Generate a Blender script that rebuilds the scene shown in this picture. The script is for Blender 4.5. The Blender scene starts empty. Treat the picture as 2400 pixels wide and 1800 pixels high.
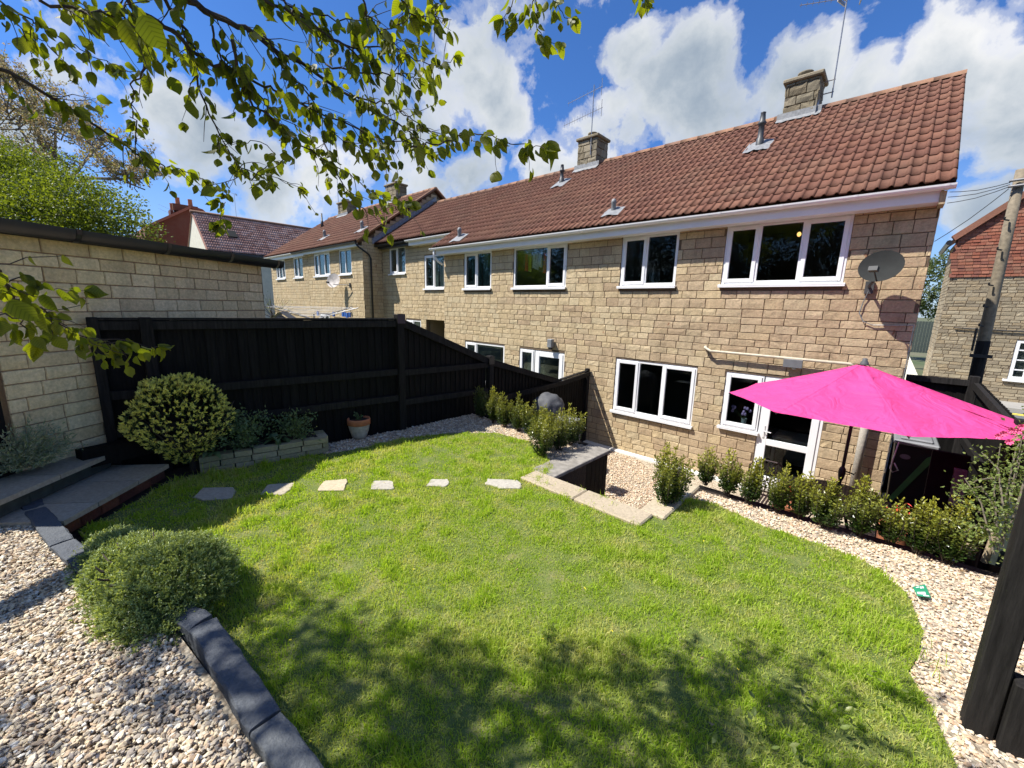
import bpy, math, random
import numpy as np
from mathutils import Vector, Matrix
RS = np.random.RandomState(7)
random.seed(7)
SC = bpy.context.scene
COL = SC.collection

# ------------------------------------------------------------------ camera
F_PX = 950.0
CR = np.array([0.73469922, 0.67794096, 0.02476109])
CU = np.array([-0.14633536, 0.12273516, 0.98159159])
CF = np.array([-0.66242209, 0.72479799, -0.18938016])
cam_d = bpy.data.cameras.new('camera')
cam = bpy.data.objects.new('camera', cam_d)
COL.objects.link(cam)
cam.matrix_world = Matrix(((CR[0], CU[0], -CF[0], 0), (CR[1], CU[1], -CF[1], 0), (CR[2], CU[2], -CF[2], 0), (0, 0, 0, 1)))
cam_d.sensor_width = 36
cam_d.lens = 36 * F_PX / 2400
cam_d.clip_start = 0.05
cam_d.clip_end = 3000
SC.camera = cam

# ------------------------------------------------------------------ light
LD = Vector((.50, .51, -1.0)).normalized()          # the way sunlight travels
EL = math.asin(-LD.z)
SUNROT = math.atan2(-LD.x, -LD.y)
sd = bpy.data.lights.new('sun', 'SUN'); sd.energy = 4.4; sd.angle = math.radians(.53); sd.color = (1, .955, .88)
sun = bpy.data.objects.new('sun', sd); COL.objects.link(sun)
sun.rotation_euler = LD.to_track_quat('-Z', 'Y').to_euler(); sun.location = (-10, -12, 20)
W = bpy.data.worlds.new('World'); SC.world = W; W.use_nodes = True
SC.view_settings.view_transform = 'Standard'
SC.view_settings.look = 'None'
SC.view_settings.gamma = 1
SC.view_settings.use_curve_mapping = False
SC.view_settings.exposure = 0.92

class NT:
    """tiny node helper"""
    def __init__(s, tree): s.t = tree; s.n = tree.nodes; s.l = tree.links
    def add(s, kind, **kw):
        n = s.n.new(kind)
        for k, v in kw.items():
            if k.startswith('i_'):
                key = k[2:]; key = int(key) if key.isdigit() else key.replace('_', ' ')
                if hasattr(v, 'is_linked') or hasattr(v, 'links'): s.l.new(v, n.inputs[key])
                else: n.inputs[key].default_value = v
            else: setattr(n, k, v)
        return n
    def math(s, op, a, b=None, c=None, clamp=False):
        n = s.n.new('ShaderNodeMath'); n.operation = op; n.use_clamp = clamp
        for i, v in enumerate((a, b, c)):
            if v is None: continue
            if hasattr(v, 'links'): s.l.new(v, n.inputs[i])
            else: n.inputs[i].default_value = v
        return n.outputs[0]
    def vmath(s, op, a, b=None, scale=None):
        n = s.n.new('ShaderNodeVectorMath'); n.operation = op
        for i, v in enumerate((a, b)):
            if v is None: continue
            if hasattr(v, 'links'): s.l.new(v, n.inputs[i])
            else: n.inputs[i].default_value = v
        if scale is not None: n.inputs['Scale'].default_value = scale
        return n
    def noise(s, vec, scale, detail=4, rough=.55, dist=0.0, dims='3D'):
        n = s.n.new('ShaderNodeTexNoise'); n.noise_dimensions = dims
        if vec is not None: s.l.new(vec, n.inputs['Vector'])
        n.inputs['Scale'].default_value = scale; n.inputs['Detail'].default_value = detail
        n.inputs['Roughness'].default_value = rough; n.inputs['Distortion'].default_value = dist
        return n.outputs[0]
    def ramp(s, fac, stops, interp='LINEAR'):
        n = s.n.new('ShaderNodeValToRGB'); n.color_ramp.interpolation = interp
        el = n.color_ramp.elements
        while len(el) < len(stops): el.new(.5)
        for e, (p, c) in zip(el, stops):
            e.position = p
            e.color = (c, c, c, 1) if isinstance(c, (int, float)) else (*c, 1)
        s.l.new(fac, n.inputs[0]); return n.outputs[0]
    def mix(s, fac, a, b, mode='MIX'):
        n = s.n.new('ShaderNodeMix'); n.data_type = 'RGBA'; n.blend_type = mode
        for k, v in ((0, fac), (6, a), (7, b)):
            if hasattr(v, 'links'): s.l.new(v, n.inputs[k])
            else: n.inputs[k].default_value = v if k == 0 else (*v, 1)
        return n.outputs[2]

# ------------------------------------------------------------------ sky
def build_sky():
    w = NT(W.node_tree); w.n.clear()
    out = w.add('ShaderNodeOutputWorld'); bg = w.add('ShaderNodeBackground')
    bg.inputs['Strength'].default_value = 0.13
    w.l.new(bg.outputs[0], out.inputs[0])
    sky = w.add('ShaderNodeTexSky', sky_type='NISHITA'); sky.sun_disc = False
    sky.sun_elevation = EL; sky.sun_rotation = SUNROT; sky.altitude = 100
    sky.air_density = 1.0; sky.dust_density = .35; sky.ozone_density = 2.5
    tc = w.add('ShaderNodeTexCoord').outputs['Generated']
    d = w.vmath('NORMALIZE', tc).outputs[0]
    sep = w.add('ShaderNodeSeparateXYZ', i_0=d)
    z = w.math('MAXIMUM', sep.outputs[2], 0.0)
    blue = w.mix(1.0, sky.outputs[0], (.24, .42, .68), 'MULTIPLY')
    # cloud layer seen in perspective
    zz = w.math('ADD', z, .16)
    px = w.math('DIVIDE', sep.outputs[0], zz); py = w.math('DIVIDE', sep.outputs[1], zz)
    P = w.add('ShaderNodeCombineXYZ', i_0=px, i_1=py, i_2=0.0).outputs[0]
    wp = w.add('ShaderNodeTexNoise', i_Vector=d, i_Scale=5.0, i_Detail=4.0)
    wv = w.vmath('MULTIPLY_ADD', wp.outputs[1], (.16, .16, .16)); w.l.new(d, wv.inputs[2])
    D2 = wv.outputs[0]
    D2 = w.vmath('SUBTRACT', D2, (.08, .08, .08)).outputs[0]
    # where the large cumulus stand: (direction, radius, weight)
    lobes = LOBES
    acc = None
    for (vx, vy, vz), r, a in lobes:
        dist = w.vmath('DISTANCE', D2, (vx, vy, vz)).outputs['Value']
        q = w.math('DIVIDE', dist, r)
        q = w.math('SUBTRACT', 1.0, w.math('MULTIPLY', q, q))
        q = w.math('MULTIPLY', q, a)
        acc = q if acc is None else w.math('SMOOTH_MAX', acc, q, .25) if False else w.math('MAXIMUM', acc, q)
    acc = w.math('MAXIMUM', w.math('SUBTRACT', acc, .50), -1.2)
    n1 = w.noise(d, 5.5, 9, .60, .25)
    n2 = w.noise(d, 19, 7, .62, .3)
    far = w.noise(P, .75, 6, .55, .2)
    behind = w.math('MULTIPLY_ADD', sep.outputs[1], -1.0, 0.05, clamp=True)   # scattered cumulus over the rest of the sky too
    gen = w.math('MULTIPLY', w.math('SUBTRACT', far, .52), w.math('MULTIPLY', behind, 7.0))
    dens = w.math('MAXIMUM', acc, w.math('SUBTRACT', gen, .1))
    dens = w.math('ADD', dens, w.math('MULTIPLY', w.math('SUBTRACT', n1, .5), 2.6))
    dens = w.math('ADD', dens, w.math('MULTIPLY', w.math('SUBTRACT', n2, .5), .9))
    mask = w.ramp(dens, [(0.0, 0.0), (.16, .35), (.38, .86), (.62, 1.0)], 'EASE')
    # shading inside the clouds: bright tops and edges, blue grey undersides
    shade = w.noise(D2, 3.4, 7, .55, .35)
    thick = w.math('MULTIPLY', dens, .34, clamp=True)
    s = w.math('SUBTRACT', w.math('ADD', shade, .20), w.math('MULTIPLY', thick, .80))
    elev = w.math('MULTIPLY', w.math('SUBTRACT', z, .3), .35)
    s = w.math('ADD', s, elev)
    cc = w.ramp(s, [(.24, (1.05, 1.38, 1.85)), (.42, (1.75, 2.05, 2.4)), (.58, (2.7, 2.9, 3.1)), (.78, (4.0, 4.0, 4.0))])
    col = w.mix(mask, blue, cc)
    # low haze towards the horizon
    hz = w.ramp(sep.outputs[2], [(0.0, .75), (.10, .3), (.3, 0.0)])
    col = w.mix(hz, col, (2.6, 3.0, 3.5))
    w.l.new(col, bg.inputs[0])

def pxdir(x, y):
    v = (x - 1200) / F_PX * CR - (y - 900) / F_PX * CU + CF
    return v / np.linalg.norm(v)
LOBES = []
for x, y, rpx, a in [(1120, 170, 150, 1.1), (1030, 250, 120, 1.0), (1190, 250, 105, 1.0), (1500, 110, 150, 1.2), (1620, 230, 210, 1.5),
                     (1420, 330, 160, 1.2), (1290, 400, 130, 1.1), (1130, 420, 110, .9), (950, 400, 170, 1.0), (1850, 200, 190, 1.4), (2040, 190, 150, 1.3),
                     (2250, 120, 210, 1.6), (2420, 260, 260, 1.6), (2330, 500, 170, 1.3), (2200, 330, 190, 1.3), (470, 330, 190, 1.3), (600, 430, 180, 1.2),
                     (340, 290, 100, .9), (760, 420, 170, 1.2), (150, 190, 90, .45), (720, 110, 120, .5), (860, 60, 90, .6), (880, 250, 120, .9),
                     (1700, 20, 110, .55), (30, 300, 120, .8), (1020, 500, 120, 1.0)]:
    v = pxdir(x, y)
    c = abs(v @ CF)
    LOBES.append((tuple(float(t) for t in v), float(rpx / F_PX * (c ** 1.5)), a))
build_sky()

# ------------------------------------------------------------------ materials
MATS = {}
def new_mat(name):
    m = bpy.data.materials.new(name); m.use_nodes = True
    t = NT(m.node_tree); t.n.clear()
    out = t.add('ShaderNodeOutputMaterial'); b = t.add('ShaderNodeBsdfPrincipled')
    t.l.new(b.outputs[0], out.inputs[0]); MATS[name] = m
    return m, t, b, out
def bump(t, b, h, strength=.4, dist=.01):
    n = t.add('ShaderNodeBump'); n.inputs['Strength'].default_value = strength; n.inputs['Distance'].default_value = dist
    t.l.new(h, n.inputs['Height']); t.l.new(n.outputs[0], b.inputs['Normal'])
def rnd(t):
    g = t.add('ShaderNodeNewGeometry').outputs['Random Per Island']
    o = t.add('ShaderNodeObjectInfo').outputs['Random']
    return t.math('FRACT', t.math('ADD', g, o))
def pos(t): return t.add('ShaderNodeNewGeometry').outputs['Position']
def simple(name, c, rough=.6, var=.12, scale=8, metal=0, spec=.5, bmp=0, bdist=.005):
    m, t, b, o = new_mat(name)
    n = t.noise(pos(t), scale, 5)
    lo = tuple(v * (1 - var) for v in c); hi = tuple(min(1, v * (1 + var)) for v in c)
    t.l.new(t.ramp(n, [(.3, lo), (.7, hi)]), b.inputs['Base Color'])
    b.inputs['Roughness'].default_value = rough; b.inputs['Metallic'].default_value = metal
    b.inputs['Specular IOR Level'].default_value = spec
    if bmp: bump(t, b, t.noise(pos(t), scale * 6, 4), bmp, bdist)
    return m
def stone(name, cols, grain=38, dirt=.25, stain=(.16, .13, .09), bs=.55):
    m, t, b, o = new_mat(name); p = pos(t); r = rnd(t)
    k = len(cols)
    c = t.ramp(r, [(i / k, cols[i]) for i in range(k)], 'CONSTANT')
    n = t.noise(p, grain, 5, .65)
    c = t.mix(1.0, c, t.ramp(n, [(.25, .72), (.75, 1.2)]), 'MULTIPLY')
    big = t.noise(p, 1.3, 6, .6)
    c = t.mix(t.ramp(big, [(.45, 0.0), (.75, dirt)]), c, stain)
    if name in ('buff_block', 'brown_block', 'garage_block', 'chimney_block'):      # rain streaks and iron bleeding through
        st = t.noise(t.vmath('MULTIPLY', p, (5.0, 5.0, .55)).outputs[0], 1.0, 6, .65)
        c = t.mix(1.0, c, t.ramp(st, [(.34, .84), (.52, 1.03), (.75, 1.12)]), 'MULTIPLY')
        ru = t.noise(t.vmath('MULTIPLY', p, (6.0, 6.0, 3.0)).outputs[0], 1.0, 3, .5)
        c = t.mix(t.ramp(ru, [(.72, 0.0), (.76, .8)]), c, (.22, .075, .03))
    t.l.new(c, b.inputs['Base Color']); b.inputs['Roughness'].default_value = .9; b.inputs['Specular IOR Level'].default_value = .25
    v = t.add('ShaderNodeTexNoise', i_Vector=p, i_Scale=17.0, i_Detail=8.0, i_Roughness=.68)
    bump(t, b, t.math('ADD', v.outputs[0], t.math('MULTIPLY', n, .45)), bs, .018)
    return m
stone('buff_block', [(.52, .41, .25), (.50, .39, .235), (.54, .43, .27), (.48, .37, .225), (.51, .395, .235), (.50, .405, .255)], dirt=.12)
stone('brown_block', [(.45, .34, .215), (.425, .32, .20), (.47, .36, .23), (.40, .295, .185), (.44, .33, .20), (.45, .35, .22)], dirt=.14)
stone('garage_block', [(.74, .60, .35), (.70, .56, .32), (.77, .63, .38), (.66, .52, .30)], dirt=.15)
stone('chimney_block', [(.24, .20, .13), (.19, .155, .10), (.29, .245, .17), (.21, .18, .125)], dirt=.4)
stone('rubble', [(.34, .28, .19), (.30, .25, .17), (.38, .32, .22), (.26, .215, .15), (.33, .26, .165)], dirt=.35)
stone('planter_stone', [(.36, .32, .19), (.30, .27, .16), (.40, .35, .22), (.26, .24, .14)], dirt=.5, stain=(.10, .11, .05))
stone('dark_stone', [(.105, .115, .13), (.13, .14, .15), (.09, .098, .112)], grain=70, dirt=.5, stain=(.16, .175, .18), bs=.9)
stone('slab_stone', [(.38, .335, .26), (.42, .37, .28), (.34, .30, .23)], dirt=.35, stain=(.12, .12, .08), bs=.25)
stone('sand_slab', [(.50, .42, .29)], dirt=.2, bs=.3)
stone('grey_slab', [(.42, .39, .33)], dirt=.2, bs=.3)
stone('coping_concrete', [(.42, .35, .25), (.45, .38, .27)], dirt=.4, stain=(.2, .16, .10), bs=.3)
stone('mortar', [(.14, .10, .065)], dirt=.3, bs=.3)
stone('garage_mortar', [(.30, .20, .12)], dirt=.2, bs=.3)
stone('red_brick', [(.15, .055, .035), (.12, .045, .03), (.17, .07, .04), (.10, .04, .03)], dirt=.3)
stone('pebble', [(.62, .52, .36), (.54, .43, .29), (.70, .62, .48), (.46, .35, .24), (.57, .48, .35), (.36, .31, .25), (.64, .55, .40), (.50, .37, .25), (.74, .70, .60), (.33, .29, .25)], grain=90, dirt=0.0, bs=.12)
stone('pebble_pale', [(.68, .55, .38), (.60, .44, .29), (.74, .65, .52), (.54, .37, .24), (.66, .54, .40), (.50, .40, .31), (.70, .58, .42)], grain=90, dirt=0.0, bs=.12)
def tile_mat(name, cols, lich=.35):
    m, t, b, o = new_mat(name); p = pos(t); r = rnd(t); k = len(cols)
    c = t.ramp(r, [(i / k, cols[i]) for i in range(k)], 'CONSTANT')
    n = t.noise(p, 26, 6, .65)
    c = t.mix(1.0, c, t.ramp(n, [(.3, .76), (.7, 1.18)]), 'MULTIPLY')
    big = t.noise(p, .9, 6, .6)
    c = t.mix(t.ramp(big, [(.45, 0.0), (.8, .4)]), c, (.11, .08, .055))
    c = t.mix(t.ramp(t.noise(p, 2.3, 7, .75), [(.62, 0.0), (.72, .5)]), c, (.20, .14, .07))
    l = t.noise(p, 9, 4, .6)
    c = t.mix(t.ramp(l, [(.70, 0.0), (.76, lich)]), c, (.42, .36, .25))
    t.l.new(c, b.inputs['Base Color']); b.inputs['Roughness'].default_value = .82; b.inputs['Specular IOR Level'].default_value = .3
    bump(t, b, n, .35, .006); return m
tile_mat('roof_tile', [(.172, .074, .046), (.155, .065, .042), (.186, .084, .053), (.165, .070, .045), (.142, .058, .038)])
tile_mat('ridge_tile', [(.25, .14, .09), (.22, .12, .08), (.28, .15, .09)], .6)
tile_mat('pantile', [(.56, .33, .26), (.50, .28, .22), (.60, .38, .31), (.42, .22, .17)], .3)
tile_mat('hung_tile', [(.27, .095, .055), (.23, .075, .045), (.30, .12, .075), (.19, .07, .048), (.25, .11, .07)], .5)
simple('upvc', (.80, .80, .80), .28, .03, 3)
simple('white_paint', (.74, .73, .70), .45, .06, 3)
simple('black_gutter', (.016, .016, .018), .35, .2, 6)
simple('lead', (.26, .27, .29), .55, .35, 14, bmp=.4)
simple('pale_lead', (.21, .215, .22), .6, .3, 18, bmp=.4)
simple('flue_grey', (.06, .062, .065), .5, .2, 12)
simple('steel', (.35, .34, .33), .4, .25, 25, metal=.7)
simple('cream_pipe', (.50, .44, .33), .5, .15, 12)
simple('dish_grey', (.030, .032, .031), .8, .1, 10, 0, .1)
simple('dish_white', (.55, .5, .46), .6, .3, 6)
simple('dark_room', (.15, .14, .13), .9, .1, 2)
simple('room_floor', (.09, .055, .035), .5, .1, 2)
simple('table_metal', (.030, .016, .016), .45, .2, 20, metal=.3)
simple('pole_dark', (.028, .020, .018), .5, .15, 10)
simple('handle_white', (.7, .7, .7), .3, .03, 3)
simple('soil', (.045, .032, .022), .95, .4, 30, bmp=.8, bdist=.02)
simple('cover_grey', (.075, .078, .085), .7, .12, 12)
simple('bin_black', (.018, .019, .020), .45, .15, 8)
simple('lid_grey', (.20, .21, .22), .4, .15, 8)
simple('bin_green', (.06, .22, .06), .5, .1, 8)
simple('dark_green_board', (.035, .048, .042), .7, .3, 14, bmp=.3)
simple('cream_render', (.60, .57, .46), .85, .08, 3)
simple('asphalt', (.11, .115, .125), .9, .12, 4)
simple('pavement', (.30, .29, .27), .9, .1, 3)
simple('terracotta', (.44, .16, .075), .8, .2, 16)
simple('lime_bloom', (.42, .38, .31), .9, .25, 22)
simple('plastic_green', (.03, .26, .13), .4, .05, 5)
simple('print_white', (.75, .78, .75), .5, .02, 5)
simple('bark_dark', (.050, .036, .026), .85, .35, 30, bmp=.5)
simple('bark_grey', (.17, .14, .105), .9, .3, 20, bmp=.5)
simple('stump_wood', (.34, .27, .17), .85, .3, 30, bmp=.6)
simple('curtain', (.50, .54, .50), .8, .12, 6)
simple('curtain_teal', (.28, .40, .40), .8, .12, 6)
simple('cloth_yellow', (.95, .78, .06), .8, .1, 6)
simple('cloth_red', (.9, .09, .06), .8, .1, 6)
simple('cloth_white', (.92, .90, .86), .8, .1, 6)
simple('blue_plastic', (.03, .11, .38), .5, .1, 6)
simple('pole_wood', (.20, .165, .115), .85, .3, 14, bmp=.5)
simple('wire_black', (.02, .02, .022), .6, .1, 6)
simple('flower_mauve', (.45, .32, .62), .7, .2, 30)
simple('flower_pink', (.85, .12, .28), .7, .25, 30)
simple('vase_glass', (.35, .42, .45), .2, .1, 5)
simple('grey_wood', (.24, .22, .19), .85, .3, 14, bmp=.4)
simple('render_white', (.66, .65, .6), .8, .06, 3)
simple('patio_slab', (.014, .015, .015), .9, .25, 8, 0, .1)
# timber painted black
def timber(name, c):
    m, t, b, o = new_mat(name); p = pos(t)
    mp = t.vmath('MULTIPLY', p, (14, 14, 1.2)).outputs[0]
    n = t.noise(mp, 3.0, 7, .7)
    r = rnd(t)
    cc = t.mix(t.ramp(n, [(.35, 0.0), (.75, 1.0)]), tuple(v * .55 for v in c), tuple(v * 1.7 for v in c))
    cc = t.mix(1.0, cc, t.ramp(r, [(0, .75), (1, 1.25)]), 'MULTIPLY')
    t.l.new(cc, b.inputs['Base Color']); b.inputs['Roughness'].default_value = .75; b.inputs['Specular IOR Level'].default_value = .12
    bump(t, b, n, .6, .006)
timber('black_timber', (.0085, .0078, .0074))
timber('black_post', (.018, .0165, .0155))
def glass_mat(name, tint=(.75, .8, .8)):
    m = bpy.data.materials.new(name); m.use_nodes = True; MATS[name] = m
    t = NT(m.node_tree); t.n.clear(); out = t.add('ShaderNodeOutputMaterial')
    tr = t.add('ShaderNodeBsdfTransparent'); tr.inputs[0].default_value = (*tint, 1)
    gl = t.add('ShaderNodeBsdfGlossy'); gl.inputs['Roughness'].default_value = .01; gl.inputs[0].default_value = (.9, .95, .95, 1)
    fr = t.add('ShaderNodeFresnel'); fr.inputs[0].default_value = 1.6
    n = t.add('ShaderNodeBump'); n.inputs['Strength'].default_value = .02; n.inputs['Distance'].default_value = .02
    t.l.new(t.noise(pos(t), 2.2, 2), n.inputs['Height']); t.l.new(n.outputs[0], gl.inputs['Normal'])
    f2 = t.math('MULTIPLY_ADD', fr.outputs[0], .42, .0, clamp=True)
    mx = t.add('ShaderNodeMixShader'); t.l.new(f2, mx.inputs[0]); t.l.new(tr.outputs[0], mx.inputs[1]); t.l.new(gl.outputs[0], mx.inputs[2])
    t.l.new(mx.outputs[0], out.inputs[0])
glass_mat('glass')
glass_mat('glass_frosted', (.5, .6, .6))
def leaf_mat(name, cols, trans=.35, rough=.5, tcol=None, attr=None, tip=None, spec=.4, vein=False):
    m, t, b, out = new_mat(name); r = rnd(t); k = len(cols)
    c = t.ramp(r, [(i / max(1, k - 1), cols[i]) for i in range(k)])
    if vein:
        s_ = t.add('ShaderNodeSeparateXYZ', i_0=t.add('ShaderNodeTexCoord').outputs['Object'])
        v_ = t.math('SUBTRACT', s_.outputs[1], t.math('MULTIPLY', t.math('ABSOLUTE', s_.outputs[0]), .7)); v_ = t.math('SINE', t.math('MULTIPLY', v_, 48.0))
        c = t.mix(1.0, c, t.ramp(v_, [(.0, 1.05), (.7, .96), (.95, .68)]), 'MULTIPLY')
    if attr:
        a = t.add('ShaderNodeAttribute', attribute_name=attr)
        c = t.mix(a.outputs['Fac'], c, tip)
    t.l.new(c, b.inputs['Base Color']); b.inputs['Roughness'].default_value = rough; b.inputs['Specular IOR Level'].default_value = spec
    if trans:
        tl = t.add('ShaderNodeBsdfTranslucent')
        cc = t.mix(1.0, c, tcol or (1.9, 1.7, .6), 'MULTIPLY')
        t.l.new(cc, tl.inputs[0])
        mx = t.add('ShaderNodeMixShader'); mx.inputs[0].default_value = trans
        t.l.new(b.outputs[0], mx.inputs[1]); t.l.new(tl.outputs[0], mx.inputs[2]); t.l.new(mx.outputs[0], out.inputs[0])
leaf_mat('grass_blade', [(.26, .40, .032), (.34, .48, .040), (.42, .54, .052), (.29, .42, .036), (.55, .57, .16)], .5, .6, (1.4, 1.4, .5), attr='dry', tip=(.62, .56, .26), spec=.2)
leaf_mat('hazel_leaf', [(.052, .068, .010), (.070, .086, .011), (.095, .108, .014)], .52, .5, (4.6, 4.4, .7), vein=True)
leaf_mat('euonymus_leaf', [(.025, .055, .012), (.038, .075, .015), (.052, .092, .017)], .25, .32, attr='tip', tip=(.46, .44, .055), spec=.6)
leaf_mat('hebe_leaf', [(.10, .155, .04), (.14, .20, .055), (.08, .125, .032)], .3, .4, attr='tip', tip=(.52, .62, .26), spec=.55)
leaf_mat('yew_leaf', [(.030, .055, .014), (.045, .075, .016)], .15, .4, attr='tip', tip=(.95, .90, .22))
leaf_mat('dark_leaf', [(.08, .13, .05), (.12, .18, .07), (.16, .21, .10)], .2, .45)
leaf_mat('silver_leaf', [(.24, .28, .19), (.32, .36, .26), (.18, .26, .11)], .2, .6)
leaf_mat('hedge_leaf', [(.08, .12, .014), (.12, .17, .02), (.17, .22, .028)], .4, .5)
leaf_mat('blossom_leaf', [(.34, .24, .15), (.40, .32, .15), (.26, .28, .09), (.46, .38, .30)], .35, .6, (1.3, 1.2, .9))
leaf_mat('rose_leaf', [(.11, .16, .035), (.16, .21, .05), (.22, .25, .08)], .3, .45)
leaf_mat('far_leaf', [(.07, .10, .035), (.10, .14, .045), (.13, .15, .07)], .3, .6)
leaf_mat('litter', [(.30, .20, .10), (.42, .33, .18), (.20, .13, .07)], .2, .7)
leaf_mat('wood_leaf', [(.022, .036, .012), (.03, .048, .014)], .15, .6)
# the pink umbrella cloth
m, t, b, out = new_mat('pink_canopy')
n = t.noise(pos(t), 3, 3)
t.l.new(t.ramp(n, [(.3, (.66, .050, .225)), (.7, (.74, .060, .26))]), b.inputs['Base Color']); bump(t, b, t.noise(pos(t), 4.5, 4, .5, 1.5), .8, .05); b.inputs['Roughness'].default_value = .75
tl = t.add('ShaderNodeBsdfTranslucent'); tl.inputs[0].default_value = (.9, .04, .28, 1)
mx = t.add('ShaderNodeMixShader'); mx.inputs[0].default_value = .14
t.l.new(b.outputs[0], mx.inputs[1]); t.l.new(tl.outputs[0], mx.inputs[2]); t.l.new(mx.outputs[0], out.inputs[0])
# lamp glow seen through a window
m, t, b, out = new_mat('lamp_glow'); b.inputs['Base Color'].default_value = (.8, .4, .1, 1)
b.inputs['Emission Color'].default_value = (1, .5, .15, 1); b.inputs['Emission Strength'].default_value = 1.6
# lawn soil under the blades
m, t, b, out = new_mat('lawn_base')
n = t.noise(pos(t), 7, 6, .7)
t.l.new(t.ramp(n, [(.3, (.07, .10, .02)), (.5, (.12, .16, .03)), (.72, (.22, .20, .08))]), b.inputs['Base Color']); b.inputs['Roughness'].default_value = .95
bump(t, b, t.noise(pos(t), 60, 4), .8, .02)
m, t, b, out = new_mat('gravel_bed')
v = t.add('ShaderNodeTexVoronoi', i_Vector=pos(t), i_Scale=42.0)
t.l.new(t.mix(1.0, t.ramp(t.add('ShaderNodeSeparateColor', i_0=v.outputs['Color']).outputs[0], [(0, (.40, .30, .2)), (.5, (.62, .52, .38)), (1, (.75, .66, .5))]), t.ramp(v.outputs['Distance'], [(0, 1.0), (.8, .4)]), 'MULTIPLY'), b.inputs['Base Color'])
b.inputs['Roughness'].default_value = .9; bump(t, b, t.math('SUBTRACT', 1.0, v.outputs['Distance']), .8, .015)
m, t, b, out = new_mat('far_ground')
t.l.new(t.ramp(t.noise(pos(t), .12, 6, .6), [(.35, (.06, .085, .03)), (.65, (.13, .12, .07))]), b.inputs['Base Color']); b.inputs['Roughness'].default_value = .95

# ------------------------------------------------------------------ geometry helpers
WL = {}
def wl(o):
    return WL.get(o.name, Vector((0, 0, 0)))
def empty(name, loc, label, cat, group=None):
    o = bpy.data.objects.new(name, None); COL.objects.link(o); o.location = loc
    o.empty_display_size = .1
    WL[o.name] = Vector(loc); tag(o, label, cat, group); return o
def tag(o, label, cat, group=None):
    o['label'] = label; o['category'] = cat
    if group: o['group'] = group
    return o
def raw_mesh(name, V, Fc, mat=None, smooth=False):
    me = bpy.data.meshes.new(name)
    V = np.asarray(V, dtype=np.float32).reshape(-1, 3)
    if isinstance(Fc, np.ndarray):
        k = Fc.shape[1]; nf = len(Fc)
        me.vertices.add(len(V)); me.vertices.foreach_set('co', V.ravel())
        me.loops.add(nf * k); me.loops.foreach_set('vertex_index', Fc.astype(np.int32).ravel())
        me.polygons.add(nf); me.polygons.foreach_set('loop_start', np.arange(nf, dtype=np.int32) * k)
        me.polygons.foreach_set('loop_total', np.full(nf, k, dtype=np.int32))
        me.update(calc_edges=True)
    else:
        me.from_pydata([tuple(map(float, v)) for v in V], [], Fc); me.update()
    me.polygons.foreach_set('use_smooth', np.full(len(me.polygons), bool(smooth)))
    if mat: me.materials.append(MATS[mat])
    return me
def link(name, me, parent=None, loc=None, kind=None):
    o = bpy.data.objects.new(name, me); COL.objects.link(o)
    L = Vector(loc) if loc is not None else (wl(parent) if parent else Vector((0, 0, 0)))
    if parent: o.parent = parent; o.location = L - wl(parent)
    else: o.location = L
    WL[o.name] = L
    if kind: o['kind'] = kind
    return o
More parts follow.
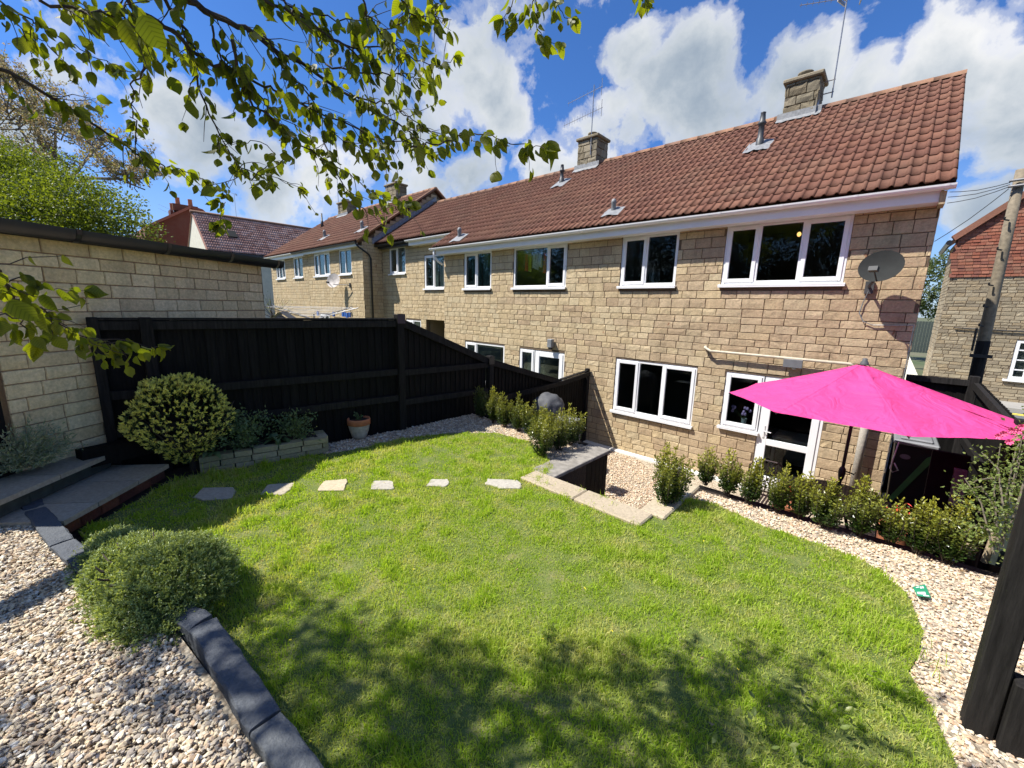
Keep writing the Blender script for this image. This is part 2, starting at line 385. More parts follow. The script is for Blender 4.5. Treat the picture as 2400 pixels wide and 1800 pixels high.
class MB:
    def __init__(s): s.v = []; s.f = []
    def add(s, V, Fc):
        n = len(s.v); s.v.extend([tuple(map(float, p)) for p in V]); s.f.extend([tuple(i + n for i in q) for q in Fc]); return s
    def box(s, x0, x1, y0, y1, z0, z1):
        return s.add([(x0, y0, z0), (x1, y0, z0), (x1, y1, z0), (x0, y1, z0), (x0, y0, z1), (x1, y0, z1), (x1, y1, z1), (x0, y1, z1)],
                     [(3, 2, 1, 0), (4, 5, 6, 7), (0, 1, 5, 4), (1, 2, 6, 5), (2, 3, 7, 6), (3, 0, 4, 7)])
    def obox(s, c, ax, ay, az):
        """oriented box: centre, three half-axis vectors"""
        c, ax, ay, az = [np.array(q, float) for q in (c, ax, ay, az)]
        P = [c + i * ax + j * ay + k * az for k in (-1, 1) for i, j in ((-1, -1), (1, -1), (1, 1), (-1, 1))]
        return s.add(P, [(3, 2, 1, 0), (4, 5, 6, 7), (0, 1, 5, 4), (1, 2, 6, 5), (2, 3, 7, 6), (3, 0, 4, 7)])
    def bbox(s, x0, x1, y0, y1, z0, z1, b=.006):
        """box with chamfered edges"""
        xs, ys, zs = (x0, x1), (y0, y1), (z0, z1); V = []; ix = {}
        for i in range(2):
            for j in range(2):
                for k in range(2):
                    p = (xs[i], ys[j], zs[k]); sg = (1 if i == 0 else -1, 1 if j == 0 else -1, 1 if k == 0 else -1)
                    for a in range(3):
                        q = [p[c] + (0 if c == a else sg[c] * b) for c in range(3)]
                        ix[(i, j, k, a)] = len(V); V.append(q)
        Fc = []
        for k in range(2):
            q = [ix[(0, 0, k, 2)], ix[(1, 0, k, 2)], ix[(1, 1, k, 2)], ix[(0, 1, k, 2)]]; Fc.append(q if k else q[::-1])
            q = [ix[(0, k, 0, 1)], ix[(1, k, 0, 1)], ix[(1, k, 1, 1)], ix[(0, k, 1, 1)]]; Fc.append(q if not k else q[::-1])
            q = [ix[(k, 0, 0, 0)], ix[(k, 1, 0, 0)], ix[(k, 1, 1, 0)], ix[(k, 0, 1, 0)]]; Fc.append(q if k else q[::-1])
        for i in range(2):
            for j in range(2):
                Fc.append([ix[(i, j, 0, 0)], ix[(i, j, 1, 0)], ix[(i, j, 1, 1)], ix[(i, j, 0, 1)]])
                Fc.append([ix[(i, 0, j, 0)], ix[(i, 1, j, 0)], ix[(i, 1, j, 2)], ix[(i, 0, j, 2)]])
                Fc.append([ix[(0, i, j, 1)], ix[(1, i, j, 1)], ix[(1, i, j, 2)], ix[(0, i, j, 2)]])
                for k in range(2): Fc.append([ix[(i, j, k, 0)], ix[(i, j, k, 1)], ix[(i, j, k, 2)]])
        return s.add(V, Fc)
    def tube(s, pts, rad, n=8, cap=True):
        pts = [np.array(p, float) for p in pts]; m = len(pts)
        if not hasattr(rad, '__len__'): rad = [rad] * m
        base = len(s.v); up = np.array([0, 0, 1.0])
        for i, p in enumerate(pts):
            d = pts[min(i + 1, m - 1)] - pts[max(i - 1, 0)]; d /= np.linalg.norm(d) + 1e-9
            a = np.cross(d, up if abs(d[2]) < .9 else np.array([1.0, 0, 0])); a /= np.linalg.norm(a); b_ = np.cross(d, a)
            for j in range(n):
                t_ = 2 * math.pi * j / n
                s.v.append(tuple(p + rad[i] * (math.cos(t_) * a + math.sin(t_) * b_)))
        for i in range(m - 1):
            for j in range(n):
                j2 = (j + 1) % n
                s.f.append((base + i * n + j, base + i * n + j2, base + (i + 1) * n + j2, base + (i + 1) * n + j))
        if cap:
            s.f.append(tuple(base + j for j in range(n))[::-1]); s.f.append(tuple(base + (m - 1) * n + j for j in range(n)))
        return s
    def lathe(s, c, prof, n=24):
        base = len(s.v)
        for r_, z_ in prof:
            for j in range(n):
                a = 2 * math.pi * j / n; s.v.append((c[0] + r_ * math.cos(a), c[1] + r_ * math.sin(a), c[2] + z_))
        for i in range(len(prof) - 1):
            for j in range(n):
                j2 = (j + 1) % n
                s.f.append((base + i * n + j, base + i * n + j2, base + (i + 1) * n + j2, base + (i + 1) * n + j))
        return s
    def poly(s, pts): return s.add(pts, [tuple(range(len(pts)))])
    def build(s, name, mat, parent=None, smooth=False, kind=None, loc=None):
        L = Vector(loc) if loc is not None else (wl(parent) if parent else Vector((0, 0, 0)))
        me = raw_mesh(name, np.array(s.v) - np.array(L), s.f, mat, smooth)
        return link(name, me, parent, L, kind)
def qz(x, y, Z):
    v = pxdir(x, y); return v * (Z / v[2])
def qy(x, y, Y):
    v = pxdir(x, y); return v * (Y / v[1])
def qx(x, y, X):
    v = pxdir(x, y); return v * (X / v[0])
def qd(x, y, d):
    v = (x - 1200) / F_PX * CR - (y - 900) / F_PX * CU + CF
    return v * d
def replicate(BV, BF, M, T):
    """BV (n,3), BF (m,k), M (N,3,3), T (N,3) -> V, F"""
    N = len(T); V = np.einsum('nij,kj->nki', M, BV) + T[:, None, :]
    Fc = BF[None] + (np.arange(N) * len(BV))[:, None, None]
    return V.reshape(-1, 3), Fc.reshape(-1, BF.shape[1])
def rotz(a):
    c, s_ = np.cos(a), np.sin(a); z = np.zeros_like(a); o = np.ones_like(a)
    return np.stack([np.stack([c, -s_, z], -1), np.stack([s_, c, z], -1), np.stack([z, z, o], -1)], -2)
def rand_rot(N, rs=RS):
    q = rs.normal(size=(N, 4)); q /= np.linalg.norm(q, axis=1)[:, None]; w, x, y, z = q.T
    return np.stack([np.stack([1 - 2 * (y * y + z * z), 2 * (x * y - z * w), 2 * (x * z + y * w)], -1),
                     np.stack([2 * (x * y + z * w), 1 - 2 * (x * x + z * z), 2 * (y * z - x * w)], -1),
                     np.stack([2 * (x * z - y * w), 2 * (y * z + x * w), 1 - 2 * (x * x + y * y)], -1)], -2)
def frame_from(D, rs=RS):
    """rotation matrices whose local Y points along D, roll random"""
    D = D / (np.linalg.norm(D, axis=1)[:, None] + 1e-9)
    R_ = rs.normal(size=D.shape); X = np.cross(D, R_); X /= np.linalg.norm(X, axis=1)[:, None] + 1e-9
    Z = np.cross(X, D)
    return np.stack([X, D, Z], -1)
LEAF4 = np.array([(0, 0, 0), (.5, .45, .12), (0, 1, 0), (-.5, .45, .12)], float); LEAF4F = np.array([(0, 1, 2), (0, 2, 3)])
def set_attr(me, name, vals):
    a = me.attributes.new(name, 'FLOAT', 'POINT'); a.data.foreach_set('value', np.asarray(vals, dtype=np.float32))
def leaves(P, D, size, width=.6, rs=RS, curl=1.0):
    N = len(P); size = np.broadcast_to(size, (N,)); M = frame_from(D, rs)
    sc = np.stack([size * width, size, size * curl], -1)
    return replicate(LEAF4, LEAF4F, M * sc[:, None, :], P)

# ------------------------------------------------------------------ block walls
def block_variants(n, seed):
    rs = np.random.RandomState(seed); out = []
    nx, nz = 6, 5
    for _ in range(n):
        xs = np.array([-.5, -.486, -.17, .16, .486, .5]) + np.r_[0, rs.normal(0, .004), rs.normal(0, .05, 2), rs.normal(0, .004), 0]
        zs = np.array([-.5, -.46, 0.05, .46, .5]) + np.r_[0, rs.normal(0, .01), rs.normal(0, .08), rs.normal(0, .01), 0]
        V = []; tilt = rs.normal(0, .14, 2)
        for k, z in enumerate(zs):
            for i, x in enumerate(xs):
                edge = i in (0, nx - 1) or k in (0, nz - 1)
                y = 1.0 if edge else (rs.normal(-.1, .24) + tilt[0] * x + tilt[1] * z)
                V.append((x + (0 if edge else rs.normal(0, .006)), y, z + (0 if edge else rs.normal(0, .012))))
        Fc = [(k * nx + i, k * nx + i + 1, (k + 1) * nx + i + 1, (k + 1) * nx + i) for k in range(nz - 1) for i in range(nx - 1)]
        out.append((np.array(V), np.array(Fc)))
    return out
BLOCKS = block_variants(12, 3)
BLOCK_ME = {}
def block_me(i, mat):
    if (i, mat) not in BLOCK_ME: BLOCK_ME[(i, mat)] = raw_mesh('block', BLOCKS[i][0], BLOCKS[i][1], mat, False)
    return BLOCK_ME[(i, mat)]
def blend_mat(x, rs):
    """lens tint put into the stone colour: browner blocks towards the right end"""
    return 'brown_block' if rs.rand() < np.clip((x + 9.0) / 8.0, 0, 1) else 'buff_block'
def lay_blocks(length, z0, z1, openings, seed, hs=(.125, .125, .15, .185, .14), lens=(.20, .37), top=None):
    """openings: (u0,u1,za,zb); returns (u0,u1,za,zb) rectangles"""
    rs = np.random.RandomState(seed); out = []; z = z0; k = 0
    while z < z1 - .03:
        h = hs[rs.randint(len(hs))]; zt = min(z + h, z1)
        if z1 - zt < .06: zt = z1
        u = -rs.uniform(0, .3)
        while u < length:
            L = rs.uniform(*lens) * (1 + .4 * (rs.rand() < .12)); u2 = u + L
            segs = [(max(u, 0), min(u2, length))]
            for (a, b_, c, d) in openings:
                if zt > c + .03 and z < d - .03:
                    ns = []
                    for s0, s1 in segs:
                        if s1 <= a or s0 >= b_: ns.append((s0, s1)); continue
                        if s0 < a: ns.append((s0, a))
                        if s1 > b_: ns.append((b_, s1))
                    segs = ns
            for s0, s1 in segs:
                if s1 - s0 > .05:
                    if top is None or (top(s0) > zt - .04 and top(s1) > zt - .04): out.append((s0, s1, z, zt))
            u = u2
        z = zt; k += 1
    return out
def place_blocks(wall, rects, O, U, mat, depth=.010, limit=300, gap=.008, seed=1):
    """O: wall origin (world), U: unit vector along the wall; outward normal = U x Z turned so that local -Y faces out"""
    rs = np.random.RandomState(seed); O = np.array(O, float); U = np.array(U, float); ang = math.atan2(U[1], U[0])
    if not rects: return
    R_ = np.array(rects); C = O + U * ((R_[:, 0] + R_[:, 1]) / 2)[:, None]; C = C.copy(); C[:, 2] = (R_[:, 2] + R_[:, 3]) / 2
    w = R_[:, 1] - R_[:, 0]; h = R_[:, 3] - R_[:, 2]; depthc = C @ CF; score = w * h / np.maximum(depthc, .3) ** 2
    score[depthc < .1] = 0
    order = np.argsort(-score); rest = []
    Lw = wl(wall)
    for n_, i in enumerate(order):
        vi = rs.randint(12); sx = (w[i] - gap) * (1 if rs.rand() < .5 else -1); sz = h[i] - gap; d = depth * rs.uniform(.95, 1.1)
        if n_ < limit and score[i] > 0:
            o = bpy.data.objects.new('block', block_me(vi, mat if isinstance(mat, str) else mat(C[i][0], rs))); COL.objects.link(o); o.parent = wall
            o.location = Vector(C[i]) - Lw; o.rotation_euler = (0, 0, ang); o.scale = (abs(sx), d, sz)
        else: rest.append((vi, abs(sx), d, sz, C[i]))
    if rest:
        V = []; Fc = []; n0 = 0; ca, sa = math.cos(ang), math.sin(ang)
        for vi, sx, d, sz, c in rest:
            B = BLOCKS[vi][0] * np.array([sx, d, sz]); X = B[:, 0] * ca - B[:, 1] * sa; Y = B[:, 0] * sa + B[:, 1] * ca
            V.append(np.stack([X, Y, B[:, 2]], -1) + (c - np.array(Lw))); Fc.append(BLOCKS[vi][1] + n0); n0 += len(B)
        link('far_blocks', raw_mesh('far_blocks', np.concatenate(V), np.concatenate(Fc), mat if isinstance(mat, str) else mat(-99, rs), False), wall, Lw, 'stuff')
def wall_sheet(mb, O, U, length, z0, z1, openings, reveal=.12, inset=.009):
    """front sheet of a wall with real openings and reveals; inset = how far the mortar stands behind the block faces"""
    O = np.array(O, float); U = np.array(U, float); N = np.array([-U[1], U[0], 0.0])     # into the wall
    us = sorted({0, length, *[a for o in openings for a in o[:2] if 0 < a < length]}); zs = sorted({z0, z1, *[a for o in openings for a in o[2:] if z0 < a < z1]})
    P = lambda u, z, d: O * np.array([1, 1, 0]) + U * u + N * d + np.array([0, 0, z])
    for i in range(len(us) - 1):
        for j in range(len(zs) - 1):
            um, zm = (us[i] + us[i + 1]) / 2, (zs[j] + zs[j + 1]) / 2
            if any(a < um < b_ and c < zm < d for a, b_, c, d in openings): continue
            mb.poly([P(us[i], zs[j], inset), P(us[i + 1], zs[j], inset), P(us[i + 1], zs[j + 1], inset), P(us[i], zs[j + 1], inset)])
    for a, b_, c, d in openings:
        q = [(a, c), (b_, c), (b_, d), (a, d)]
        for k in range(4):
            (u0, za), (u1, zb) = q[k], q[(k + 1) % 4]
            mb.poly([P(u0, za, inset), P(u0, za, reveal + inset), P(u1, zb, reveal + inset), P(u1, zb, inset)])

# ------------------------------------------------------------------ windows
def frame_ring(mb, x0, x1, z0, z1, y0, y1, w, wb=None):
    wb = wb or w
    mb.bbox(x0, x0 + w, y0, y1, z0, z1, .004); mb.bbox(x1 - w, x1, y0, y1, z0, z1, .004)
    mb.bbox(x0 + w, x1 - w, y0 + .001, y1, z1 - w, z1 - .001, .004); mb.bbox(x0 + w, x1 - w, y0 + .001, y1, z0 + .001, z0 + wb, .004)
def window(house, x0, x1, z0, z1, Y, splits, sashes, sill=True, glass='glass', depth=2.6, room=True, curtain=None, label=None, frame_w=.055, name='window'):
    """splits: fractions where mullions stand; sashes: set of lights that carry an opening sash"""
    yf = Y + .018; mb = MB(); frame_ring(mb, x0, x1, z0, z1, yf, yf + .07, frame_w)
    ed = [x0 + frame_w * .5] + [x0 + (x1 - x0) * s_ for s_ in splits] + [x1 - frame_w * .5]
    for e in ed[1:-1]: mb.bbox(e - frame_w * .5, e + frame_w * .5, yf + .002, yf + .068, z0 + frame_w, z1 - frame_w, .004)
    w = mb.build(name, 'upvc', house)
    if label: w['label'] = label
    for i in range(len(ed) - 1):
        a, b_ = ed[i] + frame_w * .5, ed[i + 1] - frame_w * .5; za, zb = z0 + frame_w, z1 - frame_w
        if i in sashes:
            s = MB(); frame_ring(s, a - .022, b_ + .022, za - .022, zb + .022, yf - .014, yf + .04, .062); s.build('sash', 'upvc', w)
            a += .04; b_ -= .04; za += .04; zb -= .04
        g = MB(); g.box(a - .01, b_ + .01, yf + .028, yf + .036, za - .01, zb + .01); g.build('pane', glass, w)
        # thin black gasket around the glass
        k = MB(); t_ = .007
        k.box(a, a + t_, yf + .02, yf + .03, za, zb); k.box(b_ - t_, b_, yf + .02, yf + .03, za, zb); k.box(a + t_, b_ - t_, yf + .021, yf + .031, za, za + t_); k.box(a + t_, b_ - t_, yf + .021, yf + .031, zb - t_, zb)
        k.build('gasket', 'black_gutter', w)
        if curtain:
            c = MB(); n = 18; V = []; yy = yf + .22
            for q in range(n + 1):
                xx = a + (b_ - a) * q / n; V += [(xx, yy + .025 * math.sin(q * 2.2), za - .1), (xx, yy + .025 * math.sin(q * 2.2), zb + .1)]
            c.add(V, [(2 * q, 2 * q + 2, 2 * q + 3, 2 * q + 1) for q in range(n)]); c.build('curtain', curtain, w)
    if sill:
        s = MB(); s.bbox(x0 - .035, x1 + .035, Y - .065, yf + .02, z0 - .032, z0 - .002, .006); s.box(x0 - .03, x1 + .03, Y - .064, Y - .052, z0 - .052, z0 - .03); s.build('sill', 'upvc', w)
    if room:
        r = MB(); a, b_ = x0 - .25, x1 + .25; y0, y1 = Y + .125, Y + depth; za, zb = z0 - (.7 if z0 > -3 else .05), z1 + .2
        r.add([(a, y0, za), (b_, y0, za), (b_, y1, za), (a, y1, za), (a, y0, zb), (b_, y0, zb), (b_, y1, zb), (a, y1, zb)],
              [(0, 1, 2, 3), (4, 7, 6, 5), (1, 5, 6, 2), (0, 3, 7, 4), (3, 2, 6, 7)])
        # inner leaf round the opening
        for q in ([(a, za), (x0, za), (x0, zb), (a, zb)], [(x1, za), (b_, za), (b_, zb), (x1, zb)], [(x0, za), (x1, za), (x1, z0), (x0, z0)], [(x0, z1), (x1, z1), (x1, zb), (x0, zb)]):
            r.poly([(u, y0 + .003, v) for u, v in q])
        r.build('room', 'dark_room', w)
    return w

# ------------------------------------------------------------------ roof tiles
TW, TG, TL = .30, .31, .37
def tile_variants():
    out = []
    for s in range(4):
        rs = np.random.RandomState(40 + s); prof = []
        for k in range(2):
            for u, h in ((0, .002), (.50, 0.0), (.60, .006), (.70, .026), (.84, .030), (.96, .012)): prof.append((k * .15 + u * .15, h + rs.normal(0, .0006)))
        prof.append((.30, .002)); V = []
        dz = rs.normal(0, .002)
        for (u, h) in prof: V.append((u - .15, 0, h + .021 + dz))       # front lip, raised over the course below
        for (u, h) in prof: V.append((u - .15, TL, h + .004))
        for (u, h) in prof: V.append((u - .15, 0.004, h + .006))       # underside of the lip
        n = len(prof)
        Fc = [(i, i + 1, n + i + 1, n + i) for i in range(n - 1)] + [(2 * n + i, 2 * n + i + 1, i + 1, i) for i in range(n - 1)]
        out.append((np.array(V), np.array(Fc)))
    return out
TILES = tile_variants(); TILE_ME = {}
def roof_slope(house, x0, x1, eave, ridge, mat='roof_tile', limit=300, seed=5, skip=None, name='roof'):
    """eave, ridge: (Y, Z) of the tiled slope; tiles are sub-parts of the roof"""
    rs = np.random.RandomState(seed); ey, ez = eave; ry, rz = ridge; L = math.hypot(ry - ey, rz - ez); sl = math.atan2(rz - ez, ry - ey)
    mb = MB(); dn = .012
    c, s_ = math.cos(sl), math.sin(sl)
    by, bz = ey + 2 * (ry - ey), ez
    mb.add([(x0, ey, ez - dn), (x1, ey, ez - dn), (x1, ry, rz - dn), (x0, ry, rz - dn), (x0, by, bz - dn), (x1, by, bz - dn)], [(0, 1, 2, 3), (3, 2, 5, 4)])
    mb.add([(x0, ey, ez - .05), (x1, ey, ez - .05), (x1, ry, rz - .06), (x0, ry, rz - .06)], [(3, 2, 1, 0)])
    for x in (x0 + .002, x1 - .002): mb.poly([(x, ey, ez - dn), (x, ey, ez - .05), (x, ry, rz - .06), (x, by, bz - .06), (x, by, bz - dn), (x, ry, rz - dn)])
    roof = mb.build(name, mat, house)
    nr = int(L / TG); g = L / nr; nc = round((x1 - x0) / TW); tw = (x1 - x0) / nc
    items = []
    for r_ in range(nr):
        for k in range(nc):
            X = x0 + (k + .5) * tw; t_ = r_ * g - .03; y, z = ey + c * t_, ez + s_ * t_
            if skip and skip(X, y): continue
            items.append((X, y, z, rs.randint(4), rs.normal(0, .006)))
    A = np.array([i[:3] for i in items]); order = np.argsort(A @ CF) ; rest = []
    Lr = wl(roof)
    for n_, i in enumerate(order):
        X, y, z, vi, dj = items[i]
        if n_ < limit:
            if (vi, mat) not in TILE_ME: TILE_ME[(vi, mat)] = raw_mesh('tile', TILES[vi][0], TILES[vi][1], mat, True)
            o = bpy.data.objects.new('tile', TILE_ME[(vi, mat)]); COL.objects.link(o); o.parent = roof
            o.location = Vector((X, y, z)) - Lr; o.rotation_euler = (sl, 0, dj); o.scale = (tw / TW * 1.0, 1, 1)
        else: rest.append(items[i])
    if rest:
        V = []; Fc = []; n0 = 0
        for X, y, z, vi, dj in rest:
            B = TILES[vi][0] * np.array([tw / TW, 1, 1]); V.append(np.stack([B[:, 0], B[:, 1] * c - B[:, 2] * s_, B[:, 1] * s_ + B[:, 2] * c], -1) + np.array([X, y, z]) - np.array(Lr))
            Fc.append(TILES[vi][1] + n0); n0 += len(B)
        link('far_tiles', raw_mesh('far_tiles', np.concatenate(V), np.concatenate(Fc), mat, True), roof, Lr, 'stuff')
    # ridge tiles
    n = int((x1 - x0) / .45) + 1; lw = (x1 - x0) / n
    V, Fc = half_round(.115, lw + .01, 7)
    me = raw_mesh('ridge_tile', V, Fc, 'ridge_tile', True)
    for k in range(n):
        o = bpy.data.objects.new('ridge_tile', me); COL.objects.link(o); o.parent = roof
        o.location = Vector((x0 + (k + .5) * lw, ry, rz - .035 + rs.normal(0, .003))) - Lr; o.rotation_euler = (rs.normal(0, .01), 0, rs.normal(0, .004))
    return roof
def half_round(r, L, n):
    V = []
    for x in (-L / 2, L / 2):
        for i in range(n + 1):
            a = math.pi * i / n; V.append((x, r * math.cos(a), r * math.sin(a) * .9))
    m = n + 1
    Fc = [(i, i + 1, m + i + 1, m + i) for i in range(n)] + [tuple(range(m)), tuple(range(m, 2 * m))[::-1]]
    return V, Fc
def gutter(house, x0, x1, y, z, mat='upvc', r=.062, brackets=True, name='gutter'):
    mb = MB(); n = 8; V = []
    for x in (x0, x1):
        for rr in (r, r - .008):
            for i in range(n + 1):
                a = math.pi + math.pi * i / n; V.append((x, y + rr * math.cos(a), z + rr * math.sin(a)))
    m = n + 1
    for i in range(n): mb_f = None
    Fc = []
    for i in range(n):
        Fc += [(i, i + 1, 2 * m + i + 1, 2 * m + i), (m + i, 3 * m + i, 3 * m + i + 1, m + i + 1)]
    for k in (0, n): Fc.append((k, m + k, 3 * m + k, 2 * m + k))
    Fc += [tuple(range(m)), tuple(range(2 * m, 3 * m))]
    mb.add(V, Fc); g = mb.build(name, mat, house, smooth=False)
    if brackets:
        k = max(2, int((x1 - x0) / .9))
        for i in range(k + 1):
            x = x0 + .08 + (x1 - x0 - .16) * i / k; b = MB(); V = []
            for xx in (x - .018, x + .018):
                for j in range(n + 1):
                    a = math.pi + math.pi * j / n; V.append((xx, y + (r + .006) * math.cos(a), z + (r + .006) * math.sin(a)))
            b.add(V, [(j, j + 1, m + j + 1, m + j) for j in range(n)] + [tuple(range(m)), tuple(range(m, 2 * m))[::-1]]); b.build('bracket', mat, g)
    return g
def aerial(name, base, top, label, booms, group=None, brack=None):
    t = empty(name, base, label, 'aerial', group)
    MB().tube([base, top], .014, 6).build('mast', 'steel', t)
    for (h, dx, dz, L, vert, n) in booms:
        c = np.array(top) * h + np.array(base) * (1 - h); d = np.array([dx, -.25, dz]); d /= np.linalg.norm(d)
        m = MB(); m.tube([c - d * L * .25, c + d * L * .75], .008, 5)
        e = np.array([0, 0, 1.0]) if vert else np.cross(d, [0, 0, 1.0]); e /= np.linalg.norm(e)
        for i in range(n):
            p = c + d * L * (-.15 + .88 * i / (n - 1)); l = .11 - .04 * i / n; m.tube([p - e * l, p + e * l], .004, 4)
        q = c - d * L * .22
        for s_ in (-1, 1): m.obox(q + np.array([0, 0, .05 * s_]), e * .15, d * .008, np.array([0, 0, .03]))
        m.build('antenna', 'steel', t)
    if brack:
        m = MB()
        for z in brack: m.tube([(base[0] - .24, base[1], z), (base[0] + .02, base[1], z)], .012, 5)
        m.build('bracket', 'steel', t)
    return t
def chimney(house, cx, cy, w, d, z0, z1, seed, pot=True, name='chimney'):
    mb = MB(); mb.box(cx - w / 2 + .02, cx + w / 2 - .02, cy - d / 2 + .02, cy + d / 2 - .02, z0, z1); ch = mb.build(name, 'mortar', house)
    hs = (.2, .18, .22)
    for O, U, L in (((cx - w / 2, cy - d / 2, 0), (1, 0, 0), w), ((cx + w / 2, cy - d / 2, 0), (0, 1, 0), d), ((cx - w / 2, cy + d / 2, 0), (0, -1, 0), d), ((cx + w / 2, cy + d / 2, 0), (-1, 0, 0), w)):
        place_blocks(ch, lay_blocks(L, z0, z1, [], seed, hs, (.22, .42)), O, U, 'chimney_block', .028, 60, seed=seed); seed += 1
    MB().bbox(cx - w / 2 - .06, cx + w / 2 + .06, cy - d / 2 - .06, cy + d / 2 + .06, z1, z1 + .085, .02).build('cap', 'chimney_block', ch)
    if pot: MB().lathe((cx - .03, cy, z1 + .085), [(.02, 0), (.13, 0), (.13, .02), (.12, .12), (.15, .14), (.15, .17), (.02, .2)], 14).build('pot', 'chimney_block', ch, True)
    return ch
def flashing(house, cx, cy, w, sl, roofz, name='flashing', L=.42, mat='pale_lead', up=.18, yf=None):
    """lead dressed round the front of a chimney; roofz(y) height of the slope"""
    yf = yf if yf is not None else cy; m = MB(); n = 12; V = []
    rs = np.random.RandomState(int(abs(cx) * 10))
    for i in range(n + 1):
        x = cx - w / 2 - .1 + (w + .2) * i / n; yb = yf - .1 - rs.uniform(0, .07)
        V += [(x, yf - .004, roofz(yf) + up), (x, yf - .01, roofz(yf) + .06), (x, yb, roofz(yb) + .052)]
    m.add(V, [(3 * i + j, 3 * i + 3 + j, 3 * i + 4 + j, 3 * i + 1 + j) for i in range(n) for j in range(2)])
    return m.build(name, mat, house)

# ================================================================== GROUND
GZ = -1.82; PZ = -3.2; BZ = -1.70
def P2(px, py, Z): v = qz(px, py, Z); return (float(v[0]), float(v[1]))
def inside(poly, X, Y):
    poly = np.array(poly); r = np.zeros(len(X), bool); j = len(poly) - 1
    for i in range(len(poly)):
        xi, yi = poly[i]; xj, yj = poly[j]
        c = ((yi > Y) != (yj > Y)) & (X < (xj - xi) * (Y - yi) / (yj - yi + 1e-12) + xi); r ^= c; j = i
    return r
def sample(poly, n, rs=RS):
    poly_a = np.array(poly); lo, hi = poly_a.min(0), poly_a.max(0); out = np.zeros((0, 2))
    while len(out) < n:
        q = rs.uniform(lo, hi, (n, 2)); out = np.concatenate([out, q[inside(poly, q[:, 0], q[:, 1])]])
    return out[:n]
def area(poly):
    p = np.array(poly); q = np.roll(p, -1, 0); return abs((p[:, 0] * q[:, 1] - q[:, 0] * p[:, 1]).sum()) / 2
def slab(name, poly, zt, zb, mat, kind='structure'):
    n = len(poly); V = [(x, y, zt) for x, y in poly] + [(x, y, zb) for x, y in poly]
    Fc = [tuple(range(n)), tuple(range(n, 2 * n))[::-1]] + [(i, n + i, n + (i + 1) % n, (i + 1) % n) for i in range(n)]
    o = MB().add(V, Fc).build(name, mat); o['kind'] = kind; return o

o = MB().box(-900, 900, -400, 1400, -4.2, -3.7).build('ground', 'far_ground'); o['kind'] = 'structure'
edge_in = [(-4.42, -.14), (-3.9, -.07), (-3.4, .0), (-2.95, .12), (-2.5, .30), (-1.98, .37), (-1.45, .44), (-.8, .46), (-.1, .40), (.7, .30)]
right_edge = [P2(2240, 1790, GZ), P2(2188, 1671, GZ), P2(2129, 1573, GZ), P2(2148, 1542, GZ), P2(2164, 1483, GZ), P2(2128, 1393, GZ), P2(2033, 1319, GZ), P2(1924, 1276, GZ), P2(1789, 1233, GZ), P2(1680, 1183, GZ), P2(1630, 1170, GZ), P2(1590, 1160, GZ), P2(1500, 1200, GZ)]
far_edge = [P2(1278, 1117, GZ), P2(1297, 1094, GZ), P2(1275, 1062, GZ), P2(1240, 1035, GZ), P2(1163, 1015, GZ), P2(1062, 1015, GZ), P2(946, 1027, GZ), P2(845, 1051, GZ), P2(761, 1064, GZ)]
left_edge = [(-4.98, 1.2), (-5.05, .62), (-5.12, .58)]
LAWN = edge_in + right_edge + far_edge + left_edge
lawn = slab('lawn', LAWN, GZ, GZ - .02, 'lawn_base')
# solid garden terrace under lawn and beds, dropping to the patio
TERR = [(-5.5, -3.5), (1.1, -3.5), (1.1, 4.42), (-1.36, 4.30), (-1.40, 3.30), (-2.44, 3.28), (-2.46, 4.58), (-5.02, 4.62), (-5.6, 0.0)]
terr = slab('terrace', TERR, GZ - .024, PZ - .3, 'soil')
o = slab('patio', [(-5.02, 3.2), (2.4, 3.2), (2.4, 8.4), (-5.02, 8.4)], PZ, PZ - .4, 'gravel_bed')
o = slab('neighbour_garden', [(-30, 3.0), (-5.1, 3.0), (-5.1, 9.2), (-30, 9.2)], -2.4, -3.6, 'far_ground')
BANK = [(-5.9, -.38), (-5.2, -.36), (-4.4, -.25), (-3.9, -.18), (-3.4, -.11), (-2.95, .01), (-2.5, .19), (-1.98, .26), (-1.45, .33), (-.8, .35), (-.1, .29), (.7, .19), (.7, -3.5), (-5.9, -3.5)]
slab('gravel_bank', BANK, BZ - .02, BZ - .3, 'gravel_bed')
# gravel strips on the terrace
HB = [P2(1734, 1179, GZ), P2(1852, 1211, GZ), P2(1929, 1242, GZ), P2(2055, 1274, GZ), P2(2168, 1310, GZ), P2(2236, 1319, GZ)]
G3 = right_edge[::-1] + [P2(2260, 1799, GZ), (.85, 2.2), (1.08, 2.4), (1.08, 4.3), (-1.36, 4.22), (-1.38, 3.34)]
G1 = [P2(1163, 1015, GZ), P2(1062, 1015, GZ), P2(946, 1027, GZ), P2(845, 1051, GZ), P2(761, 1064, GZ), (-5.18, 1.95), (-5.06, 3.1), (-5.0, 4.5), (-3.9, 4.5)]
G2 = [P2(1278, 1117, GZ), P2(1297, 1094, GZ), P2(1275, 1062, GZ), P2(1240, 1035, GZ), P2(1163, 1015, GZ), (-4.3, 4.55), (-2.75, 4.52), (-2.72, 3.4)]
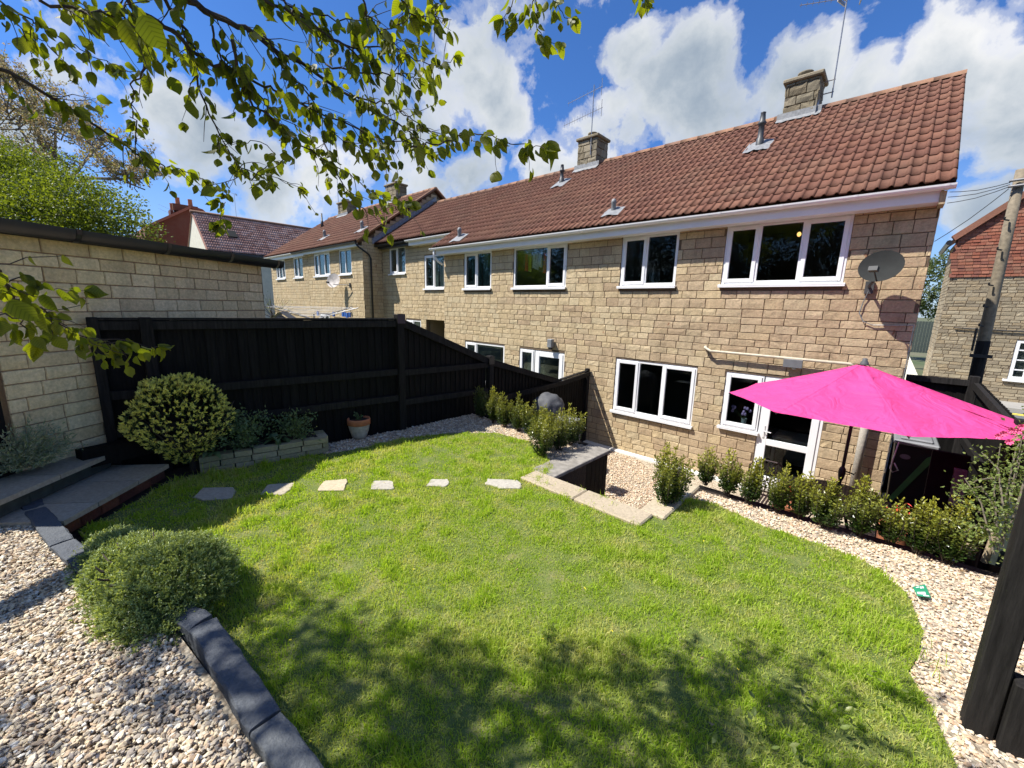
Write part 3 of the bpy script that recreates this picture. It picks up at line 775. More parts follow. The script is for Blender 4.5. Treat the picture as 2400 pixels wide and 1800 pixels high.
# pebbles
def ico(sub):
    t = (1 + 5 ** .5) / 2
    V = [(-1, t, 0), (1, t, 0), (-1, -t, 0), (1, -t, 0), (0, -1, t), (0, 1, t), (0, -1, -t), (0, 1, -t), (t, 0, -1), (t, 0, 1), (-t, 0, -1), (-t, 0, 1)]
    Fc = [(0, 11, 5), (0, 5, 1), (0, 1, 7), (0, 7, 10), (0, 10, 11), (1, 5, 9), (5, 11, 4), (11, 10, 2), (10, 7, 6), (7, 1, 8), (3, 9, 4), (3, 4, 2), (3, 2, 6), (3, 6, 8), (3, 8, 9), (4, 9, 5), (2, 4, 11), (6, 2, 10), (8, 6, 7), (9, 8, 1)]
    V = [np.array(v) / np.linalg.norm(v) for v in V]
    for _ in range(sub):
        mid = {}; nf = []
        def m(a, b):
            k = (min(a, b), max(a, b))
            if k not in mid: v = V[a] + V[b]; V.append(v / np.linalg.norm(v)); mid[k] = len(V) - 1
            return mid[k]
        for a, b, c in Fc: ab, bc, ca = m(a, b), m(b, c), m(c, a); nf += [(a, ab, ca), (b, bc, ab), (c, ca, bc), (ab, bc, ca)]
        Fc = nf
    return np.array(V), np.array(Fc)
def pebbles(name, poly, dens, smin, smax, z, sub, mat, layers=2, seed=1, jit=.012, pts=None, zf=None):
    rs = np.random.RandomState(seed); n = int(area(poly) * dens) if pts is None else len(pts)
    P = sample(poly, n, rs) if pts is None else pts; n = len(P)
    V = []; Fc = []; off = 0; IV, IF = ico(sub)
    grp = rs.randint(0, 8, n)
    for g in range(8):
        k = np.where(grp == g)[0]; m = len(k)
        if not m: continue
        B = IV * (1 + rs.normal(0, .14, (len(IV), 1))); B = B + rs.normal(0, .05, B.shape)
        s = rs.uniform(smin, smax, m) * rs.choice([.7, 1, 1, 1.25], m)
        sc = np.stack([s * rs.uniform(.85, 1.3, m), s * rs.uniform(.6, .9, m), s * rs.uniform(.35, .6, m)], -1) / 2
        tilt = rand_rot(m, rs); A = rotz(rs.uniform(0, 6.28, m)); t = rs.normal(0, .38, (m, 2))
        Rx = np.stack([np.stack([np.ones(m), 0 * s, 0 * s], -1), np.stack([0 * s, np.cos(t[:, 0]), -np.sin(t[:, 0])], -1), np.stack([0 * s, np.sin(t[:, 0]), np.cos(t[:, 0])], -1)], -2)
        Ry = np.stack([np.stack([np.cos(t[:, 1]), 0 * s, np.sin(t[:, 1])], -1), np.stack([0 * s, np.ones(m), 0 * s], -1), np.stack([-np.sin(t[:, 1]), 0 * s, np.cos(t[:, 1])], -1)], -2)
        M = A @ Rx @ Ry * sc[:, None, :]
        zz = z + rs.uniform(0, jit, m) + sc[:, 2] * .3
        if zf is not None: zz = zz + zf(P[k, 0], P[k, 1])
        T = np.stack([P[k, 0], P[k, 1], zz], -1); v, f = replicate(B, IF, M, T); V.append(v); Fc.append(f + off); off += len(v)
    me = raw_mesh(name, np.concatenate(V), np.concatenate(Fc), mat, False); return link(name, me, kind='stuff')
bz = lambda x, y: np.zeros_like(x)
near_bank = [(-5.6, -.40), (-4.4, -.29), (-3.9, -.22), (-3.4, -.15), (-2.95, -.03), (-2.5, .15), (-1.98, .22), (-1.45, .29), (-.8, .31), (-.7, -.1), (-1.4, -.75), (-3.0, -1.3), (-5.8, -1.3)]
o = pebbles('gravel', near_bank, 9000, .015, .027, BZ - .012, 0, 'pebble', seed=2, jit=.022)
o = pebbles('gravel', [(-.7, .3), (.7, .2), (.7, -1.5), (-2.5, -1.6), (-1.4, -.75)], 900, .026, .042, BZ - .012, 0, 'pebble', seed=12, jit=.02)
o = pebbles('gravel', G3, 5000, .014, .026, GZ - .022, 0, 'pebble_pale', seed=3, jit=.02)
o = pebbles('gravel', G1, 3000, .018, .032, GZ - .022, 0, 'pebble', seed=4, jit=.02)
o = pebbles('gravel', G2, 3600, .016, .030, GZ - .022, 0, 'pebble_pale', seed=5, jit=.02)
o = pebbles('gravel', [(-3.2, 3.4), (-.3, 3.4), (-.3, 6.0), (-3.8, 8.1), (-4.8, 8.1), (-4.8, 4.8)], 1900, .018, .032, PZ, 0, 'pebble_pale', seed=6, jit=.02)
slab('soil_bed', G3, GZ - .012, GZ - .03, 'gravel_bed'); slab('soil_bed', G1, GZ - .011, GZ - .03, 'gravel_bed'); slab('soil_bed', G2, GZ - .010, GZ - .03, 'gravel_bed')

# ------------------------------------------------------------------ stepping stones in the lawn
STONES = []
SLABS = [('slab_stone', [(452, 1166), (476, 1142), (548, 1142), (556, 1150), (540, 1168), (470, 1171)], 'dark rectangular paving slab in the lawn, nearest the steps, lying in the fence shadow'),
         ('slab_stone', [(607, 1160), (627, 1135), (690, 1132), (682, 1147), (664, 1159)], 'grey square stepping stone at the edge of the fence shadow on the grass'),
         ('sand_slab', [(745, 1150), (758, 1127), (815, 1122), (811, 1136), (804, 1149)], 'sandy yellow stepping stone in the lawn, third from the steps'),
         ('grey_slab', [(866, 1147), (876, 1126), (914, 1126), (923, 1131), (922, 1146)], 'small pale grey stepping stone in the grass, right of the sandy one'),
         ('grey_slab', [(997, 1139), (1010, 1123), (1049, 1123), (1055, 1133), (1045, 1140)], 'smallest pale oval stepping stone in the lawn, left of the long last one'),
         ('grey_slab', [(1137, 1133), (1143, 1121), (1215, 1126), (1222, 1134), (1220, 1145), (1170, 1144)], 'longest pale stepping stone, last of the row near the retaining wall')]
for mat, pp, lab in SLABS:
    w = [P2(x, y, GZ + .012) for x, y in pp]; STONES.append(w); c = np.mean(w, 0); w2 = []
    for i in range(len(w)):
        a, b_ = np.array(w[i]), np.array(w[(i + 1) % len(w)])
        for t in (.05, .5, .95): w2.append(a + (b_ - a) * t + RS.normal(0, .006, 2))
    n = len(w2); V = [(x, y, GZ - .02) for x, y in w2] + [(x, y, GZ + .010) for x, y in w2] + [(c[0] + (x - c[0]) * .95, c[1] + (y - c[1]) * .97, GZ + .015) for x, y in w2]
    Fc = [(i, (i + 1) % n, n + (i + 1) % n, n + i) for i in range(n)] + [(n + i, n + (i + 1) % n, 2 * n + (i + 1) % n, 2 * n + i) for i in range(n)] + [tuple(range(2 * n, 3 * n))]
    o = MB().add(V, Fc).build('stepping_stone', mat, loc=(c[0], c[1], GZ)); tag(o, lab, 'stepping stone', 'stepping stones across the lawn')

# ------------------------------------------------------------------ grass
def grass():
    rs = np.random.RandomState(11); N0 = 520000
    A = sample(LAWN, N0, rs); d = np.hypot(A[:, 0], A[:, 1]); d3 = np.sqrt(d ** 2 + 1.8 ** 2)
    keep = rs.rand(N0) < np.clip((2.5 / d3) ** 1.2, .35, 1.0) * .8
    P3 = np.stack([A[:, 0], A[:, 1], np.full(N0, GZ)], -1); dep = P3 @ CF; keep &= dep > .05
    # worn, mossy patches and clumps
    import mathutils
    A = A[keep]
    def fbm(s, o_): return np.array([mathutils.noise.noise((x * s + o_, y * s, o_)) for x, y in A])
    c1 = fbm(1.7, 3.0); c2 = fbm(6.5, 9.0)
    k = (rs.rand(len(A)) < np.clip(.90 + .7 * c2 + .35 * c1, .28, 1)); A = A[k]; c1 = c1[k]; c2 = c2[k]
    for w in STONES:
        c = np.mean(w, 0); sh = [(c + (np.array(q) - c) * .95) for q in w]; m = ~inside(sh, A[:, 0], A[:, 1]); A = A[m]; c1 = c1[m]; c2 = c2[m]
    N = len(A); h = rs.uniform(.013, .034, N) * (1 + .5 * c1 + .5 * c2); h *= np.where(rs.rand(N) < .05, 1.9, 1); h *= np.where(c2 + .4 * c1 > .38, 1.45, 1)
    h *= np.where(A[:, 0] + 5.05 < .25, 1.6, 1)
    w = rs.uniform(.0016, .0030, N) * np.clip(np.hypot(A[:, 0], A[:, 1]) / 2.6, .9, 1.7); a = rs.uniform(0, 6.283, N)
    lean = np.abs(rs.normal(.55, .40, N)); la = rs.uniform(0, 6.283, N); L = np.stack([np.cos(la), np.sin(la)], -1)
    B = np.stack([np.cos(a), np.sin(a)], -1) * w[:, None]
    z0 = np.full(N, GZ - .004); V = np.zeros((N, 5, 3))
    V[:, 0, :2] = A - B; V[:, 1, :2] = A + B; V[:, 0, 2] = V[:, 1, 2] = z0
    m_ = A + L * (h * lean * .35)[:, None]; V[:, 2, :2] = m_ - B * .8; V[:, 3, :2] = m_ + B * .8; V[:, 2, 2] = V[:, 3, 2] = z0 + h * .6
    V[:, 4, :2] = A + L * (h * lean)[:, None]; V[:, 4, 2] = z0 + h * np.clip(1.05 - .35 * lean, .25, 1)
    Fb = np.array([(0, 1, 3), (0, 3, 2), (2, 3, 4)]); Fc = (Fb[None] + (np.arange(N) * 5)[:, None, None]).reshape(-1, 3)
    me = raw_mesh('grass', V.reshape(-1, 3), Fc, 'grass_blade', True)
    dry = np.clip(.20 - 1.0 * c2 + .6 * c1 + .22 * rs.normal(0, 1, N), 0, 1) * .8
    set_attr(me, 'dry', np.repeat(dry, 5)); o = link('grass', me, kind='stuff'); tag(o, 'short mown green lawn grass between gravel strips and stone edging', 'grass')
    return N
print('grass blades', grass())

# ------------------------------------------------------------------ stone edging, steps
ed = [(-5.55, -.46), (-4.75, -.36), (-3.95, -.21), (-3.15, -.02), (-2.42, .285), (-1.615, .345), (-.80, .41), (.0, .36), (.78, .24)]
root = empty('stone_edging', (-2.4, .2, GZ), 'curved edging of rough dark slate grey stones between gravel and lawn', 'edging')
for i in range(len(ed) - 1):
    a, b_ = np.array(ed[i]), np.array(ed[i + 1]); d = b_ - a; L = np.linalg.norm(d); d /= L; n_ = np.array([-d[1], d[0]]); rs = np.random.RandomState(i + 60)
    nx = 14; V = []; prof = [(-.060, -.18), (-.059, -.008), (-.052, .0), (0, .002), (.052, .0), (.060, -.009), (.060, -.22)]
    for j in range(nx + 1):
        t = .008 + (L - .016) * j / nx; endk = -.012 if j in (0, nx) else 0
        for q, (u, z) in enumerate(prof):
            p = a + d * t + n_ * (u + rs.normal(0, .0022)); V.append((p[0], p[1], -1.655 + z + (rs.normal(0, .0022) + endk if 0 < q < 6 else 0)))
    m = len(prof); Fc = [(j * m + q, (j + 1) * m + q, (j + 1) * m + q + 1, j * m + q + 1) for j in range(nx) for q in range(m - 1)] + [tuple(range(m)), tuple(range(nx * m, nx * m + m))[::-1]]
    MB().add(V, Fc).build('stone', 'dark_stone', root, False)

gd = np.array([-.76, .65]); gd /= np.linalg.norm(gd); gn = np.array([-gd[1], gd[0]]) * 1.0     # along the step edge / up the flight
gn = np.array([-.65, -.76]); gn /= np.linalg.norm(gn)
root = empty('garden_steps', (-4.9, 0.1, GZ), 'shaded garden steps of grey paving slabs on low red brick risers by the garage', 'steps')
S0 = np.array([-4.34, -.22])
for k, (zt, off, l0, l1) in enumerate(((-1.665, 0.0, 0.0, 1.12), (-1.50, .42, -.1, 1.05), (-1.335, .80, -.1, 1.0), (-1.17, 1.16, -.1, 1.0))):
    o0 = S0 + gn * off; L = [l0, l0 + (l1 - l0) * (.36 if k != 1 else .52), l1] if k != 0 else [0, .30, .72, 1.12]
    for i in range(len(L) - 1):
        c = o0 + gd * (L[i] + L[i + 1]) / 2 + gn * .26; MB().obox((c[0], c[1], zt - .02), [*(gd * (L[i + 1] - L[i] - .008) / 2), 0], [*(gn * .28), 0], [0, 0, .02]).build('slab', 'slab_stone', root)
    nb = int((l1 - l0) / .22)
    for i in range(nb + 1):
        c = o0 + gd * (l0 + .11 + i * (l1 - l0 - .2) / max(nb, 1)) + gn * .09; MB().obox((c[0], c[1], zt - .10), [*(gd * .100), 0], [*(gn * .05), 0], [0, 0, .055]).build('brick', 'red_brick' if k == 0 else 'dark_green_board', root)
    c = o0 + gd * (l0 + l1) / 2 + gn * .34; MB().obox((c[0], c[1], zt - .30), [*(gd * (l1 - l0) / 2), 0], [*(gn * .20), 0], [0, 0, .255]).build('core', 'mortar', root)
o = MB().obox((-5.42, .22, -1.50), (.30 * -.25, .30, 0), (.07, .02, 0), (0, 0, .085)).build('sleeper', 'black_timber'); tag(o, 'black timber sleeper lying at the top of the steps against the fence', 'sleeper')

# ------------------------------------------------------------------ planter
root = empty('stone_planter', (-5.0, 1.4, GZ), 'low raised planter of mossy buff stones against the black fence', 'planter')
pf0, pf1 = np.array([-5.10, .75]), np.array([-4.86, 2.0]); pd_ = pf1 - pf0; PLn = np.linalg.norm(pd_); pd_ /= PLn; pn = np.array([-pd_[1], pd_[0]])
for c_ in range(1, 4):
    z0 = GZ - .085 + c_ * .068; t = 0; rs = np.random.RandomState(c_ + 5)
    while t < PLn - .03:
        L = min(rs.uniform(.17, .33), PLn - t); c = pf0 + pd_ * (t + L / 2) + pn * (.05 + rs.normal(0, .004)); hh = .031 if c_ < 3 else .028
        b = MB(); b.obox((c[0], c[1], z0 + .033 + (0 if c_ < 3 else 0)), [*(pd_ * (L - .012) / 2), rs.normal(0, .002)], [*(pn * (.055 if c_ < 3 else .062)), 0], [0, 0, hh]); b.build('stone', 'planter_stone', root); t += L
    for t in (.02, .17):
        c = pf1 + pn * (.10 + t) - pd_ * .05; MB().obox((c[0], c[1], z0 + .033), [*(pd_ * .055), 0], [*(pn * .068), 0], [0, 0, .031]).build('stone', 'planter_stone', root)
MB().obox(((pf0[0] + pf1[0]) / 2 + pn[0] * .2, (pf0[1] + pf1[1]) / 2 + pn[1] * .2, GZ + .07), [*(pd_ * PLn * .48), 0], [*(pn * .12), 0], [0, 0, .11]).build('earth', 'soil', root)

# ------------------------------------------------------------------ fences
def board_run(root, A, B, zt, zb, n=None, back=.03, w=.095, mat='black_timber'):
    """vertical boards from A to B (xy); zt, zb functions of t in metres"""
    A, B = np.array(A, float), np.array(B, float); d = B - A; L = np.linalg.norm(d); d /= L; nn = np.array([-d[1], d[0]]); k = n or int(L / w); s = L / k
    for i in range(k):
        rs = RS.normal(0, 1, 3); c0, c1 = A + d * (i * s + .002), A + d * ((i + 1) * s + .012); b = MB(); o1 = nn * (back + .0); o2 = nn * (back + .012); o3 = nn * (back + .004)
        z = lambda t: (zb(t), zt(t)); (a0, a1), (b0, b1) = z(i * s), z((i + 1) * s); a1 += rs[0] * .002; b1 += rs[0] * .002
        V = [(*(c0 + o1), a0), (*(c1 + o2), b0), (*(c1 + o2 + nn * .012), b0), (*(c0 + o1 + nn * .006), a0), (*(c0 + o1), a1), (*(c1 + o2), b1), (*(c1 + o2 + nn * .012), b1), (*(c0 + o1 + nn * .006), a1)]
        b.add(V, [(3, 2, 1, 0), (4, 5, 6, 7), (0, 1, 5, 4), (1, 2, 6, 5), (2, 3, 7, 6), (3, 0, 4, 7)]); b.build('board', mat, root)
def rail(root, A, B, za, zb, h=.045, t=.032, off=0.0, name='rail', mat='black_post', top=0):
    A, B = np.array(A, float), np.array(B, float); d = B - A; L = np.linalg.norm(d); d /= L; nn = np.array([-d[1], d[0]])
    m = MB(); V = []
    for p, z in ((A, za), (B, zb)):
        for s_, u in ((-1, -h), (1, -h), (1, h), (-1, h)): q = p + nn * (off + s_ * t / 1.0 * .5); V.append((*q, z + u + (top if u > 0 and s_ > 0 else 0)))
    m.add(V, [(0, 1, 2, 3), (7, 6, 5, 4), (0, 4, 5, 1), (1, 5, 6, 2), (2, 6, 7, 3), (3, 7, 4, 0)]); return m.build(name, mat, root)
def post(root, x, y, z0, z1, w=.10, d=(0, 1), mat='black_post', cap=True):
    m = MB(); m.bbox(x - w / 2, x + w / 2, y - w / 2, y + w / 2, z0, z1, .006); p = m.build('post', mat, root)
    return p
fa, fb = (-5.585, .13), (-5.055, 3.10)
root = empty('panel_fence', (-5.3, 1.5, GZ), 'long tall black timber fence with three rails behind the planter and clay pot', 'fence')
L1 = math.hypot(fb[0] - fa[0], fb[1] - fa[1])
board_run(root, fa, fb, lambda t: -.235, lambda t: -1.86)
for z, z2 in ((-.285, -.285), (-.975, -.965), (-1.36, -1.345)): rail(root, fa, fb, z, z2, .042, .05, -.0)
rail(root, fa, fb, -.222, -.222, .012, .085, .02, 'capping')
post(root, -5.055, 3.15, -2.0, -.155, .105); post(root, -5.50, .53, -1.95, -.205, .10); post(root, -5.575, .16, -1.9, -.205, .08)
root = empty('sloping_fence', (-5.04, 5.6, GZ), 'black timber fence stepping down the slope to meet the house wall', 'fence')
top2 = lambda y: np.interp(y, [3.2, 4.9, 7.08, 8.16], [-.24, -.93, -1.56, -1.47])
X2 = -5.04
board_run(root, (X2, 3.21), (X2, 4.86), lambda t: top2(3.21 + t) - .03, lambda t: -1.92, n=17)
rail(root, (X2, 3.2), (X2, 4.88), top2(3.2) - .045, top2(4.88) - .045, .045, .05); rail(root, (X2, 3.2), (X2, 4.88), top2(3.2) + .008, top2(4.88) + .008, .012, .085, .02, 'capping')
rail(root, (X2, 3.2), (X2, 4.88), -.985, -1.02, .042, .05); rail(root, (X2, 3.2), (X2, 4.88), -1.42, -1.48, .042, .05)
post(root, X2, 4.93, -3.2, -.865, .105)
board_run(root, (X2, 4.99), (X2, 8.14), lambda t: top2(4.99 + t) - .03, lambda t: -3.1, n=33)
rail(root, (X2, 4.98), (X2, 7.08), top2(4.98) - .045, top2(7.08) - .045, .045, .05, -.02); rail(root, (X2, 4.98), (X2, 7.08), top2(4.98) + .008, top2(7.08) + .008, .012, .08, .02, 'capping')
rail(root, (X2, 5.0), (X2, 7.08), -1.66, -1.60, .045, .05, -.055); rail(root, (X2, 7.08), (X2, 8.14), -1.60, -1.51, .045, .05, -.055)
rail(root, (X2, 7.08), (X2, 8.14), -1.535, -1.445, .012, .08, .0, 'capping'); rail(root, (X2, 5.0), (X2, 8.14), -2.62, -2.62, .045, .05, -.02); rail(root, (X2, 5.0), (X2, 8.14), -3.08, -3.08, .1, .05, -.01, 'gravel_board')
post(root, X2, 8.12, -3.2, -1.395, .09)
# metal corner brackets on the two posts
for y, z in ((3.09, -.20), (4.865, -.93)):
    m = MB(); m.box(X2 + .05, X2 + .056, y - .0, y + .12, z - .08, z + .05); m.build('bracket', 'black_gutter', root)

# ------------------------------------------------------------------ retaining walls round the stair well
root = empty('retaining_wall', (-2.5, 4.0, GZ), 'low retaining wall with timber coping and black boarded face below the left hedge', 'retaining wall')
MB().box(-2.64, -2.47, 3.30, 4.585, PZ, GZ - .03).build('core', 'mortar', root)
for k in range(13): y = 3.32 + k * .0965; MB().box(-2.472, -2.452, y, y + .092, PZ, GZ - .03).build('board', 'black_timber', root)
for k in range(3): y = 3.34 + k * .42; MB().bbox(-2.75, -2.425, y, y + .415, GZ - .03, GZ + .012, .006).build('coping', 'grey_wood', root)
MB().box(-5.0, -2.65, 4.56, 4.64, PZ, GZ - .01).build('back_board', 'black_timber', root)
root = empty('coping_wall', (-1.9, 3.35, GZ), 'stair well wall with wide pale concrete coping at the lawn edge', 'retaining wall')
MB().box(-2.46, -1.36, 3.10, 3.28, PZ, GZ - .02).build('core', 'mortar', root)
for a, b_ in ((-2.66, -1.98), (-1.975, -1.30)): MB().bbox(a, b_, 3.07, 3.335, GZ - .025, GZ + .03, .012).build('coping', 'coping_concrete', root)
MB().box(-1.40, -1.25, 3.30, 4.30, PZ, GZ - .03).build('core', 'mortar', root); 
for y in (3.34, 3.80): MB().bbox(-1.43, -1.20, y, y + .455, GZ - .025, GZ + .028, .012).build('coping', 'coping_concrete', root)
root = empty('terrace_wall', (0, 4.4, GZ), 'dark retaining wall below the right hand hedge above the patio', 'retaining wall')
MB().box(-1.25, 1.1, 4.30, 4.42, PZ, GZ - .03).build('core', 'black_timber', root)

# ================================================================== HOUSES
Y0 = 8.2
def wall_part(house, mb, rectsets, mat='buff_block', limit=300, seed=1, mortar='mortar'):
    w = mb.build('wall', mortar, house)
    for O, U, R_ in rectsets: place_blocks(w, R_, O, U, mat, limit=limit, seed=seed); seed += 1
    return w
# ---- house A (the garden's own house)
A0, A1 = -5.2, .28
HA = empty('terraced_house', (-2.4, 8.2, PZ), 'end terrace house with glazed back door, wide upper window and red tiled roof', 'house', 'houses of the stone terrace')
opA = [(-2.38, -.62, .475, 1.5), (-4.42, -3.22, .475, 1.49), (-4.37, -2.62, -2.27, -1.09), (-2.10, -1.47, -2.13, -1.10), (-1.47, -.56, PZ + .06, -1.10)]
opAu = [(a - A0, b_ - A0, c, d) for a, b_, c, d in opA]
mb = MB(); wall_sheet(mb, (A0, Y0, 0), (1, 0, 0), A1 - A0, PZ, 1.6, opAu)
wall_sheet(mb, (A1, Y0, 0), (0, 1, 0), 7.0, PZ, 1.6, [])
mb.poly([(A1 - .016, Y0, 1.6), (A1 - .016, Y0 + 7, 1.6), (A1 - .016, Y0 + 3.5, 4.2)]); mb.box(A0, A1 - .02, 15.1, 15.2, PZ, 1.6)
RIDGE = (11.69, 4.37); EAVE = (7.84, 1.71)
roofz = lambda y: EAVE[1] + (y - EAVE[0]) * (RIDGE[1] - EAVE[1]) / (RIDGE[0] - EAVE[0])
w = mb.build('wall', 'mortar', HA)
B0, B1 = -10.5, -5.2
opB = [(-7.55, -5.84, .475, 1.49), (-9.55, -8.39, .475, 1.49), (-9.49, -7.82, -2.25, -1.10), (-7.25, -6.72, -2.13, -1.115), (-6.72, -5.77, PZ + .06, -1.115)]
front = lay_blocks(A1 - B0, PZ, 1.58, [(a - B0, b_ - B0, c, d) for a, b_, c, d in opA + opB], 21)     # one continuous bond across both houses
place_blocks(w, [q for q in front if (q[0] + q[1]) / 2 > A0 - B0], (B0, Y0, 0), (1, 0, 0), blend_mat, limit=300, seed=21)
gt = lambda u: min(roofz(Y0 + u), roofz(Y0 + 7 - u)) - .12
place_blocks(w, lay_blocks(7.0, PZ, 4.2, [], 22, top=gt), (A1, Y0, 0), (0, 1, 0), 'brown_block', limit=0, seed=22)
window(HA, -2.38, -.62, .475, 1.5, Y0, (.30, .66), {0, 2}, frame_w=.06)
window(HA, -4.42, -3.22, .475, 1.49, Y0, (.46,), {0})
window(HA, -4.37, -2.62, -2.27, -1.09, Y0, (.31, .62), {0, 2})
window(HA, -2.10, -1.475, -2.13, -1.10, Y0, (), {0}, room=False)
# back door
def back_door(house, x0, x1, z0, z1, Y, rail_z, hinge='r'):
    yf = Y + .02; m = MB(); frame_ring(m, x0, x1, z0, z1, yf, yf + .07, .06, .03); d = m.build('door', 'upvc', house)
    s = MB(); a, b_, c, e = x0 + .05, x1 - .05, z0 + .03, z1 - .05; frame_ring(s, a, b_, c, e, yf - .016, yf + .045, .105, .19); s.bbox(a + .1, b_ - .1, yf - .014, yf + .044, rail_z - .055, rail_z + .055, .005); s.build('leaf', 'upvc', d)
    for za, zb in ((c + .18, rail_z - .05), (rail_z + .05, e - .1)): MB().box(a + .095, b_ - .095, yf + .012, yf + .022, za, zb).build('pane', 'glass', d)
    hx = a + .05; m = MB(); m.bbox(hx - .018, hx + .018, yf - .028, yf - .014, rail_z + .07, rail_z + .30, .005); m.tube([(hx, yf - .02, rail_z + .20), (hx, yf - .06, rail_z + .20), (hx + .12, yf - .065, rail_z + .195)], .010, 6)
    m.build('handle', 'handle_white', d); MB().box(x0, x1, Y - .05, yf, z0 - .03, z0).build('threshold', 'grey_slab', d); return d
back_door(HA, -1.47, -.56, PZ + .07, -1.10, Y0, -2.28)
r = MB(); a, b_, y0, y1, za, zb = -2.3, -.3, Y0 + .125, Y0 + 3.2, PZ + .02, -.9
r.add([(a, y0, za), (b_, y0, za), (b_, y1, za), (a, y1, za), (a, y0, zb), (b_, y0, zb), (b_, y1, zb), (a, y1, zb)], [(0, 1, 2, 3), (4, 7, 6, 5), (1, 5, 6, 2), (0, 3, 7, 4), (3, 2, 6, 7)])
for q in ([(a, za), (-2.1, za), (-2.1, zb), (a, zb)], [(-.56, za), (b_, za), (b_, zb), (-.56, zb)], [(-2.1, za), (-1.47, za), (-1.47, -2.13), (-2.1, -2.13)], [(-2.1, -1.1), (-.56, -1.1), (-.56, zb), (-2.1, zb)]): r.poly([(u, y0 + .003, v) for u, v in q])
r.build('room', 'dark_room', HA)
m = MB(); m.box(-1.4, -.75, 9.3, 10.0, -2.48, -2.44); m.box(-1.38, -1.33, 9.32, 9.37, PZ, -2.48); m.box(-.82, -.77, 9.32, 9.37, PZ, -2.48); o = m.build('kitchen_table', 'white_paint'); tag(o, 'white kitchen table seen through the lower glass of the back door', 'table')
roof_slope(HA, A0, .36, EAVE, RIDGE, seed=5)
# white fascia, soffit, gutter
def fascia(house, x0, x1, y, z0, z1, Y, mat='upvc'):
    m = MB(); m.bbox(x0, x1, y, y + .02, z0, z1, .004); m.box(x0, x1, y + .02, Y + .01, z0 + .004, z0 + .016); return m.build('fascia', mat, house)
fascia(HA, A0, .24, 7.93, 1.475, 1.66, Y0); gutter(HA, A0, .37, 7.865, 1.665)
m = MB(); m.box(.24, .30, 7.90, 8.22, 1.44, 1.60); m.build('eaves_corner', 'brown_block', HA)
ch = chimney(HA, -2.14, 11.75, .62, .62, 3.9, 4.96, 31); flashing(HA, -2.14, 11.5, .62, 0, roofz, yf=11.435)
m = MB(); m.poly([(-1.83 + .004, 11.35, roofz(11.35) + .06), (-1.83 + .004, 11.7, roofz(11.69) + .06), (-1.83 + .004, 11.7, roofz(11.69) + .22), (-1.83 + .004, 11.4, roofz(11.4) + .22)]); m.build('flashing', 'lead', HA)
aerial('television_aerial', (-1.62, 11.7, 4.55), (-1.62, 11.7, 6.45), 'tall roof aerial with long angled antenna on the right hand chimney', [(.97, -1, .12, 1.1, False, 10), (.99, .75, .15, .45, False, 3)], 'roof aerials', (4.66, 4.90))
def tall_flue(house, x, y, z, h=.62, mat='flue_grey', cone=True):
    m = MB(); m.lathe((x, y, z), [(.10, -.12), (.075, .0), (.072, .12), (.055, .14), (.055, h * .62), (.075, h * .64), (.078, h * .70), (.058, h * .74), (.045, h * .98), (.052, h), (.01, h + .02)], 14); f = m.build('flue', mat, house, True)
    n = 9; V = []; rs = np.random.RandomState(int(abs(x) * 7))
    for i in range(n + 1):
        xx = x - .24 + .48 * i / n
        for dy in (-.26 - rs.uniform(0, .05), .16 + rs.uniform(0, .04)): V.append((xx, y + dy, roofz(y + dy) + .052 + .03 * math.exp(-((xx - x) / .12) ** 2)))
    MB().add(V, [(2 * i, 2 * i + 2, 2 * i + 3, 2 * i + 1) for i in range(n)]).build('flashing', 'pale_lead', f); return f
def roof_at(px, py):
    """where a pixel's ray meets the main roof slope"""
    v = pxdir(px, py); k = (RIDGE[1] - EAVE[1]) / (RIDGE[0] - EAVE[0]); t = (EAVE[1] - k * EAVE[0]) / (v[2] - k * v[1]); return v * t
p = roof_at(1779, 346); tall_flue(HA, p[0], p[1], p[2] + .04, .62)
p = roof_at(1316, 432)
HB_ = empty('terraced_house', (-8.5, 8.2, PZ), 'middle terrace house with clothes behind its upper window and a set back left bay', 'house', 'houses of the stone terrace')
tall_flue(HB_, p[0], p[1], p[2] + .04, .50)
def small_vent(house, x, y, z, roofz, mat='pale_lead', s=1.0):
    m = MB(); m.lathe((x, y, z), [(.055 * s, -.1), (.05 * s, 0), (.05 * s, .16 * s), (.058 * s, .17 * s), (.05 * s, .22 * s), (.03 * s, .25 * s), (.002, .26 * s)], 12); v = m.build('roof_vent', mat, house, True)
    V = []; n = 8
    for i in range(n + 1):
        xx = x - .2 * s + .42 * s * i / n
        for dy in (-.2 * s, .12 * s): V.append((xx, y + dy, roofz(y + dy) + .05 + .03 * math.exp(-((xx - x) / .1) ** 2)))
    MB().add(V, [(2 * i, 2 * i + 2, 2 * i + 3, 2 * i + 1) for i in range(n)]).build('flashing', 'pale_lead', v); return v
p = roof_at(1437, 500); small_vent(HA, p[0], p[1], p[2] + .04, roofz)
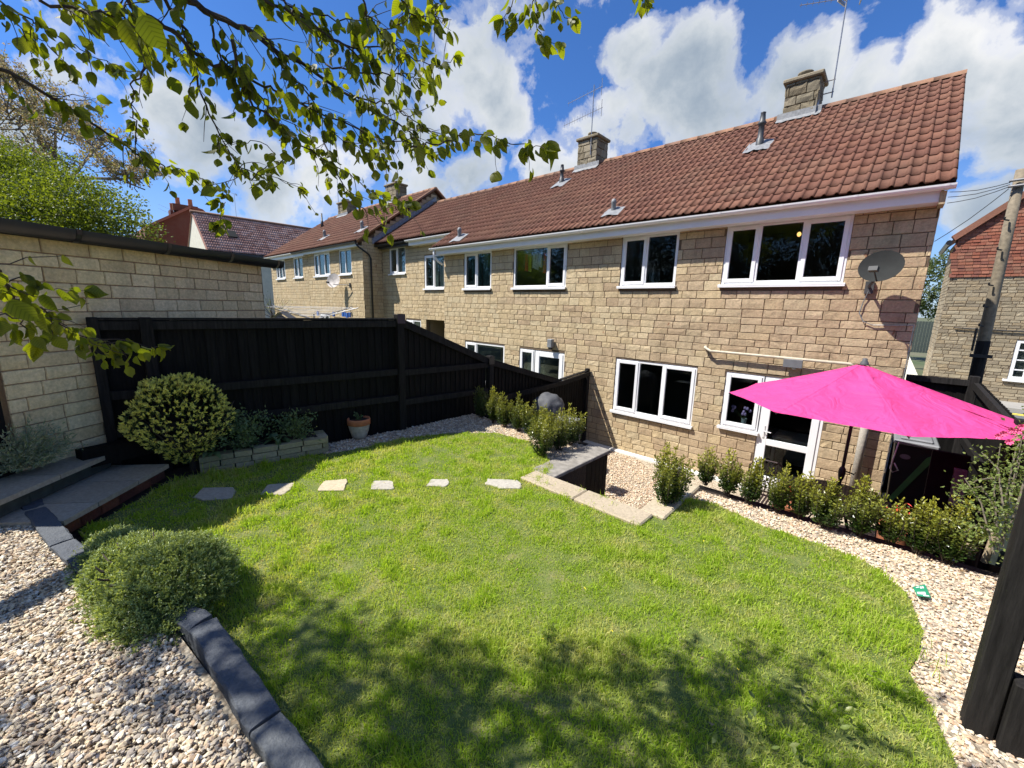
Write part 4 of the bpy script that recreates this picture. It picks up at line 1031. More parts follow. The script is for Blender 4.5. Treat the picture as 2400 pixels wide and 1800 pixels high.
# ---- house B with the set back bay
B0, B1 = -10.5, -5.2; YR = 9.04; R0 = -15.64
opB = [(-7.55, -5.84, .475, 1.49), (-9.55, -8.39, .475, 1.49), (-9.49, -7.82, -2.25, -1.10), (-7.25, -6.72, -2.13, -1.115), (-6.72, -5.77, PZ + .06, -1.115)]
u_ = lambda L, x: [(a - x, b_ - x, c, d) for a, b_, c, d in L]
opR = [(-15.08, -13.94, 1.13, 2.14), (-12.73, -11.55, .54, 1.70), (-12.66, -11.2, PZ, -.56), (-14.0, -13.0, -2.5, -.63)]
mb = MB(); wall_sheet(mb, (B0, Y0, 0), (1, 0, 0), B1 - B0, PZ, 1.6, u_(opB, B0)); wall_sheet(mb, (R0, YR, 0), (1, 0, 0), B0 - R0, PZ, 2.25, u_(opR, R0))
mb.poly([(B0 + .016, YR, PZ), (B0 + .016, Y0 + .016, PZ), (B0 + .016, Y0 + .016, 1.7), (B0 + .016, YR, 2.2)]); w = mb.build('wall', 'mortar', HB_)
place_blocks(w, [q for q in front if (q[0] + q[1]) / 2 <= A0 - B0], (B0, Y0, 0), (1, 0, 0), blend_mat, limit=230, seed=23)
rb = lay_blocks(B0 - R0, PZ, 2.2, u_(opR, R0), 24); place_blocks(w, [q for q in rb if q[2] > -1.2], (R0, YR, 0), (1, 0, 0), 'buff_block', limit=70, seed=24)
place_blocks(w, lay_blocks(YR - Y0, PZ, 1.6, [], 25), (B0, YR, 0), (0, -1, 0), 'buff_block', limit=0, seed=25)
window(HB_, -7.55, -5.84, .475, 1.49, Y0, (.66,), {1}, label='wide upper window with clothes hanging behind the glass')
window(HB_, -9.55, -8.39, .475, 1.49, Y0, (.48,), {0}, curtain='curtain_teal', glass='glass_frosted')
window(HB_, -9.49, -7.82, -2.25, -1.10, Y0, (.30,), {0})
window(HB_, -7.25, -6.73, -2.13, -1.115, Y0, (), {0}, curtain='curtain')
back_door(HB_, -6.72, -5.77, PZ + .07, -1.115, Y0, -2.28)
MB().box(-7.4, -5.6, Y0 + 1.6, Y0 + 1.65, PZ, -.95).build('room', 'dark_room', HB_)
window(HB_, -15.08, -13.94, 1.13, 2.14, YR, (.5,), {0}, curtain='curtain')
window(HB_, -12.73, -11.55, .54, 1.70, YR, (.5,), {0}, curtain='curtain')
window(HB_, -14.0, -13.0, -2.5, -.63, YR, (.5,), {0}, sill=False)
m = MB(); m.box(-12.9, -12.68, YR + .2, YR + 2, PZ, -.5); m.box(-12.9, -10.6, YR + 1.6, YR + 1.7, PZ, -.5); m.box(-12.8, -10.6, YR + .12, YR + 2, -.52, -.45); m.build('passage', 'rubble', HB_)
recess_z = roofz(8.72)
roof_slope(HB_, -10.62, A0, EAVE, RIDGE, seed=6, limit=220)
roof_slope(HB_, R0, -10.62, (8.72, recess_z), RIDGE, seed=7, limit=80)
fascia(HB_, -10.56, A0, 7.93, 1.475, 1.66, Y0); gutter(HB_, -10.75, A0 - .01, 7.865, 1.665)
fascia(HB_, -13.35, -10.62, 8.80, 2.06, 2.24, YR); gutter(HB_, -13.42, -10.60, 8.735, 2.245)
fascia(HB_, R0 + .1, -13.36, 8.80, 2.10, 2.24, YR, 'black_gutter'); gutter(HB_, R0 + .05, -13.44, 8.735, 2.225, 'black_gutter')
# white downpipe elbow at the end of the gutter
MB().tube([(-10.58, 7.88, 1.62), (-10.58, 7.88, 1.44), (-10.56, 8.0, 1.30), (-10.46, 8.12, 1.20)], .034, 8).build('downpipe', 'upvc', HB_, True)
ch = chimney(HB_, -7.56, 11.72, .68, .62, 3.9, 5.03, 41); flashing(HB_, -7.56, 11.5, .68, 0, roofz, yf=11.405)
aerial('television_aerial', (-7.42, 11.38, 4.55), (-7.42, 11.38, 6.45), 'twin antenna roof aerial on the chimney in the middle of the ridge', [(.92, -1, -.25, 1.1, True, 9), (.62, -1, -.25, 1.25, True, 14)], 'roof aerials')
p = roof_at(1077, 560); small_vent(HB_, p[0], p[1], p[2] + .03, roofz, s=1.15)
# ---- houses D and E, one step up the hill
DE, DR = (7.90, 2.33), (11.70, 4.98); rzD = lambda y: DE[1] + (y - DE[0]) * (DR[1] - DE[1]) / (DR[0] - DE[0])
HD = empty('terraced_house', (-18.3, 8.2, -2.6), 'terrace house with bare stone gable, brown downpipe and rusty satellite dish', 'house', 'houses of the stone terrace')
D0, D1 = -21.0, -15.64
opD = [(-17.7, -16.6, 1.13, 2.14), (-20.3, -18.6, 1.13, 2.14), (-20.0, -18.95, -2.4, -.60), (-18.5, -16.0, -1.6, -.74)]
mb = MB(); wall_sheet(mb, (D0, Y0, 0), (1, 0, 0), D1 - D0, -2.6, 2.3, u_(opD, D0)); wall_sheet(mb, (D1, Y0, 0), (0, 1, 0), 7.0, -2.6, 2.3, [])
mb.poly([(D1 - .016, Y0, 2.3), (D1 - .016, Y0 + 7, 2.3), (D1 - .016, 11.7, 4.88)]); w = mb.build('wall', 'mortar', HD)
ra = lay_blocks(D1 - D0, -1.2, 2.28, u_(opD, D0), 26); place_blocks(w, ra, (D0, Y0, 0), (1, 0, 0), 'buff_block', limit=170, seed=26)
gt = lambda u: min(rzD(Y0 + u), rzD(Y0 + 7 - u)) - .1
place_blocks(w, lay_blocks(7.0, -1.2, 4.9, [], 27, top=gt), (D1, Y0, 0), (0, 1, 0), 'buff_block', limit=130, seed=27)
window(HD, -17.7, -16.6, 1.13, 2.14, Y0, (.5,), set(), curtain='curtain_teal'); window(HD, -20.3, -18.6, 1.13, 2.14, Y0, (.3, .65), {0, 2}, curtain='curtain')
window(HD, -20.0, -18.95, -2.4, -.60, Y0, (.5,), {0, 1}, sill=False); window(HD, -18.5, -16.0, -1.6, -.74, Y0, (.4,), {0})
roof_slope(HD, D0, D1 + .13, DE, DR, seed=8, limit=280)
m = MB(); m.tube([(D1 + .12, DE[0] + .02, DE[1] - .02), (D1 + .12, 11.7, 5.0)], .05, 6); m.tube([(D1 + .12, 11.7, 5.0), (D1 + .12, 15.5, 2.33)], .05, 6); m.build('verge', 'ridge_tile', HD, True)
fascia(HD, D0, D1, 7.99, 2.14, 2.28, Y0); gutter(HD, D0, D1 + .05, 7.925, 2.29, 'black_gutter', brackets=False)
MB().tube([(D1 - .02, 7.93, 2.26), (D1 + .07, 7.98, 2.12), (D1 + .09, 8.42, 1.86), (D1 + .09, 8.50, 1.72), (D1 + .09, 8.50, -2.6)], .036, 8).build('downpipe', 'black_gutter', HD, True)
m = MB()
for i in range(24):
    a = 8.62 + i * (11.75 - 8.62) / 24; b_ = 8.62 + (i + 1) * (11.75 - 8.62) / 24; m.obox((D1 + .035 + .004 * (i % 3), (a + b_) / 2, roofz((a + b_) / 2) + .13), (.03, 0, 0), (0, (b_ - a) / 2, (roofz(b_) - roofz(a)) / 2), (0, 0, .105))
m.build('step_flashing', 'lead', HD)
ch = chimney(HD, -18.75, 11.72, .95, .6, 4.5, 5.58, 51); flashing(HD, -18.75, 11.5, .95, 0, rzD, yf=11.41)
aerial('television_aerial', (-19.0, 11.38, 5.2), (-19.0, 11.38, 7.6), 'thin roof aerial on the gable end chimney half hidden by leaves', [(.97, -1, -.1, .7, False, 5)], 'roof aerials')
p = qy(849, 548, 8.9); small_vent(HD, -16.62 + 0, 8.75, rzD(8.75) + .04, rzD, s=1.3); small_vent(HD, -20.25, 8.75, rzD(8.75) + .04, rzD, s=1.3)
HE = empty('terraced_house', (-23.6, 8.2, -2.6), 'farthest house of the stone terrace with thin black flue beside its chimney', 'house', 'houses of the stone terrace')
E0 = -26.2; opE = [(-25.4, -24.05, 1.13, 2.14), (-22.84, -21.68, 1.13, 2.14)]
mb = MB(); wall_sheet(mb, (E0, Y0, 0), (1, 0, 0), D0 - E0, -2.6, 2.3, u_(opE, E0)); mb.box(E0, E0 + .02, Y0 + .02, 15, -2.6, 2.3); w = mb.build('wall', 'mortar', HE)
place_blocks(w, lay_blocks(D0 - E0, -1.2, 2.28, u_(opE, E0), 28), (E0, Y0, 0), (1, 0, 0), 'buff_block', limit=220, seed=28)
window(HE, -25.4, -24.05, 1.13, 2.14, Y0, (.33, .66), {0, 2}, curtain='curtain'); window(HE, -22.84, -21.68, 1.13, 2.14, Y0, (.5,), {0}, curtain='curtain')
roof_slope(HE, E0 - .05, D0, DE, DR, seed=9, limit=180)
fascia(HE, E0, D0 - .0, 7.99, 2.10, 2.27, Y0); gutter(HE, E0, -22.2, 7.925, 2.28, 'upvc', brackets=False); gutter(HE, -22.18, D0 - .01, 7.925, 2.285, 'black_gutter', brackets=False)
ch = chimney(HE, -23.9, 11.72, 1.1, .6, 4.5, 5.50, 61); flashing(HE, -23.9, 11.5, 1.1, 0, rzD, yf=11.41)
MB().tube([(-24.3, 10.4, rzD(10.4)), (-24.3, 10.4, rzD(10.4) + .35), (-24.3, 10.4, rzD(10.4) + .36), (-24.3, 10.4, rzD(10.4) + .75)], [.09, .07, .05, .045], 8).build('flue', 'flue_grey', HE, True)
aerial('television_aerial', (-24.25, 11.38, 5.0), (-24.25, 11.38, 7.2), 'thin roof aerial on the farthest chimney of the terrace', [(.97, -1, .1, .6, False, 5)], 'roof aerials')
def dish(name, c, arm_to, r, mat, label, face):
    t = empty(name, arm_to, label, 'satellite dish'); f = np.array(face, float); f /= np.linalg.norm(f); a = np.cross(f, [0, 0, 1]); a /= np.linalg.norm(a); b_ = np.cross(a, f); m = MB(); V = [tuple(np.array(c) - f * .035)]; n = 28; Fc = []
    for k, rr in enumerate((.35, .7, 1.0)):
        for i in range(n):
            q = 2 * math.pi * i / n; V.append(tuple(np.array(c) + (a * math.cos(q) * 1.12 + b_ * math.sin(q)) * r * rr + f * (-.035 + .055 * rr * rr)))
    Fc += [(0, 1 + i, 1 + (i + 1) % n) for i in range(n)]
    for k in range(2): Fc += [(1 + k * n + i, 1 + (k + 1) * n + i, 1 + (k + 1) * n + (i + 1) % n, 1 + k * n + (i + 1) % n) for i in range(n)]
    m.add(V, Fc); m.build('reflector', mat, t, True)
    at_ = np.array(arm_to, float); MB().tube([at_, at_ + np.array([0, -.12, .02]), np.array(c) - b_ * r * .55 - f * .03], .02, 6).build('bracket', 'flue_grey', t); MB().box(at_[0] - .05, at_[0] + .05, at_[1] - .02, at_[1] + .02, at_[2] - .09, at_[2] + .09).build('wall_plate', 'flue_grey', t)
    e = np.array(c) - b_ * r * .55 + f * (r * 1.05); m = MB(); m.tube([np.array(c) - b_ * r * .95, e], .010, 6); m.obox(e, a * .05, b_ * .03, f * .04); m.build('receiver_arm', 'bin_black', t); return t
dish('satellite_dish', (-.205, 7.84, .67), (-.30, 8.17, .40), .225, 'dish_grey', 'grey mesh satellite dish on the wall right of the wide upper window', (-.25, -1, .30))
dish('satellite_dish', (-17.55, 7.85, .86), (-16.75, 8.17, .66), .30, 'dish_white', 'white rust stained satellite dish on the gable end house', (.45, -1, .25))
m = MB(); m.tube([(-.30, 8.15, .35), (-.34, 8.17, .18), (-.36, 8.17, .02), (-.30, 8.17, -.10), (-.18, 8.17, -.15), (.05, 8.17, -.14), (.26, 8.17, -.13)], .007, 6); m.tube([(.26, 8.17, -.13), (.27, 8.16, -1.6), (.27, 8.16, -2.9)], .006, 5); o = m.build('aerial_cable', 'steel'); tag(o, 'thin cable running from the grey dish down to the house corner', 'cable')
# pipes and fittings on the wall
a_, b2 = qy(1652, 814, 8.1), qy(1665, 823, 8.09); c2, d2 = qy(1680, 824, 8.1), qy(1992, 853, 8.1)
m = MB(); m.tube([a_ + np.array([0, .1, 0]), a_, b2, c2, d2, d2 + np.array([.05, 0, -.03])], .024, 8); m.tube([a_ + np.array([-.01, .08, 0]), a_ + np.array([.02, -.01, -.01])], .034, 8); o = m.build('waste_pipe', 'cream_pipe', smooth=True); tag(o, 'cream waste pipe running sideways across the wall above the back door', 'pipe')
p = qy(1858, 852, 8.05); root = empty('floodlight', (p[0], 8.15, p[2]), 'grey floodlight with sensor on the wall above the back door', 'floodlight')
m = MB(); m.obox((p[0], 8.07, p[2]), (.13, 0, 0), (0, .05, 0), (0, -.01, .065)); m.build('housing', 'lid_grey', root); MB().tube([(p[0] + .02, 8.16, p[2] - .02), (p[0] + .02, 8.10, p[2] - .09)], .03, 8).build('sensor', 'lid_grey', root)
p = qy(1291, 805, 8.13); root = empty('alarm_box', (p[0], 8.18, p[2]), 'small pale alarm box on the wall above the neighbouring back door', 'alarm box'); MB().bbox(p[0] - .07, p[0] + .07, 8.06, 8.17, p[2] - .10, p[2] + .11, .01).build('housing', 'lid_grey', root); MB().bbox(p[0] - .05, p[0] + .05, 8.08, 8.15, p[2] - .15, p[2] - .10, .01).build('sensor', 'bin_black', root)  # plain alarm box housing, no lamp in it
MB().tube([(-.045, 8.08, -.93), (-.045, 8.08, -2.95)], .052, 12).build('soil_pipe', 'grey_slab', HA, True)
m = MB(); m.bbox(-5.0, -1.5, 8.04, 8.19, PZ - .02, PZ + .05, .01); o = m.build('plinth', 'render_white', HA)
# rust streaks as small iron wall ties bleeding through are part of the blocks' wear; garage next
# ------------------------------------------------------------------ garage
GP = np.array([-5.30, -.42]); GD = np.array([-.547, .837]); GD /= np.linalg.norm(GD); GL = 2.92
root = empty('garage', (-6.2, .9, GZ), 'flat roofed stone garage with black fascia and gutter at the left', 'garage')
NB = np.array([-GD[1], GD[0]]); zf_ = .50
mb = MB(); wall_sheet(mb, (*GP, 0), (*GD, 0), GL, -2.0, zf_, [])
Q = [GP + GD * .01, GP + GD * GL, GP + GD * GL + NB * 5, GP + GD * .01 + NB * 5]
for i in (1, 2, 3): a, b_ = Q[i], Q[(i + 1) % 4]; mb.poly([(*a, -2.0), (*b_, -2.0), (*b_, zf_), (*a, zf_)])
w = mb.build('wall', 'garage_mortar', root)
place_blocks(w, lay_blocks(GL, -1.75, zf_ - .02, [], 71, hs=(.118, .125, .13), lens=(.20, .37)), (*GP, 0), (*GD, 0), 'garage_block', .010, limit=260, gap=.008, seed=71)
m = MB(); c = GP + GD * (GL / 2 - .15) + NB * 2.5; m.obox((*c, zf_ + .03), [*(GD * (GL / 2 + .45)), 0], [*(NB * 2.6), 0], (0, 0, .03)); m.build('roof', 'black_gutter', root)
a = GP - GD * 2.2 - NB * .06; b_ = GP + GD * (GL + .22) - NB * .06; MB().obox((*((a + b_) / 2), zf_ + .02), [*((b_ - a) / 2), 0], [*(NB * .012), 0], (0, 0, .055)).build('fascia', 'black_gutter', root)
gm = MB(); V = []; n = 8
for p_ in (a, b_):
    for i in range(n + 1):
        q = math.pi + math.pi * i / n; pp = p_ - NB * (.085 - .075 * math.cos(q)); V.append((pp[0], pp[1], zf_ + .070 + .105 * math.sin(q)))
m_ = n + 1; gm.add(V, [(i, m_ + i, m_ + i + 1, i + 1) for i in range(n)] + [tuple(range(m_)), tuple(range(m_, 2 * m_))]); g_ = gm.build('gutter', 'black_gutter', root, True)
for t in np.linspace(.3, GL + 2.3, 7):
    p_ = a + GD * t; V = []; bm = MB()
    for dt in (-.02, .02):
        for i in range(n + 1):
            q = math.pi + math.pi * i / n; pp = p_ + GD * dt - NB * (.085 - .083 * math.cos(q)); V.append((pp[0], pp[1], zf_ + .072 + .115 * math.sin(q)))
    bm.add(V, [(i, m_ + i, m_ + i + 1, i + 1) for i in range(n)] + [tuple(range(m_)), tuple(range(m_, 2 * m_))]); bm.build('bracket', 'black_gutter', g_)
# dark gate post by the near corner of the garage
o = MB().obox((*(GP - GD * .35 + NB * .02), -1.1), [*(GD * .30), 0], [*(NB * .04), 0], (0, 0, .9)).build('gate', 'black_timber'); tag(o, 'black timber gate beside the near corner of the garage', 'gate')

# ================================================================== BEYOND THE GARDEN
def tiles_stuff(parent, name, O, U, S, nu, ns, tw, tg, mat, seed=1, keep=None):
    """joined roll tiles on a slope: U along the eave, S up the slope"""
    rs = np.random.RandomState(seed); O, U, S = [np.array(q, float) for q in (O, U, S)]; N = np.cross(U, S); V = []; Fc = []; n0 = 0
    for r_ in range(ns):
        for k in range(nu):
            p = O + U * (k + .5) * tw + S * (r_ * tg - .03)
            if keep and not keep(p): continue
            B = TILES[rs.randint(4)][0] * np.array([tw / TW, tg / TG, 1.5]); v = p + B[:, :1] * U + B[:, 1:2] * S + B[:, 2:] * N
            V.append(v - np.array(wl(parent))); Fc.append(TILES[0][1] + n0); n0 += len(B)
    return link(name, raw_mesh(name, np.concatenate(V), np.concatenate(Fc), mat, True), parent, kind='stuff')
# pantiled house far left
HC = empty('pantiled_house', (-43, 13, -3), 'distant house with pale pink pantile roof and cream gable', 'house')
m = MB(); ax, ex, az, ez_ = -45.0, -41.3, 7.1, 3.95; ya, yb = 8.35, 26
m.add([(ex, ya, -4), (ex, ya, ez_), (ax, ya, az - .05), (ax - 3.7, ya, ez_), (ax - 3.7, ya, -4)], [(0, 1, 2, 3, 4)]); m.poly([(ex, ya, -4), (ex, yb, -4), (ex, yb, ez_), (ex, ya, ez_)]); m.build('wall', 'cream_render', HC)
S_ = np.array([ax - ex, 0, az - ez_]); SL = np.linalg.norm(S_); S_ /= SL
m = MB(); m.poly([(ex + .2, ya - .1, ez_ - .2), (ex + .2, yb, ez_ - .2), (ax, yb, az), (ax, ya - .1, az)]); m.poly([(ax, ya - .1, az), (ax, yb, az), (ax - 3.9, yb, ez_ - .2), (ax - 3.9, ya - .1, ez_ - .2)]); rf = m.build('roof', 'pantile', HC)
tiles_stuff(rf, 'far_tiles', (ex + .25, ya, ez_ - .15), (0, 1, 0), tuple(S_), 50, 14, .34, SL / 13.4, 'pantile', 3)
MB().tube([(ax, ya - .15, az + .1), (ax, yb, az + .1)], .14, 8).build('ridge', 'ridge_tile', HC, True)
gutter_o = MB().box(ex + .2, ex + .4, ya, yb, ez_ - .38, ez_ - .2).build('gutter', 'black_gutter', HC)
p = qx(375 + 1, 545, -41.2); m = MB(); m.box(-43.3, -42.4, ya - .05, ya - .02, 1.6, 2.6); m.build('window', 'upvc', HC)
m = MB(); m.box(-43.2, -42.5, ya - .08, ya - .05, 1.7, 2.5); m.build('pane', 'bin_black', HC)
m = MB(); q0 = np.array([ex, ya + 2.2, ez_]) + S_ * 2.2; 
m.obox(q0 + np.array([.1, 0, .12]), (0, .35, 0), tuple(S_ * .45), (.03, 0, .04)); m.build('roof_light', 'dish_grey', HC)
aerial('television_aerial', (ax + .1, ya + 3.2, az), (ax + .1, ya + 3.2, az + 2.2), 'slim aerial standing on the ridge of the pantiled house', [(.97, -.2, .1, .8, False, 6)], 'roof aerials')
# red brick house behind it
HR = empty('brick_house', (-53, 8, -3), 'distant dark red brick house with three chimney pots behind the cream gable', 'house')
g = [qx(*q, -52.0) for q in ((340, 700), (340, 536), (446, 489), (474, 498), (520, 540), (520, 700))]
m = MB(); n = len(g); V = [tuple(q) for q in g] + [(q[0] - 9, q[1], q[2]) for q in g]; m.add(V, [tuple(range(n))] + [(i, n + i, n + (i + 1) % n, (i + 1) % n) for i in range(n)]); w = m.build('wall', 'red_brick', HR)
for a, b_ in ((1, 2), (2, 3), (3, 4)): m = MB(); m.obox((np.array(g[a]) + np.array(g[b_])) / 2 + np.array([-4, 0, .12]), (4.4, 0, 0), tuple((g[b_] - g[a]) / 2), (0, 0, .12)); m.build('roof', 'hung_tile', HR)
for x, y0_, y1_, zt in ((413, .55, .55, 495), (432, 1.0, 1.0, 482)):
    c = qx(x, zt, -53.5); mm = MB().box(c[0] - .5, c[0] + .5, c[1] - y0_, c[1] + y1_, c[2] - 4, c[2]); ch = mm.build('chimney', 'red_brick', HR)
    for k in (-.5, .5): MB().lathe((c[0], c[1] + k * y0_, c[2]), [(.2, 0), (.17, .6), (.22, .65), (.02, .7)], 10).build('pot', 'terracotta', ch, True)
aerial('television_aerial', tuple(qx(399, 520, -52.5)), tuple(qx(399, 488, -52.5)), 'small aerial left of the red brick house chimneys', [(.9, 0, .1, 1.2, False, 5), (.6, 0, .1, 1.2, False, 5)], 'roof aerials')
# ---- stone house across the road, right
HX = empty('stone_house', (4, 20, -2.6), 'old rubble stone house with red tile hung gable across the road', 'house')
X0, X1, YB = 1.25, 9.0, 20.0; opX = [(3.0 - X0, 4.25 - X0, -1.89, -.66)]
mb = MB(); wall_sheet(mb, (X0, YB, 0), (1, 0, 0), X1 - X0, -2.7, 1.30, opX); wall_sheet(mb, (X0, YB + 2.6, 0), (0, -1, 0), 2.6, -2.7, 2.45, [])
mb.poly([(X0 - .05, YB + .03, 1.3), (X1, YB + .03, 1.3), (X1, YB + .03, 3.0), (5.1, YB + .03, 6.1), (X0 - .05, YB + .03, 2.5)]); w = mb.build('wall', 'mortar', HX)
place_blocks(w, lay_blocks(X1 - X0, -2.65, 1.28, opX, 81, hs=(.10, .13, .085), lens=(.14, .34)), (X0, YB, 0), (1, 0, 0), 'rubble', .012, limit=0, gap=.014, seed=81)
place_blocks(w, lay_blocks(2.6, -2.65, 2.4, [], 82, hs=(.12, .15, .10), lens=(.2, .4)), (X0, YB + 2.6, 0), (0, -1, 0), 'rubble', .012, limit=0, gap=.014, seed=82)
rs = np.random.RandomState(9); V = []; Fc = []
z = 1.28; gk = .098
while z < 6.0:
    xa = X0 - .08; xl = lambda zz: X0 - .1 if zz < 2.5 else X0 - .1 + (zz - 2.5) / .92; x = xl(z) + (rs.uniform(0, .16)) - .1
    while x < X1:
        if x > xl(z + gk) - .05:
            n0 = len(V); y = YB - .01; b_ = rs.normal(0, .004)
            V += [(x + .003, y - .028 + b_, z), (x + .162, y - .028 + b_, z), (x + .162, y - .008, z + gk + .03), (x + .003, y - .008, z + gk + .03), (x + .003, y + .01, z), (x + .162, y + .01, z)]
            Fc += [(n0, n0 + 1, n0 + 2, n0 + 3), (n0 + 4, n0 + 5, n0 + 1, n0)]
        x += .165
    z += gk
MB().add(V, Fc).build('hung_tiles', 'hung_tile', HX, kind='stuff')
m = MB(); m.obox(((X0 - .1 + 5.1) / 2, YB - .02, (2.52 + 6.1) / 2), (1.95 + .05, 0, 1.80), (0, .12, 0), (-.05, 0, .07)); m.build('verge', 'hung_tile', HX)
m = MB(); m.poly([(X0 - .15, YB - .1, 2.45), (5.1, YB - .1, 6.2), (5.1, YB + 2.7, 6.2), (X0 - .15, YB + 2.7, 2.45)]); m.poly([(9.2, YB - .1, 2.45), (9.2, YB + 2.7, 2.45), (5.1, YB + 2.7, 6.2), (5.1, YB - .1, 6.2)]); m.build('roof', 'hung_tile', HX)
MB().tube([(X0 - .2, YB - .15, 2.38), (X0 - .2, YB + 2.7, 2.38)], .08, 8).build('gutter', 'black_gutter', HX)
m = MB(); frame_ring(m, 3.0, 4.25, -1.89, -.66, YB + .02, YB + .10, .09)
for i in range(1, 4): x = 3.0 + 1.25 * i / 4; m.box(x - .018, x + .018, YB + .03, YB + .07, -1.85, -.7)
for i in range(1, 4): z = -1.89 + 1.23 * i / 4; m.box(3.05, 4.2, YB + .032, YB + .068, z - .018, z + .018)
wn = m.build('window', 'upvc', HX); MB().box(3.05, 4.2, YB + .075, YB + .085, -1.85, -.7).build('pane', 'glass', wn); MB().box(2.95, 4.3, YB + .12, YB + .5, -1.95, -.6).build('room', 'dark_room', wn); MB().bbox(2.9, 4.35, YB - .08, YB + .04, -1.96, -1.89, .01).build('sill', 'upvc', wn)
MB().tube([(1.6, YB - .05, -.35), (2.6, YB - .05, -.38), (4.4, YB - .05, -.42), (7, YB - .05, -.40)], .02, 5).build('cable', 'wire_black', HX)
slab('pavement', [(-3, 18.6), (12, 18.6), (12, 20.0), (-3, 20.0)], -2.60, -2.9, 'pavement')
slab('road', [(-3, 9.5), (14, 9.5), (14, 18.6), (-3, 18.6)], -2.72, -3.0, 'asphalt')
m = MB(); m.box(-3, 14, 18.30, 18.38, -2.716, -2.712); m.box(-3, 14, 18.10, 18.16, -2.716, -2.712); o = m.build('road_marking', 'cloth_yellow'); o['kind'] = 'structure'
slab('yard', [(-4, 20.0), (1.2, 20.0), (1.2, 40), (-4, 40)], -2.45, -2.9, 'cream_render')
root = empty('yard_fence', (1.5, 40, -2.4), 'dark close boarded fence across the yard left of the stone house', 'fence')
for i in range(14): MB().box(.9 + i * .15, 1.04 + i * .15, 40, 40.03, -2.5, -.35).build('board', 'dark_green_board', root)
# utility pole and wires
root = empty('utility_pole', (1.78, 15.0, -3.2), 'leaning grey wooden utility pole behind the black side fence', 'utility pole')
MB().tube([(1.80, 15.0, -3.2), (1.74, 15.0, -.9), (1.705, 15.0, 1.5), (1.68, 15.0, 3.30)], [.125, .115, .10, .09], 14).build('pole', 'pole_wood', root, True)
MB().tube([(1.80, 15.0, -3.2), (1.75, 15.0, -1.4), (1.738, 15.0, -.55)], [.132, .122, .119], 14).build('tar_coat', 'black_post', root, True)
for z in (2.2, 1.55, .75, .25, -.2): MB().tube([(1.66, 14.88, z), (1.58, 14.78, z + .01), (1.58, 14.76, z + .06)], .018, 5).build('step_iron', 'wire_black', root)
MB().box(1.55, 1.92, 14.82, 14.85, -.95, -.87).build('bracket', 'wire_black', root)
MB().tube([(1.57, 14.84, -.8), (1.56, 14.82, -.25)], .025, 6).build('conduit', 'wire_black', root)
for dz in (0, .12): MB().tube([(1.52, 14.86, 3.05 - dz), (1.85, 14.86, 3.06 - dz)], .03, 6).build('insulator', 'steel', root)
for i, (px, py, yy, lab) in enumerate([(2226, 450, 14, 'uppermost thin overhead wire from the pole to behind the tiled roof'), (2222, 462, 14, 'second overhead wire from the pole, just below the uppermost'), (2220, 476, 14, 'third overhead wire from the pole with a black joint near it'), (2190, 566, 13, 'lowest overhead wire slanting steeply from the pole to the house')]):
    a = np.array([1.54, 14.86, 3.02 - .045 * i]); b_ = qy(px, py, yy + 2); mid = (a + b_) / 2 - np.array([0, 0, .06]); o = MB().tube([a, a * .6 + mid * .4 - np.array([0, 0, .01]), mid, b_ * .6 + mid * .4 - np.array([0, 0, .01]), b_], .0085, 5).build('overhead_wire', 'wire_black'); tag(o, lab, 'wire', 'wires from the utility pole')
# ---- black fence right of the house and along the right boundary
root = empty('side_fence', (.95, 8.4, -2.7), 'black board fence closing the passage right of the house', 'fence')
board_run(root, (.30, 8.42), (.95, 8.42), lambda t: -.86, lambda t: -2.8, n=6); rail(root, (.30, 8.42), (.95, 8.42), -.90, -.90, .04, .05); post(root, .98, 8.44, -3.2, -.80, .10)
board_run(root, (1.0, 8.38), (1.12, 4.0), lambda t: -.88 - .065 * t, lambda t: -3.0, n=42); rail(root, (1.0, 8.38), (1.12, 4.0), -.93, -1.22, .045, .05); rail(root, (1.0, 8.38), (1.12, 4.0), -1.7, -1.75, .045, .05); post(root, 1.08, 6.1, -3.2, -.95, .10)
# bin and things in the passage
slab('side_passage', [(.30, 6.9), (.98, 6.9), (.98, 8.4), (.30, 8.4)], -2.70, PZ, 'patio_slab')
root = empty('wheelie_bin', (.52, 7.75, -2.7), 'black wheelie bin with grey lid and green diagonal stripe beside the house', 'bin')
V = [(.34, 7.55, -2.68), (.66, 7.55, -2.68), (.66, 7.98, -2.68), (.34, 7.98, -2.68), (.30, 7.48, -1.72), (.70, 7.48, -1.72), (.70, 8.05, -1.72), (.30, 8.05, -1.72)]
MB().add(V, [(3, 2, 1, 0), (4, 5, 6, 7), (0, 1, 5, 4), (1, 2, 6, 5), (2, 3, 7, 6), (3, 0, 4, 7)]).build('body', 'bin_black', root)
m = MB(); m.bbox(.28, .72, 7.45, 8.08, -1.715, -1.655, .015); m.bbox(.34, .66, 7.52, 8.0, -1.66, -1.62, .015); m.build('lid', 'lid_grey', root); m = MB(); m.tube([(.34, 8.1, -1.68), (.66, 8.1, -1.68)], .015, 6); m.build('handle', 'bin_black', root)
MB().add([(.345, 7.535, -2.52), (.375, 7.535, -2.60), (.685, 7.468, -1.86), (.66, 7.468, -1.80), (.62, 7.473, -1.84)], [(0, 1, 2, 3, 4)]).build('stripe', 'bin_green', root)
for x in (.36, .64): MB().tube([(x - .02, 8.0, -2.62), (x + .02, 8.0, -2.62)], .09, 14).build('wheel', 'bin_black', root)
m = MB(); V = [(.42 + .055 * math.cos(a), 7.487, -1.88 + .035 * math.sin(a)) for a in np.linspace(0, 6.283, 13)[:-1]]; m.poly(V); m.build('badge', 'lid_grey', root)
